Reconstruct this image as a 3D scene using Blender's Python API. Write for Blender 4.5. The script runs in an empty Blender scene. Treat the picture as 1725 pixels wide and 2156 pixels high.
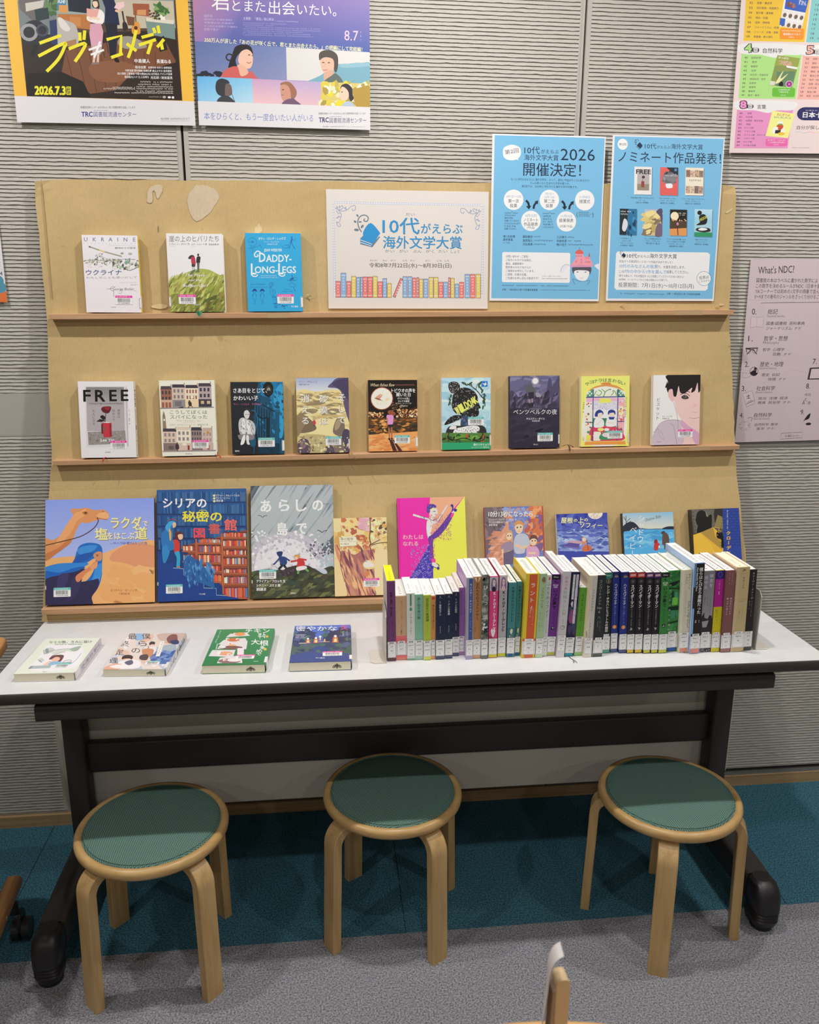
import bpy, math, random
import numpy as np
from mathutils import Matrix, Vector

# ---------------------------------------------------------------- camera, world, lights, exposure
S = bpy.context.scene
COL = S.collection
cam_d = bpy.data.cameras.new('camera'); cam = bpy.data.objects.new('camera', cam_d); COL.objects.link(cam)
YAW, PITCH, ROLL = 0.1065, 0.2529, 0.0056
cy, sy, cp, sp = math.cos(YAW), math.sin(YAW), math.cos(PITCH), math.sin(PITCH)
fw = Vector((sy*cp, cy*cp, -sp)); rt = Vector((cy, -sy, 0)); up = rt.cross(fw)
r2 = rt*math.cos(ROLL) + up*math.sin(ROLL); u2 = up*math.cos(ROLL) - rt*math.sin(ROLL)
cam.matrix_world = Matrix(((r2.x, u2.x, -fw.x, -0.2076), (r2.y, u2.y, -fw.y, -2.126), (r2.z, u2.z, -fw.z, 1.4552), (0, 0, 0, 1)))
cam_d.sensor_fit = 'HORIZONTAL'; cam_d.sensor_width = 36.0; cam_d.lens = 1706.86/1725*36
cam_d.clip_start = 0.02; cam_d.clip_end = 50
cam_d.dof.use_dof = True; cam_d.dof.focus_distance = 1.95; cam_d.dof.aperture_fstop = 10
S.camera = cam
S.view_settings.view_transform = 'Standard'; S.view_settings.look = 'None'
S.view_settings.exposure = 0.0; S.view_settings.gamma = 1.0; S.view_settings.use_curve_mapping = False
W = bpy.data.worlds.new('world'); S.world = W; W.use_nodes = True
W.node_tree.nodes['Background'].inputs[0].default_value = (1, 0.98, 0.95, 1)
W.node_tree.nodes['Background'].inputs[1].default_value = 0.0
CEIL = 2.62

def ceiling_lamp(x, y, power, size=0.06, col=(1.0, 0.972, 0.935)):
    d = bpy.data.lights.new('downlight_glow', 'AREA'); d.shape = 'DISK'; d.size = size; d.energy = power; d.color = col
    o = bpy.data.objects.new('downlight_glow', d); COL.objects.link(o); o.location = (x, y, CEIL - 0.012)
    return o
LAMPS = []
for x in (-1.35, 0.05, 1.45):
    LAMPS.append((x, -0.66, 14.0))
for x in (-1.45, 0.0, 1.35):
    LAMPS.append((x, -1.72, 7.5))
for x in (-2.2, -0.7, 0.8, 2.3):
    LAMPS.append((x, -3.7, 7.0))
for x, y, p in LAMPS:
    ceiling_lamp(x, y, p)

# ---------------------------------------------------------------- colour and materials
def lin(h):
    h = h.lstrip('#')
    if len(h) == 3: h = ''.join(c*2 for c in h)
    v = [int(h[i:i+2], 16)/255 for i in (0, 2, 4)]
    return tuple(c/12.92 if c <= 0.04045 else ((c+0.055)/1.055)**2.4 for c in v)

def nmat(name):
    m = bpy.data.materials.new(name); m.use_nodes = True
    return m, m.node_tree.nodes, m.node_tree.links, m.node_tree.nodes['Principled BSDF']

def set_bump(N, L, B, src, strength, dist):
    b = N.new('ShaderNodeBump'); b.inputs['Strength'].default_value = strength; b.inputs['Distance'].default_value = dist
    L.new(src, b.inputs['Height']); L.new(b.outputs[0], B.inputs['Normal'])

def noise_of(N, L, scale, detail=3, rough=0.6, coord='Object', stretch=None):
    tc = N.new('ShaderNodeTexCoord'); n = N.new('ShaderNodeTexNoise')
    n.inputs['Scale'].default_value = scale; n.inputs['Detail'].default_value = detail; n.inputs['Roughness'].default_value = rough
    if stretch:
        mp = N.new('ShaderNodeMapping'); mp.inputs['Scale'].default_value = stretch
        L.new(tc.outputs[coord], mp.inputs[0]); L.new(mp.outputs[0], n.inputs['Vector'])
    else:
        L.new(tc.outputs[coord], n.inputs['Vector'])
    return n.outputs[0]

def ramp(N, L, src, stops):
    r = N.new('ShaderNodeValToRGB'); e = r.color_ramp.elements
    while len(e) < len(stops): e.new(0.5)
    for k, (p, c) in enumerate(stops):
        e[k].position = p; e[k].color = (*c, 1)
    L.new(src, r.inputs[0]); return r.outputs[0]

def speckle(name, h1, h2, scale, rough=0.6, bump=0.0, bscale=None, detail=3, spec=0.5, stretch=None, metal=0.0, lo=0.35, hi=0.65):
    m, N, L, B = nmat(name)
    s = noise_of(N, L, scale, detail, stretch=stretch)
    L.new(ramp(N, L, s, [(lo, lin(h1)), (hi, lin(h2))]), B.inputs['Base Color'])
    B.inputs['Roughness'].default_value = rough; B.inputs['Specular IOR Level'].default_value = spec; B.inputs['Metallic'].default_value = metal
    if bump: set_bump(N, L, B, noise_of(N, L, bscale or scale, 4, stretch=stretch), bump, 0.001)
    return m

def print_mat(name, rough, spec=0.5, coat=0.0):
    m, N, L, B = nmat(name)
    a = N.new('ShaderNodeAttribute'); a.attribute_name = 'Col'
    s = noise_of(N, L, 900, 2)
    mx = N.new('ShaderNodeMix'); mx.data_type = 'RGBA'; mx.blend_type = 'MULTIPLY'; mx.inputs[0].default_value = 1.0
    L.new(a.outputs['Color'], mx.inputs['A'])
    L.new(ramp(N, L, s, [(0.3, (0.93, 0.93, 0.93)), (0.7, (1, 1, 1))]), mx.inputs['B'])
    L.new(mx.outputs['Result'], B.inputs['Base Color'])
    B.inputs['Roughness'].default_value = rough; B.inputs['Specular IOR Level'].default_value = spec
    B.inputs['Coat Weight'].default_value = coat; B.inputs['Coat Roughness'].default_value = 0.12
    return m
M_PAPER = print_mat('printed_paper', 0.7, 0.25)
M_POSTER = print_mat('printed_poster', 0.45, 0.35)
M_COVER = print_mat('laminated_cover', 0.38, 0.45)
M_LABEL = print_mat('filmed_label', 0.35, 0.5)

def pages_mat(name, h1, h2):
    m, N, L, B = nmat(name)
    a = N.new('ShaderNodeAttribute'); a.attribute_name = 'Col'
    s = noise_of(N, L, 60, 3, stretch=(14, 14, 14))
    mx = N.new('ShaderNodeMix'); mx.data_type = 'RGBA'; mx.blend_type = 'MULTIPLY'; mx.inputs[0].default_value = 1.0
    L.new(a.outputs['Color'], mx.inputs['A'])
    L.new(ramp(N, L, s, [(0.3, (0.88, 0.87, 0.85)), (0.7, (1, 1, 1))]), mx.inputs['B'])
    L.new(mx.outputs['Result'], B.inputs['Base Color'])
    B.inputs['Roughness'].default_value = 0.85; B.inputs['Specular IOR Level'].default_value = 0.2
    return m
M_PAGES = pages_mat('page_edges', None, None)

# ---------------------------------------------------------------- meshes
class MB:
    """collects coloured polygons; build() links them as ONE mesh object"""
    def __init__(self):
        self.v = []; self.f = []; self.c = []; self.m = []
    def poly(self, pts, col=(0.8, 0.8, 0.8), mi=0):
        n = len(self.v); self.v.extend(pts); self.f.append(tuple(range(n, n+len(pts)))); self.m.append(mi)
        self.c.append(col if isinstance(col, list) else [col]*len(pts))
    def box(self, x0, x1, y0, y1, z0, z1, col=(0.8, 0.8, 0.8), mi=0, cols=None):
        P = [(x0, y0, z0), (x1, y0, z0), (x1, y1, z0), (x0, y1, z0), (x0, y0, z1), (x1, y0, z1), (x1, y1, z1), (x0, y1, z1)]
        n = len(self.v); self.v.extend(P)
        for k, q in enumerate(((0, 3, 2, 1), (4, 5, 6, 7), (0, 1, 5, 4), (1, 2, 6, 5), (2, 3, 7, 6), (3, 0, 4, 7))):
            self.f.append(tuple(n+i for i in q)); self.m.append(mi); self.c.append([col if cols is None else cols.get(k, col)]*4)
    def grid(self, rows, col=(0.8, 0.8, 0.8), close_u=False, close_v=False, mi=0):
        n = len(self.v); R = len(rows); K = len(rows[0])
        for r in rows: self.v.extend(r)
        for i in range(R if close_v else R-1):
            for j in range(K if close_u else K-1):
                a, b = (i, j), (i, (j+1) % K); c, d = ((i+1) % R, (j+1) % K), ((i+1) % R, j)
                self.f.append(tuple(n+p*K+q for p, q in (a, b, c, d))); self.m.append(mi); self.c.append([col]*4)
    def prism(self, prof, axis, a0, a1, col=(0.8, 0.8, 0.8), mi=0):
        """closed profile of 2D points swept along an axis ('x': profile is (y,z), 'y': (x,z), 'z': (x,y))"""
        mk = {'x': lambda p, a: (a, p[0], p[1]), 'y': lambda p, a: (p[0], a, p[1]), 'z': lambda p, a: (p[0], p[1], a)}[axis]
        n = len(self.v); K = len(prof)
        self.v.extend([mk(p, a0) for p in prof]); self.v.extend([mk(p, a1) for p in prof])
        for j in range(K):
            k = (j+1) % K
            self.f.append((n+j, n+k, n+K+k, n+K+j)); self.m.append(mi); self.c.append([col]*4)
        self.f.append(tuple(range(n+K-1, n-1, -1))); self.f.append(tuple(range(n+K, n+2*K)))
        self.m += [mi, mi]; self.c += [[col]*K, [col]*K]
    def lathe(self, prof, n=48, col=(0.8, 0.8, 0.8), cx=0, cy=0, mi=0, cap=True):
        rows = [[(cx+r*math.cos(2*math.pi*k/n), cy+r*math.sin(2*math.pi*k/n), z) for k in range(n)] for r, z in prof]
        self.grid(rows, col, close_u=True, mi=mi)
        if cap:
            self.poly(rows[0][::-1], col, mi); self.poly(rows[-1], col, mi)
    def tube(self, path, r, n=8, col=(0.8, 0.8, 0.8), mi=0, rad=None):
        rows = []; P = [Vector(p) for p in path]; prev = None
        for i, p in enumerate(P):
            t = (P[min(i+1, len(P)-1)] - P[max(i-1, 0)]).normalized()
            a = prev if prev else (Vector((0, 0, 1)) if abs(t.z) < 0.9 else Vector((1, 0, 0)))
            a = (a - t*a.dot(t)).normalized(); b = t.cross(a); prev = a
            q = rad[i] if rad else r
            rows.append([tuple(p + a*q*math.cos(2*math.pi*k/n) + b*q*math.sin(2*math.pi*k/n)) for k in range(n)])
        self.grid(rows, col, close_u=True, mi=mi); self.poly(rows[0][::-1], col, mi); self.poly(rows[-1], col, mi)
    def art(self, A, org, ux, uy, nz, lift=1e-5):
        org, ux, uy, nz = Vector(org), Vector(ux), Vector(uy), Vector(nz)
        for pts, cols, lay in A.prims:
            h = nz*(lift*(lay+1))
            self.poly([tuple(org + ux*x + uy*y + h) for x, y in pts], cols)
    def build(self, name, mat, parent=None, smooth=False, loc=None, auto=None):
        me = bpy.data.meshes.new(name); me.from_pydata(self.v, [], self.f)
        mats = mat if isinstance(mat, (list, tuple)) else [mat]
        for q in mats: me.materials.append(q)
        me.polygons.foreach_set('material_index', self.m)
        at = me.color_attributes.new('Col', 'FLOAT_COLOR', 'CORNER')
        flat = []
        for c in self.c:
            for q in c: flat.extend((q[0], q[1], q[2], 1.0))
        at.data.foreach_set('color', flat)
        if smooth or auto: me.polygons.foreach_set('use_smooth', [True]*len(me.polygons))
        me.validate(); me.update()
        if auto: me.set_sharp_from_angle(angle=math.radians(auto))
        o = bpy.data.objects.new(name, me); COL.objects.link(o)
        if parent: o.parent = parent
        if loc: o.location = loc
        return o

def rounded(x0, x1, y0, y1, r, n=5):
    out = []
    for cx, cy, a in ((x1-r, y1-r, 0), (x0+r, y1-r, 90), (x0+r, y0+r, 180), (x1-r, y0+r, 270)):
        for k in range(n+1):
            t = math.radians(a + 90*k/n); out.append((cx+r*math.cos(t), cy+r*math.sin(t)))
    return out

def thing(name, label, cat, matrix=None, group=None):
    o = bpy.data.objects.new(name, None); o.empty_display_size = 0.05; COL.objects.link(o)
    if matrix is not None: o.matrix_world = matrix
    return tag(o, label, cat, group)
def tag(o, label, cat, group=None):
    o['label'] = label; o['category'] = cat
    if group: o['group'] = group
    return o
def structure(o):
    o['kind'] = 'structure'; return o
def dup(root, matrix, label):
    r = root.copy(); COL.objects.link(r); r.matrix_world = matrix; r['label'] = label
    for ch in list(root.children):
        c = ch.copy(); COL.objects.link(c); c.parent = r
        for g in ch.children:
            d = g.copy(); COL.objects.link(d); d.parent = c
    return r

# ---------------------------------------------------------------- printed artwork
_glyphs = {}
def glyphs(s, bold):
    """outline of a line of lettering: list of polygons (em units, baseline at 0) and its extent"""
    k = (s, bold)
    if k not in _glyphs:
        c = bpy.data.curves.new('lettering', 'FONT'); c.body = s; c.resolution_u = 2; c.offset = bold
        o = bpy.data.objects.new('lettering', c); me = o.to_mesh()
        V = [(v.co.x, v.co.y) for v in me.vertices]
        P = [[V[i] for i in p.vertices] for p in me.polygons]
        xs = [v[0] for v in V] or [0, 1]
        _glyphs[k] = (P, min(xs), max(xs))
        o.to_mesh_clear(); bpy.data.objects.remove(o); bpy.data.curves.remove(c)
    return _glyphs[k]

def homog(src, dst):
    A = []; b = []
    for (x, y), (u, v) in zip(src, dst):
        A.append([x, y, 1, 0, 0, 0, -u*x, -u*y]); b.append(u)
        A.append([0, 0, 0, x, y, 1, -v*x, -v*y]); b.append(v)
    return np.append(np.linalg.solve(np.array(A, float), np.array(b, float)), 1).reshape(3, 3)

def clip_rect(P, C, w, h):
    for ax, lim, sg in ((0, 0, 1), (0, w, -1), (1, 0, 1), (1, h, -1)):
        if not P: return [], []
        Q = []; D = []
        for i in range(len(P)):
            a, b = P[i], P[(i+1) % len(P)]; ca, cb = C[i], C[(i+1) % len(P)]
            da, db = (a[ax]-lim)*sg, (b[ax]-lim)*sg
            if da >= 0: Q.append(a); D.append(ca)
            if (da >= 0) != (db >= 0):
                t = da/(da-db)
                Q.append((a[0]+(b[0]-a[0])*t, a[1]+(b[1]-a[1])*t)); D.append(tuple(x+(y-x)*t for x, y in zip(ca, cb)))
        P, C = Q, D
    return P, C

def spline(pts, n=6, closed=False):
    P = list(pts); out = []; K = len(P)
    for i in range(K if closed else K-1):
        if closed: p0, p1, p2, p3 = P[i-1], P[i], P[(i+1) % K], P[(i+2) % K]
        else: p0, p1, p2, p3 = P[max(i-1, 0)], P[i], P[i+1], P[min(i+2, K-1)]
        for k in range(n):
            t = k/n
            out.append(tuple(0.5*((2*b) + (c-a)*t + (2*a-5*b+4*c-d)*t*t + (3*b-a-3*c+d)*t**3) for a, b, c, d in zip(p0, p1, p2, p3)))
    if not closed: out.append(P[-1])
    return out

ROT = set('ー〜～…-＝（）()「」『』|')
class Art:
    """flat printed design; drawing coordinates are given inside a quad (TL, TR, BR, BL) that maps onto a w x h sheet"""
    def __init__(self, quad, w, h, gain=1.3, bg=None):
        self.w, self.h, self.g = w, h, gain
        self.H = homog(quad, [(0, h), (w, h), (w, 0), (0, 0)]); self.prims = []; self.boxes = []
        if bg: self.fill(bg)
    def top(self): return max([0.0]+[p[2] for p in self.prims])*1e-5
    def col(self, c):
        if isinstance(c, tuple): return c
        return tuple(min(0.92, x*self.g) for x in lin(c))
    def fill(self, c): self._add([(0, 0), (self.w, 0), (self.w, self.h), (0, self.h)], [self.col(c)]*4)
    def mp(self, x, y):
        d = self.H @ np.array([x, y, 1.0]); return (float(d[0]/d[2]), float(d[1]/d[2]))
    def _layer(self, b, span=0.0):
        l = 0.0
        for (x0, y0, x1, y1, k) in self.boxes:
            if x0 < b[2] and x1 > b[0] and y0 < b[3] and y1 > b[1] and k >= l: l = k+1
        self.boxes.append((*b, l+span)); return l
    def _add(self, P, C, lay=None):
        P, C = clip_rect(P, C, self.w, self.h)
        if len(P) < 3: return
        a = sum(P[i-1][0]*P[i][1]-P[i][0]*P[i-1][1] for i in range(len(P)))
        if abs(a) < 1e-11: return
        if a < 0: P, C = P[::-1], C[::-1]
        if lay is None: lay = self._layer((min(p[0] for p in P), min(p[1] for p in P), max(p[0] for p in P), max(p[1] for p in P)))
        self.prims.append((P, C, lay))
    def many(self, polys, c, step=0.0, cyc=12):
        """several pieces printed on one layer; step lifts overlapping ones apart by a hair"""
        M = [[self.mp(*p) for p in q] for q in polys]
        xs = [p[0] for q in M for p in q]; ys = [p[1] for q in M for p in q]
        if not xs: return
        l = self._layer((max(0, min(xs)), max(0, min(ys)), min(self.w, max(xs)), min(self.h, max(ys))), step*(cyc-1))
        cc = self.col(c)
        for k, q in enumerate(M): self._add(q, [cc]*len(q), l+step*(k % cyc))
    def p(self, pts, c): self._add([self.mp(*q) for q in pts], [self.col(c)]*len(pts))
    def r(self, x0, y0, x1, y1, c): self.p([(x0, y0), (x1, y0), (x1, y1), (x0, y1)], c)
    def rr(self, x0, y0, x1, y1, rad, c): self.p(rounded(x0, x1, y0, y1, rad, 4), c)
    def q(self, x0, y0, x1, y1, ct, cb):
        self._add([self.mp(x0, y0), self.mp(x1, y0), self.mp(x1, y1), self.mp(x0, y1)], [self.col(ct), self.col(ct), self.col(cb), self.col(cb)])
    def s(self, pts, c, n=5): self.p(spline(pts, n, True), c)
    def e(self, x, y, rx, ry, c, rot=0, n=20):
        a = math.radians(rot); ca, sa = math.cos(a), math.sin(a)
        self.p([(x+rx*math.cos(t)*ca-ry*math.sin(t)*sa, y+rx*math.cos(t)*sa+ry*math.sin(t)*ca) for t in (2*math.pi*k/n for k in range(n))], c)
    def ring(self, x, y, r, w, c, n=20): self.l([(x+r*math.cos(2*math.pi*k/n), y+r*math.sin(2*math.pi*k/n)) for k in range(n+1)], w, c)
    def stroke(self, pts, w):
        out = []; K = len(pts)
        L = []; R = []
        for i in range(K):
            a, b = pts[max(i-1, 0)], pts[min(i+1, K-1)]
            dx, dy = b[0]-a[0], b[1]-a[1]; m = math.hypot(dx, dy) or 1
            L.append((pts[i][0]-dy/m*w/2, pts[i][1]+dx/m*w/2)); R.append((pts[i][0]+dy/m*w/2, pts[i][1]-dx/m*w/2))
        return [[L[i], L[i+1], R[i+1], R[i]] for i in range(K-1)]
    def l(self, pts, w, c): self.many(self.stroke(pts, w), c)
    def cv(self, pts, w, c, n=6): self.l(spline(pts, n), w, c)
    def box(self, x0, y0, x1, y1, w, c): self.many([[(x0, y0), (x1, y0), (x1, y0+w), (x0, y0+w)], [(x0, y1-w), (x1, y1-w), (x1, y1), (x0, y1)], [(x0, y0+w), (x0+w, y0+w), (x0+w, y1-w), (x0, y1-w)], [(x1-w, y0+w), (x1, y0+w), (x1, y1-w), (x1-w, y1-w)]], c)
    def t(self, s, x, y, h, c, w=None, b=0.012, rot=0, an='l', sk=0, out=None):
        """one line of lettering: x left (or centre an='c', right 'r'), y middle, h letter height, w fitted width"""
        asc = all(ord(k) < 0x250 for k in s)
        size = h/0.70 if asc else h/0.93
        mid = 0.34 if asc else 0.385
        if out: 
            self.t(s, x, y, h, out[0], w, out[1], rot, an, sk)
        P, x0, x1 = glyphs(s, 0.0)
        kx = size if w is None else w/max(1e-6, x1-x0)
        off = {'l': 0, 'c': -(x1-x0)*kx/2, 'r': -(x1-x0)*kx}[an]
        a = math.radians(rot); ca, sa = math.cos(a), math.sin(a); res = []
        for q in P:
            r = []
            for gx, gy in q:
                X = off+(gx-x0)*kx; Y = -(gy-mid)*size; X -= Y*sk
                r.append((x+X*ca-Y*sa, y+X*sa+Y*ca))
            res.append(r)
        self.heavy(res, b*size, c)
    def heavy(self, res, d, c):
        if d <= 0: return self.many(res, c)
        out = []
        for u, v in ((0.8, 0.5), (-0.8, -0.5), (0.6, -0.7), (-0.6, 0.7)):
            out.append([[(x+u*d, y+v*d) for x, y in q] for q in res])
        allq = [q for o in out for q in o]
        M = [[self.mp(*p) for p in q] for q in allq]
        xs = [p[0] for q in M for p in q]; ys = [p[1] for q in M for p in q]
        if not xs: return
        l = self._layer((max(0, min(xs)), max(0, min(ys)), min(self.w, max(xs)), min(self.h, max(ys))), 0.9)
        cc = self.col(c); n = len(res)
        for k, q in enumerate(M): self._add(q, [cc]*len(q), l+0.3*(k//n))
    def v(self, s, x, y, h, c, pitch=None, w=None, b=0.012, dx=0.0):
        """a column of upright lettering centred on x, starting at y"""
        pitch = pitch or h*1.08; w = w or h; res = []; size = h/0.93
        for k, ch in enumerate(s):
            if ch in ' 　': continue
            P, x0, x1 = glyphs(ch, 0.0); cxm = 0.5 if ord(ch) > 0x2fff else (x0+x1)/2
            yc = y + pitch*(k+0.5); xc = x + dx*k
            if ch in ROT:
                for q in P: res.append([(xc-(gy-0.385)*size*w/h*(-1), yc+(gx-cxm)*size) for gx, gy in q])
            elif ch in '、。':
                for q in P: res.append([(xc+(gx-cxm+0.6)*size*w/h, yc-(gy-0.385+0.6)*size) for gx, gy in q])
            else:
                for q in P: res.append([(xc+(gx-cxm)*size*w/h, yc-(gy-0.385)*size) for gx, gy in q])
        self.heavy(res, b*size, c)
    def gk(self, x, y, w, h, c, n=None, seed=0, gap=0.35):
        """a line of print too small to read: a row of little marks"""
        rnd = random.Random(seed+int(x*7+y*13)); n = n or max(2, int(w/max(h, 0.1)))
        d = w/n; res = []
        for k in range(n):
            if rnd.random() < 0.08: continue
            a = x+k*d; b = a+d*(1-gap)
            m = y+(rnd.random()-0.5)*h*0.3
            res.append([(a, m-h*0.42), (b, m-h*0.42), (b, m-h*0.12), (a, m-h*0.12)])
            res.append([(a+d*0.1, m+h*0.05), (b, m+h*0.05), (b, m+h*0.4), (a+d*0.1, m+h*0.4)] if k % 2 else [(a+d*.25, m-h*0.08), (a+d*.45, m-h*0.08), (a+d*.45, m+h*0.42), (a+d*.25, m+h*0.42)])
        self.many(res, c)
    def bl(self, n, x0, y0, x1, y1, s0, s1, cols, seed=1, asp=1.0, k=5, rot=None):
        """a scatter of small irregular dabs"""
        rnd = random.Random(seed); by = {}
        for i in range(n):
            x, y = rnd.uniform(x0, x1), rnd.uniform(y0, y1); s = rnd.uniform(s0, s1)
            a = rnd.uniform(0, 6.28) if rot is None else math.radians(rot); ca, sa = math.cos(a), math.sin(a)
            q = []
            for j in range(k):
                t = 6.283*j/k; r = s*rnd.uniform(0.6, 1.1); u, w_ = r*math.cos(t)*asp, r*math.sin(t)
                q.append((x+u*ca-w_*sa, y+u*sa+w_*ca))
            by.setdefault(cols[rnd.randrange(len(cols))], []).append(q)
        for c, qs in by.items(): self.many(qs, c, 0.2)
# ---------------------------------------------------------------- room shell
M_WALLP = speckle('wall_panel_finish', '#aeaaa2', '#c2beb6', 900, 0.75, 0.35, 1400, spec=0.25)
M_DARK = speckle('dark_gap', '#0d0c0b', '#171513', 40, 0.8)
M_PLAIN = speckle('painted_plaster', '#a09b92', '#aaa59c', 60, 0.9)
M_ALU = speckle('aluminium_trim', '#a3a19c', '#b4b2ad', 300, 0.35, metal=0.7)
M_BASEW = speckle('baseboard_wood', '#a88a63', '#bf9f74', 25, 0.5, 0.1, 200, stretch=(0.12, 1, 6))
M_BLUE = speckle('blue_carpet', '#1d4556', '#568799', 260, 0.95, 0.9, 260, spec=0.1, detail=4)
M_GREY = speckle('grey_carpet', '#5a5b63', '#aaaab0', 260, 0.95, 0.9, 260, spec=0.1, detail=4)

def wall_panel(x0, x1, z0, z1, name, margin=0.012):
    """split-faced ribbed partition panel: every rib is real relief with a ragged lower lip"""
    rng = np.random.default_rng(int(abs(x0)*1000)+7)
    per = 0.00885
    prof = [(0.0, -0.0006), (0.10, 0.0002), (0.55, 0.0011), (0.86, 0.0021), (0.90, 0.0019), (0.95, -0.0011)]
    zs = []; ds = []; wob = []
    z = z1; rib = 0
    flat = (1.123, 1.226)
    while z - per > z0:
        if z - per < flat[1] and z > flat[0]:
            zs += [z, flat[0]]; ds += [0.0012, 0.0012]; wob += [-1, -1]; z = flat[0]; continue
        for f, d in prof:
            zs.append(z - f*per); ds.append(d); wob.append(rib if f > 0.5 else -1)
        rib += 1; z -= per
    zs.append(z0); ds.append(0.0); wob.append(-1)
    nx = max(8, int((x1-x0)/0.0085))
    xi = np.linspace(x0+margin, x1-margin, nx)
    X = np.concatenate([[x0, x0, x0+margin-0.001], xi, [x1-margin+0.001, x1, x1]]); K = len(X)
    wv = rng.normal(0, 1, (rib+1, nx)); wv = (wv + 0.7*np.roll(wv, 1, 1))/1.2
    wd = rng.normal(0, 1, (rib+1, nx)); wd = (wd + 0.7*np.roll(wd, 1, 1))/1.2
    V = np.zeros((len(zs), K, 3))
    for i, (zz, d, r) in enumerate(zip(zs, ds, wob)):
        V[i, :, 0] = X; V[i, :, 2] = zz
        Y = np.full(nx, -d)
        if r >= 0:
            V[i, 3:-3, 2] += wv[r]*0.00032; Y = Y - wd[r]*0.00022*(1 if d > 0 else 0.5)
        V[i, 3:-3, 1] = Y
        V[i, 0, 1] = V[i, -1, 1] = 0.03; V[i, 1, 1] = V[i, -2, 1] = -0.0012; V[i, 2, 1] = V[i, -3, 1] = -0.0012
    n = len(zs)
    I = np.arange(n*K).reshape(n, K)
    F = np.stack([I[:-1, :-1], I[1:, :-1], I[1:, 1:], I[:-1, 1:]], -1).reshape(-1, 4)
    me = bpy.data.meshes.new(name)
    me.vertices.add(n*K); me.vertices.foreach_set('co', V.reshape(-1))
    me.loops.add(F.size); me.loops.foreach_set('vertex_index', F.reshape(-1).astype(np.int32))
    me.polygons.add(len(F)); me.polygons.foreach_set('loop_start', np.arange(0, F.size, 4, dtype=np.int32))
    me.update(calc_edges=True); me.validate(); me.polygons.foreach_set('use_smooth', [False]*len(me.polygons))
    me.materials.append(M_WALLP)
    o = bpy.data.objects.new(name, me); COL.objects.link(o); return structure(o)

def sbox(name, x0, x1, y0, y1, z0, z1, mat):
    b = MB(); b.box(x0, x1, y0, y1, z0, z1); return structure(b.build(name, mat))

wall_panel(-2.0, -0.5295, 0.036, CEIL, 'wall_back_left')
wall_panel(-0.5235, 0.4360, 0.036, CEIL, 'wall_back_middle')
wall_panel(0.4420, 2.0, 0.056, CEIL, 'wall_back_right')
sbox('wall_back', -3.4, 3.4, 0.03, 0.10, 0, CEIL, M_DARK)
sbox('trim_1', -0.5385, -0.5295, -0.0022, 0.0, 0.036, CEIL, M_WALLP)
sbox('trim_2', 0.4300, 0.4360, -0.0030, 0.0, 0.036, CEIL, M_WALLP)
sbox('trim_3', 0.4420, 2.0, -0.006, 0.03, 0.0355, 0.0440, M_ALU)
sbox('baseboard_back', -2.0, 2.0, -0.010, 0.03, 0, 0.0350, M_BASEW)
sbox('wall_back_far_left', -3.4, -2.0, -0.002, 0.03, 0, CEIL, M_PLAIN)
sbox('wall_back_far_right', 2.0, 3.4, -0.002, 0.03, 0, CEIL, M_PLAIN)
sbox('wall_left', -3.5, -3.4, -5.2, 0.1, 0, CEIL, M_PLAIN)
sbox('wall_right', 3.4, 3.5, -5.2, 0.1, 0, CEIL, M_PLAIN)
sbox('wall_front', -3.5, 3.5, -5.3, -5.2, 0, CEIL, M_PLAIN)
sbox('ceiling', -3.5, 3.5, -5.3, 0.1, CEIL, CEIL+0.08, speckle('ceiling_board', '#d6d3cc', '#dedbd4', 120, 0.9))
sbox('floor_blue', -3.4, 3.4, -0.5148, 0.03, -0.05, 0, M_BLUE)
sbox('floor_grey', -3.4, 3.4, -5.2, -0.5152, -0.05, 0, M_GREY)
sbox('floor', -3.4, 3.4, -5.2, 0.03, -0.09, -0.051, M_DARK)
# seams between the carpet tiles
b = MB()
for k in range(-3, 5):
    x = -0.038 + 0.5*k*2*0.96
    b.box(x-0.0006, x+0.0006, -0.514, -0.012, -0.001, 0.0007)
for y in (-0.995, -1.475, -1.955): b.box(-3, 3, y-0.0006, y+0.0006, -0.001, 0.0005)
structure(b.build('floor_seams', M_DARK))

M_LAMP, N, L, B = nmat('lamp_diffuser')
B.inputs['Emission Color'].default_value = (1, 0.95, 0.88, 1); B.inputs['Emission Strength'].default_value = 3.0
M_LRING = speckle('lamp_ring', '#cfcac2', '#d8d3cb', 50, 0.4)
for i, (x, y, p) in enumerate(LAMPS):
    t = thing('ceiling_downlight', 'round recessed white downlight in the ceiling', 'ceiling light', Matrix.Translation((x, y, CEIL)), 'recessed downlights in the ceiling')
    b = MB(); b.lathe([(0.052, 0.0), (0.068, 0.0), (0.068, -0.006), (0.056, -0.008), (0.052, -0.001)], 32, cap=False); b.build('trim_ring', M_LRING, t)
    b = MB(); b.lathe([(0.0005, -0.0012), (0.052, -0.0012)], 32, cap=False); b.build('diffuser', M_LAMP, t)

# ---------------------------------------------------------------- folding table
M_TOP = speckle('white_laminate', '#d9d9da', '#dededf', 30, 0.30, spec=0.45)
M_EDGE = speckle('brown_edge_band', '#3d3531', '#473e39', 500, 0.45, 0.15, 900)
M_STEEL = speckle('dark_brown_steel', '#322d2b', '#3a3431', 700, 0.5, 0.1, 1200)
M_PANEL = speckle('grey_modesty_panel', '#cdc8bb', '#d6d1c4', 500, 0.6)
M_CAP = speckle('black_plastic', '#1d1b1d', '#272528', 500, 0.38, 0.15, 900)
tb = thing('folding_table', 'long folding table with a white top and dark brown edge carrying the book display', 'table', Matrix.Translation((0, -0.31, 0)))
TX, TF, TBK = 0.8955, -0.592+0.31, -0.012+0.31
b = MB(); b.prism(rounded(-TX+0.004, TX-0.004, TF+0.004, TBK, 0.004, 3), 'z', 0.678, 0.700); b.build('tabletop', M_TOP, tb)
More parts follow.
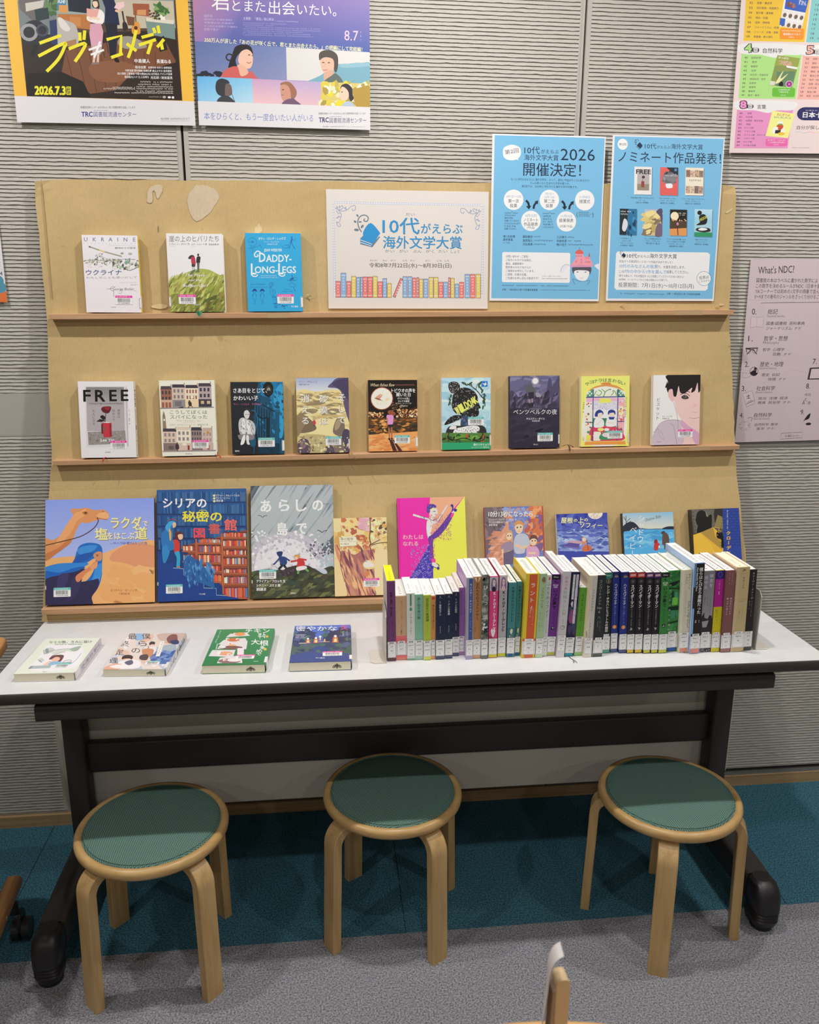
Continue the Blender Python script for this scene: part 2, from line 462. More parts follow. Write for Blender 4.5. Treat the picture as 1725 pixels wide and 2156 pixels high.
b = MB()
out = rounded(-TX, TX, TF, TBK+0.004, 0.012, 5); inn = rounded(-TX+0.004, TX-0.004, TF+0.004, TBK, 0.004, 5)
rows = []
for off, z in ((0.004, 0.6995), (0.0015, 0.6990), (0.0, 0.696), (0.0, 0.681), (0.002, 0.6770), (0.012, 0.6755)):
    rows.append([(x*(1-off/TX), y+(off if y < 0 else -off), z) for x, y in out])
b.grid(rows, close_u=True); b.poly(rows[-1][::-1]); b.build('edge_band', M_EDGE, tb, auto=40)
b = MB(); b.prism(rounded(-0.265, -0.225, 0.628, 0.664, 0.008, 3), 'x', -0.80, 0.775); b.build('front_rail', M_STEEL, tb, auto=40)
b = MB(); b.prism(rounded(0.026, 0.052, 0.330, 0.410, 0.006, 3), 'x', -0.80, 0.79); b.build('cross_beam', M_STEEL, tb, auto=40)
b = MB(); b.prism(rounded(-0.879, 0.870, 0.206, 0.675, 0.016, 4), 'y', 0.058, 0.066)
pan = b.build('modesty_panel', M_PANEL, tb); pan.scale = (1, 1, 1)
b = MB()
b.prism(rounded(-0.800, -0.777, 0.328, 0.352, 0.003, 3), 'y', 0.054, 0.058); b.lathe([(0.004, 0), (0.004, 0.003), (0.002, 0.0035)], 12)
b2 = MB(); b2.prism(rounded(-0.764, -0.738, 0.330, 0.352, 0.004, 3), 'y', 0.0545, 0.058)
ring = [(-0.751+0.005*math.cos(2*math.pi*k/14), 0.341+0.005*math.sin(2*math.pi*k/14)) for k in range(14)]
b2.prism(ring, 'y', 0.0525, 0.0545); b2.build('panel_clip', M_PANEL, tb)
for s, x0, x1 in ((-1, -0.846, -0.796), (1, 0.786, 0.838)):
    b = MB(); b.prism(rounded(x0, x1, 0.0, 0.052, 0.008, 3), 'z', 0.105, 0.665); b.build('leg', M_STEEL, tb, auto=40)
    b = MB(); b.prism([(0.235, 0.676), (-0.235, 0.676), (-0.235, 0.655), (-0.05, 0.625), (0.08, 0.625), (0.235, 0.655)], 'x', x0+0.006, x1-0.006); b.build('top_bracket', M_STEEL, tb)
    f0, f1 = (-0.862, -0.804) if s < 0 else (0.790, 0.850)
    b = MB()
    rows = []
    for y, zt, zb in ((0.285, 0.085, 0.03), (0.05, 0.122, 0.04), (-0.10, 0.124, 0.045), (-0.225, 0.118, 0.048)):
        rows.append([(x, y, z) for x, z in rounded(f0, f1, zb, zt, 0.010, 3)])
    b.grid(rows, close_u=True); b.poly(rows[0]); b.poly(rows[-1][::-1]); ft = b.build('foot', M_STEEL, tb, auto=40)
    b = MB(); rows = []
    for z, g, yo in ((0.012, -0.004, 0.004), (0.030, -0.001, 0.0), (0.034, -0.003, 0.0), (0.038, -0.001, 0), (0.042, -0.003, 0), (0.046, -0.001, 0), (0.050, -0.003, 0), (0.055, 0.0, 0.0), (0.085, 0.001, 0.004), (0.105, 0.0, 0.012), (0.116, -0.003, 0.018), (0.121, -0.010, 0.026)):
        rows.append([(x, y, z) for x, y in rounded(f0-g, f1+g, -0.298+yo-g, -0.222, 0.018, 4)])
    b.grid(rows, close_u=True); b.poly(rows[0][::-1]); b.poly(rows[-1]); b.build('foot_cap', M_CAP, tb, auto=35)
    b = MB(); b.lathe([(0.022, 0.0), (0.026, 0.002), (0.026, 0.007), (0.020, 0.012), (0.010, 0.014)], 28, cx=(f0+f1)/2, cy=-0.262); b.build('levelling_foot', M_CAP, tb, auto=40)
    b = MB(); b.lathe([(0.022, 0.0), (0.026, 0.002), (0.026, 0.007), (0.020, 0.012), (0.010, 0.035)], 28, cx=(f0+f1)/2, cy=0.25); b.build('levelling_foot', M_CAP, tb, auto=40)

# ---------------------------------------------------------------- stools
M_BIRCH = speckle('birch_plywood', '#b9955f', '#cfae78', 16, 0.42, 0.06, 160, stretch=(5, 5, 0.35), lo=0.3, hi=0.7)
M_BIRCHR = speckle('birch_rim', '#b9935c', '#d0ad76', 22, 0.33, 0.04, 160, stretch=(1, 1, 6), lo=0.3, hi=0.7)
def fabric():
    m, N, L, B = nmat('green_seat_fabric')
    tc = N.new('ShaderNodeTexCoord'); fs = []
    for rot in (0.0, math.pi/2):
        mp = N.new('ShaderNodeMapping'); mp.inputs['Rotation'].default_value = (0, 0, rot+0.4); mp.inputs['Scale'].default_value = (1, 1, 1)
        w = N.new('ShaderNodeTexWave'); w.inputs['Scale'].default_value = 95; w.inputs['Distortion'].default_value = 0.2; w.inputs['Detail'].default_value = 0
        L.new(tc.outputs['Object'], mp.inputs[0]); L.new(mp.outputs[0], w.inputs[0]); fs.append(w.outputs['Fac'])
    mt = N.new('ShaderNodeMath'); mt.operation = 'MULTIPLY'; L.new(fs[0], mt.inputs[0]); L.new(fs[1], mt.inputs[1])
    L.new(ramp(N, L, mt.outputs[0], [(0.15, lin('#45605a')), (0.6, lin('#86a99d'))]), B.inputs['Base Color'])
    B.inputs['Roughness'].default_value = 0.9; B.inputs['Specular IOR Level'].default_value = 0.15
    set_bump(N, L, B, mt.outputs[0], 0.5, 0.0006); return m
M_FAB = fabric(); M_PIPE = speckle('green_piping', '#3e5a52', '#6d9186', 900, 0.85)
SH = 0.352
def make_stool(label):
    t = thing('stool', label, 'stool', None, 'round birch stools in front of the table')
    b = MB(); R = 0.1625
    prof = [(0.02, SH-0.026), (R-0.014, SH-0.026), (R-0.005, SH-0.0235), (R-0.001, SH-0.018), (R, SH-0.012), (R-0.001, SH-0.006), (R-0.005, SH-0.001), (R-0.010, SH), (R-0.016, SH-0.0015), (R-0.018, SH-0.006), (0.02, SH-0.006)]
    b.lathe(prof, 72); b.build('seat_rim', M_BIRCHR, t, smooth=True)
    b = MB(); r = R-0.0165
    pad = b; pad.lathe([(r, SH-0.0055), (r-0.002, SH-0.001), (r-0.007, SH+0.0015), (r-0.03, SH+0.003), (r*0.5, SH+0.0042), (0.002, SH+0.0045)], 72); pad = pad.build('seat_pad', M_FAB, t, smooth=True)
    b = MB(); rows = []
    for k in range(72):
        a = 2*math.pi*k/72; rows.append([((r-0.006+0.0014*math.cos(q))*math.cos(a), (r-0.006+0.0014*math.cos(q))*math.sin(a), SH+0.0016+0.0014*math.sin(q)) for q in (0, 1.05, 2.1, 3.14, 4.19, 5.24)])
    b.grid(rows, close_u=True, close_v=True); b.build('piping', M_PIPE, pad, smooth=True)
    hw = 0.0215; th = 0.0215
    for k in range(4):
        a = math.pi/2*k
        path = [(0.085, SH-0.0265), (0.118, SH-0.0265)]
        cx, cz, rr = 0.125, SH-0.0265-0.052, 0.052
        for j in range(9):
            q = math.pi/2*(1-j/8); path.append((cx+rr*math.cos(q), cz+rr*math.sin(q)))
        path += [(0.1785, 0.20), (0.1815, 0.10), (0.1840, 0.0)]
        rows = []
        for i, (pr, pz) in enumerate(path):
            p0 = path[max(i-1, 0)]; p1 = path[min(i+1, len(path)-1)]
            tx, tz = p1[0]-p0[0], p1[1]-p0[1]; m = math.hypot(tx, tz); nx, nz = tz/m, -tx/m
            if i == len(path)-1: nx, nz = -1.0, 0.0
            rows.append([(pr, y, pz) for y in ()] + [(pr+nx*d, y, pz+nz*d) for y, d in ((-hw, 0.0015), (-hw+0.0015, 0), (hw-0.0015, 0), (hw, 0.0015), (hw, th-0.0015), (hw-0.0015, th), (-hw+0.0015, th), (-hw, th-0.0015))])
        b = MB(); b.grid(rows, close_u=True); b.poly(rows[0]); b.poly(rows[-1][::-1])
        lg = b.build('leg', M_BIRCH, t, auto=35); lg.rotation_euler = (0, 0, a)
    return t
def pose(x, y, deg): return Matrix.Translation((x, y, 0)) @ Matrix.Rotation(math.radians(deg), 4, 'Z')
stool = make_stool('green padded birch stool before the middle of the table')
stool.matrix_world = pose(-0.065, -0.453, 31.5)
dup(stool, pose(-0.598, -0.531, 46.5), 'green padded birch stool nearest the wooden armchair')
dup(stool, pose(0.578, -0.528, 67.5), 'green padded birch stool farthest from the armchair, one leg pointing forward')
# ---------------------------------------------------------------- cardboard display stand
def cardboard():
    m, N, L, B = nmat('cardboard')
    a = N.new('ShaderNodeAttribute'); a.attribute_name = 'Col'
    f = noise_of(N, L, 5, 4); g = noise_of(N, L, 260, 3, stretch=(1, 1, 0.35)); k = noise_of(N, L, 70, 2)
    def mul(c1, c2):
        mx = N.new('ShaderNodeMix'); mx.data_type = 'RGBA'; mx.blend_type = 'MULTIPLY'; mx.inputs[0].default_value = 1.0
        L.new(c1, mx.inputs['A']); L.new(c2, mx.inputs['B']); return mx.outputs['Result']
    c = mul(a.outputs['Color'], ramp(N, L, f, [(0.3, (0.93, 0.92, 0.89)), (0.7, (1.05, 1.05, 1.05))]))
    c = mul(c, ramp(N, L, g, [(0.3, (0.93, 0.92, 0.9)), (0.7, (1.03, 1.03, 1.03))]))
    c = mul(c, ramp(N, L, k, [(0.22, (0.86, 0.82, 0.72)), (0.30, (1, 1, 1))]))
    L.new(c, B.inputs['Base Color']); B.inputs['Roughness'].default_value = 0.82; B.inputs['Specular IOR Level'].default_value = 0.2
    set_bump(N, L, B, f, 0.25, 0.004); return m
M_CARD = cardboard()
M_STRIP = speckle('shelf_strip_wood', '#b98d66', '#cfa680', 18, 0.55, 0.08, 160, stretch=(0.25, 3, 5), lo=0.3, hi=0.7)
PZ = [0.70, 0.745, 1.0, 1.09, 1.42, 1.75]; PY = [-0.207, -0.192, -0.108, -0.088, -0.045, -0.022]
LZ = [0.70, 0.842, 0.996, 1.087, 1.155, 1.269, 1.358, 1.55, 1.74]; LX = [-0.8975, -0.889, -0.881, -0.871, -0.871, -0.8675, -0.8642, -0.8651, -0.8690]
RZ = [0.70, 0.8135, 0.940, 1.026, 1.1376, 1.2616, 1.3715, 1.42, 1.48, 1.62, 1.75]; RX = [0.906, 0.902, 0.8936, 0.8865, 0.8793, 0.8686, 0.856, 0.8526, 0.8521, 0.8506, 0.8500]
def by(z): return float(np.interp(z, PZ, PY)) if z <= 1.75 else -0.022+(z-1.75)*0.02
def bx(u, z): return float(np.interp(z, LZ, LX))*(1-u) + float(np.interp(z, RZ, RX))*u
KRAFT = tuple(x*1.05 for x in lin('#c4ab7c'))
rnd = random.Random(4)
stand = thing('display_stand', 'tall brown cardboard book display stand leaning on the wall above the white table', 'display stand', Matrix.Identity(4))
mb = MB(); rows = []; back = []
zs = list(np.linspace(0.7012, 1.7285, 52))
for i, z in enumerate(zs):
    r = []; rb = []
    for j in range(41):
        u = j/40; e = 1 if j in (0, 40) else 0
        zz = z + (u*0.0205)*(z-0.70)/1.03
        if i == len(zs)-1: zz += rnd.uniform(-0.0015, 0.0012)
        x = bx(u, z) + e*rnd.uniform(-0.0016, 0.0012)
        y = by(z) + 0.0012*math.sin(7*u+5*z) + rnd.uniform(-0.0003, 0.0003)
        # knocked-in top corners
        for cu, s in ((0, 1), (1, -1)):
            d = math.hypot((u-cu)*1.72, (1.74-z)*0.8)
            if d < 0.045: y += 0.006*(1-d/0.045)*math.cos(j*2.1+i*1.3); x += s*0.004*(1-d/0.045); zz -= 0.006*(1-d/0.045)
        r.append((x, y, zz)); rb.append((x, min(y+0.010, -0.0065), zz))
    rows.append(r); back.append(rb)
mb.grid(rows, KRAFT); mb.grid([q[::-1] for q in back], KRAFT)
EDGE = tuple(x*1.15 for x in KRAFT)
for a, b_ in ((rows[-1], back[-1]), (back[0], rows[0])): mb.grid([a, b_], EDGE)
mb.grid([[q[0] for q in rows], [q[0] for q in back]][::-1], EDGE); mb.grid([[q[-1] for q in rows], [q[-1] for q in back]], EDGE)
def on_board(x, z, d=0.0): return (x, by(z)-0.0011-d, z)
TORN = lin('#d0bfa4'); TORN2 = lin('#d8c49a')
def patch(pts, c, d=0.0006):
    mb.poly([on_board(x, z, d) for x, z in pts][::-1], c)
def ragged(pts, k=4, amp=0.0016, seed=1):
    r = random.Random(seed); o = []
    for (x, z) in spline(pts, k, True): o.append((x+r.uniform(-amp, amp), z+r.uniform(-amp, amp)))
    return o
patch(ragged([(-.519, 1.687), (-.512, 1.707), (-.495, 1.722), (-.468, 1.721), (-.446, 1.706), (-.451, 1.684), (-.475, 1.655), (-.499, 1.641), (-.514, 1.657)], 4), TORN)
patch(ragged([(-.613, 1.683), (-.6075, 1.712), (-.5866, 1.7225), (-.5755, 1.717), (-.579, 1.702), (-.588, 1.690), (-.593, 1.705), (-.599, 1.706), (-.602, 1.682)], 3, .001), TORN)
patch(ragged([(-.362, 1.627), (-.352, 1.637), (-.347, 1.622), (-.356, 1.610), (-.364, 1.612)], 3), TORN2)
patch(ragged([(-.615, 1.4385), (-.583, 1.4385), (-.583, 1.4485), (-.613, 1.4475)], 2), TORN2)
patch(ragged([(-.242, 1.462), (-.226, 1.466), (-.234, 1.474), (-.246, 1.47)], 3), TORN2)
patch(ragged([(.818, 1.4515), (.836, 1.4525), (.834, 1.4575), (.821, 1.457)], 2, .0008), TORN2)
patch(ragged([(.824, 1.683), (.840, 1.693), (.842, 1.689), (.828, 1.680)], 2, .0006), TORN2)
def tear(x, z, w, h, d=0.008):
    """a flap of torn kraft paper lifting off the board"""
    p = on_board(x, z); mb.poly([p, (x+w, p[1]-d, z+h*0.3), (x+w*0.7, p[1]-d*0.8, z+h), (x+w*0.1, p[1], z+h*0.6)], EDGE)
tear(.555, 1.4485, .012, .008); tear(.812, 1.446, .009, .011); tear(-.246, 1.465, .018, .008); tear(.8525, 1.349, .006, .005)
# fold line along the left edge
mb.poly([on_board(-.852, 1.728, .0004), on_board(-.850, 1.728, .0004), on_board(-.847, 1.46, .0004), on_board(-.849, 1.46, .0004)], tuple(x*0.72 for x in KRAFT))
mb.poly([on_board(-.5915, 1.6285, .0003), on_board(-.5900, 1.6285, .0003), on_board(-.5900, 1.6145, .0003), on_board(-.5915, 1.6145, .0003)][::-1], tuple(x*0.4 for x in KRAFT))
mb.build('board', M_CARD, stand)
# wooden strips on which the books stand
SH1 = lambda x: 1.4243 + (x+0.8524)*0.01027
SH2 = lambda x: 1.0803 + (x+0.8624)*0.00901
SH3 = lambda x: 0.7392
def shelf(f, x0, x1, yb, depth, th, scraps):
    b = MB()
    P = [[(x, yb+0.006, f(x)), (x, yb-depth+0.001, f(x)), (x, yb-depth, f(x)-0.001), (x, yb-depth, f(x)-th+0.001), (x, yb-depth+0.001, f(x)-th), (x, yb+0.006, f(x)-th)] for x in np.linspace(x0, x1, 9)]
    b.grid(P, close_u=True); b.poly(P[0]); b.poly(P[-1][::-1])
    o = b.build('shelf_strip', M_STRIP, stand, auto=35)
    for (a, c) in scraps:
        t = MB(); t.poly([(a, yb-depth-0.0004, f(a)-th+0.0005), (c, yb-depth-0.0004, f(c)-th+0.0005), (c, yb-depth-0.0004, f(c)-0.0003), (a, yb-depth-0.0004, f(a)-0.0003)], lin('#c4a47e'))
        t.build('tape', M_PAPER, o)
shelf(SH1, -0.8505, 0.8500, by(1.425), 0.0275, 0.0130, [(-0.338, -0.286), (0.690, 0.765)])
shelf(SH2, -0.8615, 0.8805, by(1.082), 0.0290, 0.0120, [(0.742, 0.80)])
shelf(SH3, -0.8895, 0.8950, by(0.739), 0.0310, 0.0140, [])

# ---------------------------------------------------------------- books shown face on
TEAL, PINK = '#58b7b2', '#df3f9c'
INK = '#2c2a2c'
def sticker(parent, A, box, band, num, place, seed):
    """barcode sticker on a cover; box is given in the cover's drawing coordinates"""
    x0, y0, x1, y1 = box
    (ax, ay), (bx_, by_) = A.mp(x0, y1), A.mp(x1, y0); w, h = bx_-ax, by_-ay
    s = Art([(0, 0), (100, 0), (100, 60), (0, 60)], w, h, 1.2)
    s.rr(0, 0, 100, 60, 4, '#e6e4e4'); s.p([(3, 0.3), (97, 0.3), (99.5, 3), (99.5, 16), (0.5, 16), (0.5, 3)], band)
    s.e(12, 8.5, 4, 2.2, '#f0dfe8'); s.gk(20, 8.5, 68, 7, '#f0e4ea', 9, seed)
    r = random.Random(seed); q = []; x = 13
    while x < 86:
        k = r.choice((1, 1, 1.6, 2.3)); q.append([(x, 19), (x+k, 19), (x+k, 44), (x, 44)]); x += k+r.choice((0.9, 1.2, 1.8))
    s.many(q, INK); s.t(num, 50, 51, 8, INK, w=68, an='c')
    b = MB(); b.art(s, *place(ax, ay)); return b.build('barcode_sticker', M_LABEL, parent)

def front_book(label, A, T, cx, zb, y0, tilt, ang, spine='R', hard=False, side='#d8d4d0', back=None, pages='#e9e3d3', stick=None, tab=None, group='books on the cardboard stand', mat=None, spine_art=None):
    w, h = A.w, A.h; g = A.g
    M = Matrix.Translation((cx, y0, zb + T*math.sin(math.radians(tilt)) + 0.0012)) @ Matrix.Rotation(-math.radians(tilt), 4, 'X') @ Matrix.Rotation(-math.radians(ang), 4, 'Y')
    t = thing('book', label, 'book', M, group)
    c = 0.0024 if hard else 0.0007; ov = 0.003 if hard else 0.0004
    sc = A.col(side); bc = A.col(back or side); sg = 1 if spine == 'R' else -1
    b = MB(); e = w/2
    b.box(-e, e, 0, c, 0, h, sc); b.box(-e, e, T-c, T, 0, h, bc)
    xs = (e-c, e) if sg > 0 else (-e, -e+c)
    b.box(xs[0], xs[1], c, T-c, 0, h, sc)
    b.art(A, (-e, 0, 0), (1, 0, 0), (0, 0, 1), (0, -1, 0))
    if spine_art:
        if sg > 0: b.art(spine_art, (e, 0, 0), (0, 1, 0), (0, 0, 1), (1, 0, 0))
        else: b.art(spine_art, (-e, T, 0), (0, -1, 0), (0, 0, 1), (-1, 0, 0))
    b.build('cover', mat or M_COVER, t)
    p = MB(); pc = A.col(pages)
    p.box(-e+(ov if sg > 0 else c), e-(c if sg > 0 else ov), c, T-c, ov, h-ov, pc); p.build('page_block', M_PAGES, t)
    if stick:
        box, band, num, sd = stick
        sticker(t, A, box, band, num, lambda ax, ay: ((-e+ax, -A.top()-0.00015, ay), (1, 0, 0), (0, 0, 1), (0, -1, 0)), sd)
    if tab:
        z0, z1, wr = tab; q = MB(); wc = A.col('#e2e0e0'); kc = A.col('#2a2829')
        xa, xb = (e-wr, e+0.0003) if sg > 0 else (-e-0.0003, -e+wr)
        q.poly([(xa, -0.0008, z0), (xb, -0.0008, z0), (xb, -0.0008, z1), (xa, -0.0008, z1)], wc)
        xf = xb if sg > 0 else xa; P = [(xf, -0.0008, z0), (xf, T*0.8, z0), (xf, T*0.8, z1), (xf, -0.0008, z1)]
        q.poly(P if sg > 0 else P[::-1], wc)
        m = 0.0008; xo = xa+m if sg > 0 else xb-m
        for a, d in ((z0+0.001, z0+0.0016), (z1-0.0016, z1-0.001)):
            lo, hi = (xo, xb) if sg > 0 else (xa, xo); q.poly([(lo, -0.0009, a), (hi, -0.0009, a), (hi, -0.0009, d), (lo, -0.0009, d)], kc)
        q.poly([(min(xo, xo+sg*0.0006), -0.0009, z0+0.001), (max(xo, xo+sg*0.0006), -0.0009, z0+0.001), (max(xo, xo+sg*0.0006), -0.0009, z1-0.001), (min(xo, xo+sg*0.0006), -0.0009, z1-0.001)], kc)
        q.build('call_number_label', M_LABEL, t)
    return t
def ribbon(parent, pts, w, col, label=None):
    """a bookmark ribbon as a narrow strip through local points, widened along x"""
    b = MB(); P = spline(pts, 5); c = lin(col)
    R = [[(x-w/2, y, z) for x, y, z in P], [(x+w/2, y, z) for x, y, z in P]]
    b.grid(R, c); b.grid([[(x, y+0.0004, z) for x, y, z in q] for q in R[::-1]], c)
    o = b.build('bookmark_ribbon', M_PAPER, parent)
    if label: o['label'] = label
    return o

# --- top shelf
Y1 = lambda T: by(1.43)-T-0.007
A = Art([(72, 100), (778, 118), (835, 1110), (140, 1105)], 0.1272, 0.1772, 1.35, '#d6d2d6')
A.q(70, 90, 850, 420, '#d8d4da', '#d2cfd6')
for k, ch in enumerate('UKRAINE'): A.t(ch, (126, 238, 342, 440, 533, 630, 741)[k], 160+k*1.5, 52, '#3f4e86', an='c', b=0.0)
for k, ch in enumerate('REMEMBERALSOME'): A.t(ch, (108, 152, 203, 250, 298, 347, 390, 433, 503, 547, 588, 630, 704, 754)[k], 212+k*0.5, 17, '#9aa0ba', an='c', b=0.0)
A.t('TESTIMONIES FROM THE WAR', 412, 243, 10, '#a5aac0', 350, 0); A.t('戦地からの証言', 498, 275, 24, '#3a3f52', 262)
A.l([(165, 252), (330, 312), (585, 385)], 17, '#8d9283'); A.l([(300, 300), (368, 325)], 20, '#cbb681'); A.l([(165, 252), (190, 262)], 20, '#6a6760')
A.bl(60, 110, 415, 560, 470, 4, 15, ['#9da38f', '#7f8478', '#b6b9ab', '#5d5a55', '#ccccc4'], 3, 1.8)
A.bl(70, 470, 420, 800, 545, 5, 19, ['#a7b09a', '#7c8a76', '#c3c6b6', '#55554f', '#7b6f68', '#8fae9b'], 4, 1.6)
A.bl(26, 240, 340, 370, 405, 3, 8, ['#77756f', '#a9a8a0', '#4d4c48'], 6, 1.6)
A.e(588, 345, 20, 14, '#8a9382'); A.e(690, 352, 26, 16, '#9aa593'); A.e(640, 465, 22, 22, '#6d9a85'); A.e(378, 468, 22, 20, '#6a6662'); A.e(378, 468, 12, 11, '#cfccc8')
A.cv([(100, 438), (240, 428), (430, 440), (590, 420), (760, 425)], 3, '#6b6661'); A.cv([(600, 520), (680, 565), (790, 520), (820, 485)], 5, '#4c4a48'); A.cv([(100, 445), (130, 432)], 8, '#7d6b62')
A.e(245, 485, 13, 14, '#2c2b2c'); A.bl(20, 140, 470, 400, 520, 3, 9, ['#b9b7b4', '#8b8985', '#d6cfc4'], 8, 2.0)
A.t('ウクライナ', 130, 588, 74, '#3b4a82', 452, 0.0); A.t('わたしのことも思いだして', 135, 656, 30, '#6d6f78', 640, 0)
A.t('ジョージ・バトラー', 560, 722, 20, '#85868c', 225, 0); A.t('黒原 敏行', 695, 752, 16, '#85868c', 88, 0)
A.cv([(390, 803), (450, 800), (500, 780), (465, 775), (440, 805), (475, 830), (482, 800), (483, 905)], 4, '#4a4a4c'); A.t('eorge Butler', 495, 805, 34, '#4a4a4c', 245, 0, sk=0.25); A.cv([(560, 800), (590, 830), (570, 865), (545, 850)], 3.5, '#4a4a4c'); A.l([(735, 825), (770, 828)], 3, '#4a4a4c')
A.t('白水社', 455, 1040, 16, '#57575b', 58)
sp = Art([(0, 0), (10, 0), (10, 100), (0, 100)], 0.014, 0.1772, 1.35, '#e0c02c')
sp.v('ウクライナ', 4, 4, 5.5, '#3a3520', 6.5); sp.r(0.3, 78, 9, 94, '#dedcd8')
t = front_book('white book with a tank sketch and a yellow spine, leftmost on the top shelf', A, 0.014, -0.7010, SH1(-0.70), Y1(0.014), 4.9, -0.1, side='#e0c02c', stick=((510, 890, 720, 1005), PINK, '1213634835', 11), tab=(0.0095, 0.0345, 0.004), spine_art=sp)

A = Art([(65, 88), (790, 100), (825, 1108), (112, 1108)], 0.1308, 0.1805, 1.35, '#d5d3d4')
A.t('崖の上のヒバリたち', 105, 160, 82, '#5a5b5c', 640, 0.0); A.t('シヴォーン・ダウド 作', 106, 230, 27, '#4e4e50', 262); A.t('エマ・ショード 絵', 393, 232, 26, '#4e4e50', 200); A.t('宮坂宏美 訳', 617, 236, 24, '#4e4e50', 128)
A.gk(108, 258, 82, 7, '#8a8a8c', 12); A.gk(393, 262, 78, 7, '#8a8a8c', 12)
A.s([(100, 720), (160, 670), (240, 635), (330, 600), (420, 565), (520, 550), (620, 565), (700, 605), (790, 650), (815, 680), (830, 900), (830, 1115), (105, 1115)], '#9aa24e')
A.s([(120, 760), (300, 660), (420, 640), (350, 760), (230, 900), (130, 960)], '#a9ae5e'); A.s([(520, 700), (700, 640), (810, 720), (800, 900), (650, 850)], '#8c9442'); A.s([(420, 860), (640, 840), (820, 900), (830, 1110), (480, 1110)], '#6d7533'); A.s([(115, 900), (300, 880), (420, 960), (330, 1110), (130, 1110)], '#80803c')
A.bl(210, 110, 640, 830, 1105, 8, 26, ['#868d3e', '#b3b76a', '#747b37', '#a0a555', '#5f6630', '#94904a', '#8a7b3c'], 12, 3.4, 4, -55)
A.bl(40, 160, 610, 800, 680, 6, 16, ['#9aa24e', '#b3b76a', '#8c9442'], 13, 3.2, 4, -60); A.bl(26, 440, 920, 820, 1100, 10, 24, ['#4f5a2b', '#5f5a2c', '#737a38'], 14, 3, 4, -40)
A.s([(350, 415), (372, 380), (405, 372), (428, 385), (436, 415), (415, 408), (395, 402), (380, 425)], '#3a2f33'); A.s([(388, 405), (420, 392), (440, 420), (446, 490), (425, 495), (395, 488)], '#a8354c'); A.s([(396, 490), (436, 492), (438, 522), (400, 526)], '#43363a'); A.l([(408, 522), (405, 565)], 8, '#8c837a'); A.l([(426, 522), (428, 560)], 8, '#8c837a')
A.e(479, 370, 13, 17, '#3c3436'); A.s([(458, 410), (478, 388), (508, 398), (505, 440), (498, 475), (456, 475)], '#2b2c30'); A.p([(464, 472), (496, 472), (490, 588), (470, 590)], '#555c58'); A.s([(370, 620), (400, 575), (440, 560), (420, 600), (385, 632)], '#5c6b5a'); A.s([(440, 595), (470, 570), (495, 590)], '#5c6b5a')
A.t('The Pavee', 310, 632, 36, '#f0eee4', 258, 0.004, sk=0.35); A.t('and the', 350, 697, 30, '#f0eee4', 172, 0.004, sk=0.35); A.t('Buffer Girl', 280, 768, 40, '#f0eee4', 318, 0.004, sk=0.35); A.t('東京創元社', 420, 1018, 16, '#e8e6da', 88)
t = front_book('white book with a couple standing on a green hill, second on the top shelf', A, 0.020, -0.5037, SH1(-0.50), Y1(0.020), 4.9, 0.1, spine='L', hard=True, side='#d5d3d4', stick=((228, 885, 442, 1008), PINK, '1212161400', 12), tab=(0.012, 0.035, 0.0042))
b = MB()
for q in ([(-.004, -.006, .0005), (.002, -.0095, .0006), (.006, -.010, -.010), (.003, -.0098, -.013)], [(.003, -.008, .0005), (.012, -.0095, .0006), (.009, -.0105, -.008), (.005, -.010, -.011)]): b.poly(q, lin('#3f9070')); b.poly([(x, y+.0004, z) for x, y, z in q][::-1], lin('#2d6d55'))
b.build('bookmark_ribbon', M_PAPER, t)['label'] = 'green bookmark tip'

A = Art([(98, 98), (812, 102), (842, 1110), (138, 1108)], 0.1322, 0.1825, 1.3, '#2f9ccd')
wh = '#d3dbe4'; nv = '#1f5a9c'
A.t('ダディ・ロング・レッグズ', 272, 170, 36, wh, 350); A.t('ジーン・ウェブスター', 348, 212, 20, wh, 202, 0); A.t('中村佐千江 訳', 385, 242, 18, wh, 132, 0); A.t('JEAN WEBSTER', 345, 318, 34, wh, 228)
for pts in ([(190, 215), (145, 215), (150, 180), (198, 160), (245, 190), (240, 245), (190, 262), (150, 240)], [(140, 300), (300, 258)], [(285, 240), (312, 292)], [(175, 262), (190, 300), (230, 265)], [(198, 300), (192, 370)], [(215, 300), (222, 335)]): A.cv(pts, 4, nv)
A.e(197, 212, 18, 16, '#2a74b4')
A.e(700, 153, 8, 10, nv); A.l([(702, 165), (690, 225)], 16, nv); A.l([(690, 180), (735, 195), (752, 165)], 5, nv); A.l([(688, 225), (665, 300)], 7, nv); A.l([(695, 225), (735, 295), (748, 298)], 7, nv); A.cv([(570, 265), (600, 290), (650, 285), (655, 255), (600, 258)], 5, nv); A.cv([(680, 195), (655, 260)], 3, nv)
A.t('D', 282, 412, 118, wh, 78, 0.02); A.t('ADDY-', 372, 425, 92, wh, 322, 0.02); A.cv([(300, 350), (260, 330), (222, 370), (235, 405), (265, 395), (255, 375)], 14, wh)
A.t('L', 178, 562, 140, wh, 62, 0.02); A.t('ONG-', 225, 572, 86, wh, 292, 0.02); A.t('L', 528, 560, 140, wh, 60, 0.02); A.t('EGS', 580, 572, 86, wh, 172, 0.02)
A.cv([(180, 632), (205, 655), (245, 655), (262, 632)], 13, wh); A.cv([(530, 630), (560, 652), (598, 650), (610, 625)], 13, wh)
A.gk(300, 648, 205, 9, wh, 26); A.gk(278, 672, 250, 9, wh, 30)
A.e(700, 690, 30, 14, nv, -30); A.cv([(635, 705), (700, 715), (740, 700)], 6, nv); A.l([(700, 640), (708, 665)], 9, nv); A.cv([(650, 770), (700, 740), (745, 775), (720, 795), (670, 790)], 4, nv); A.cv([(720, 800), (745, 850), (730, 840)], 5, nv); A.ring(740, 690, 24, 3, nv)
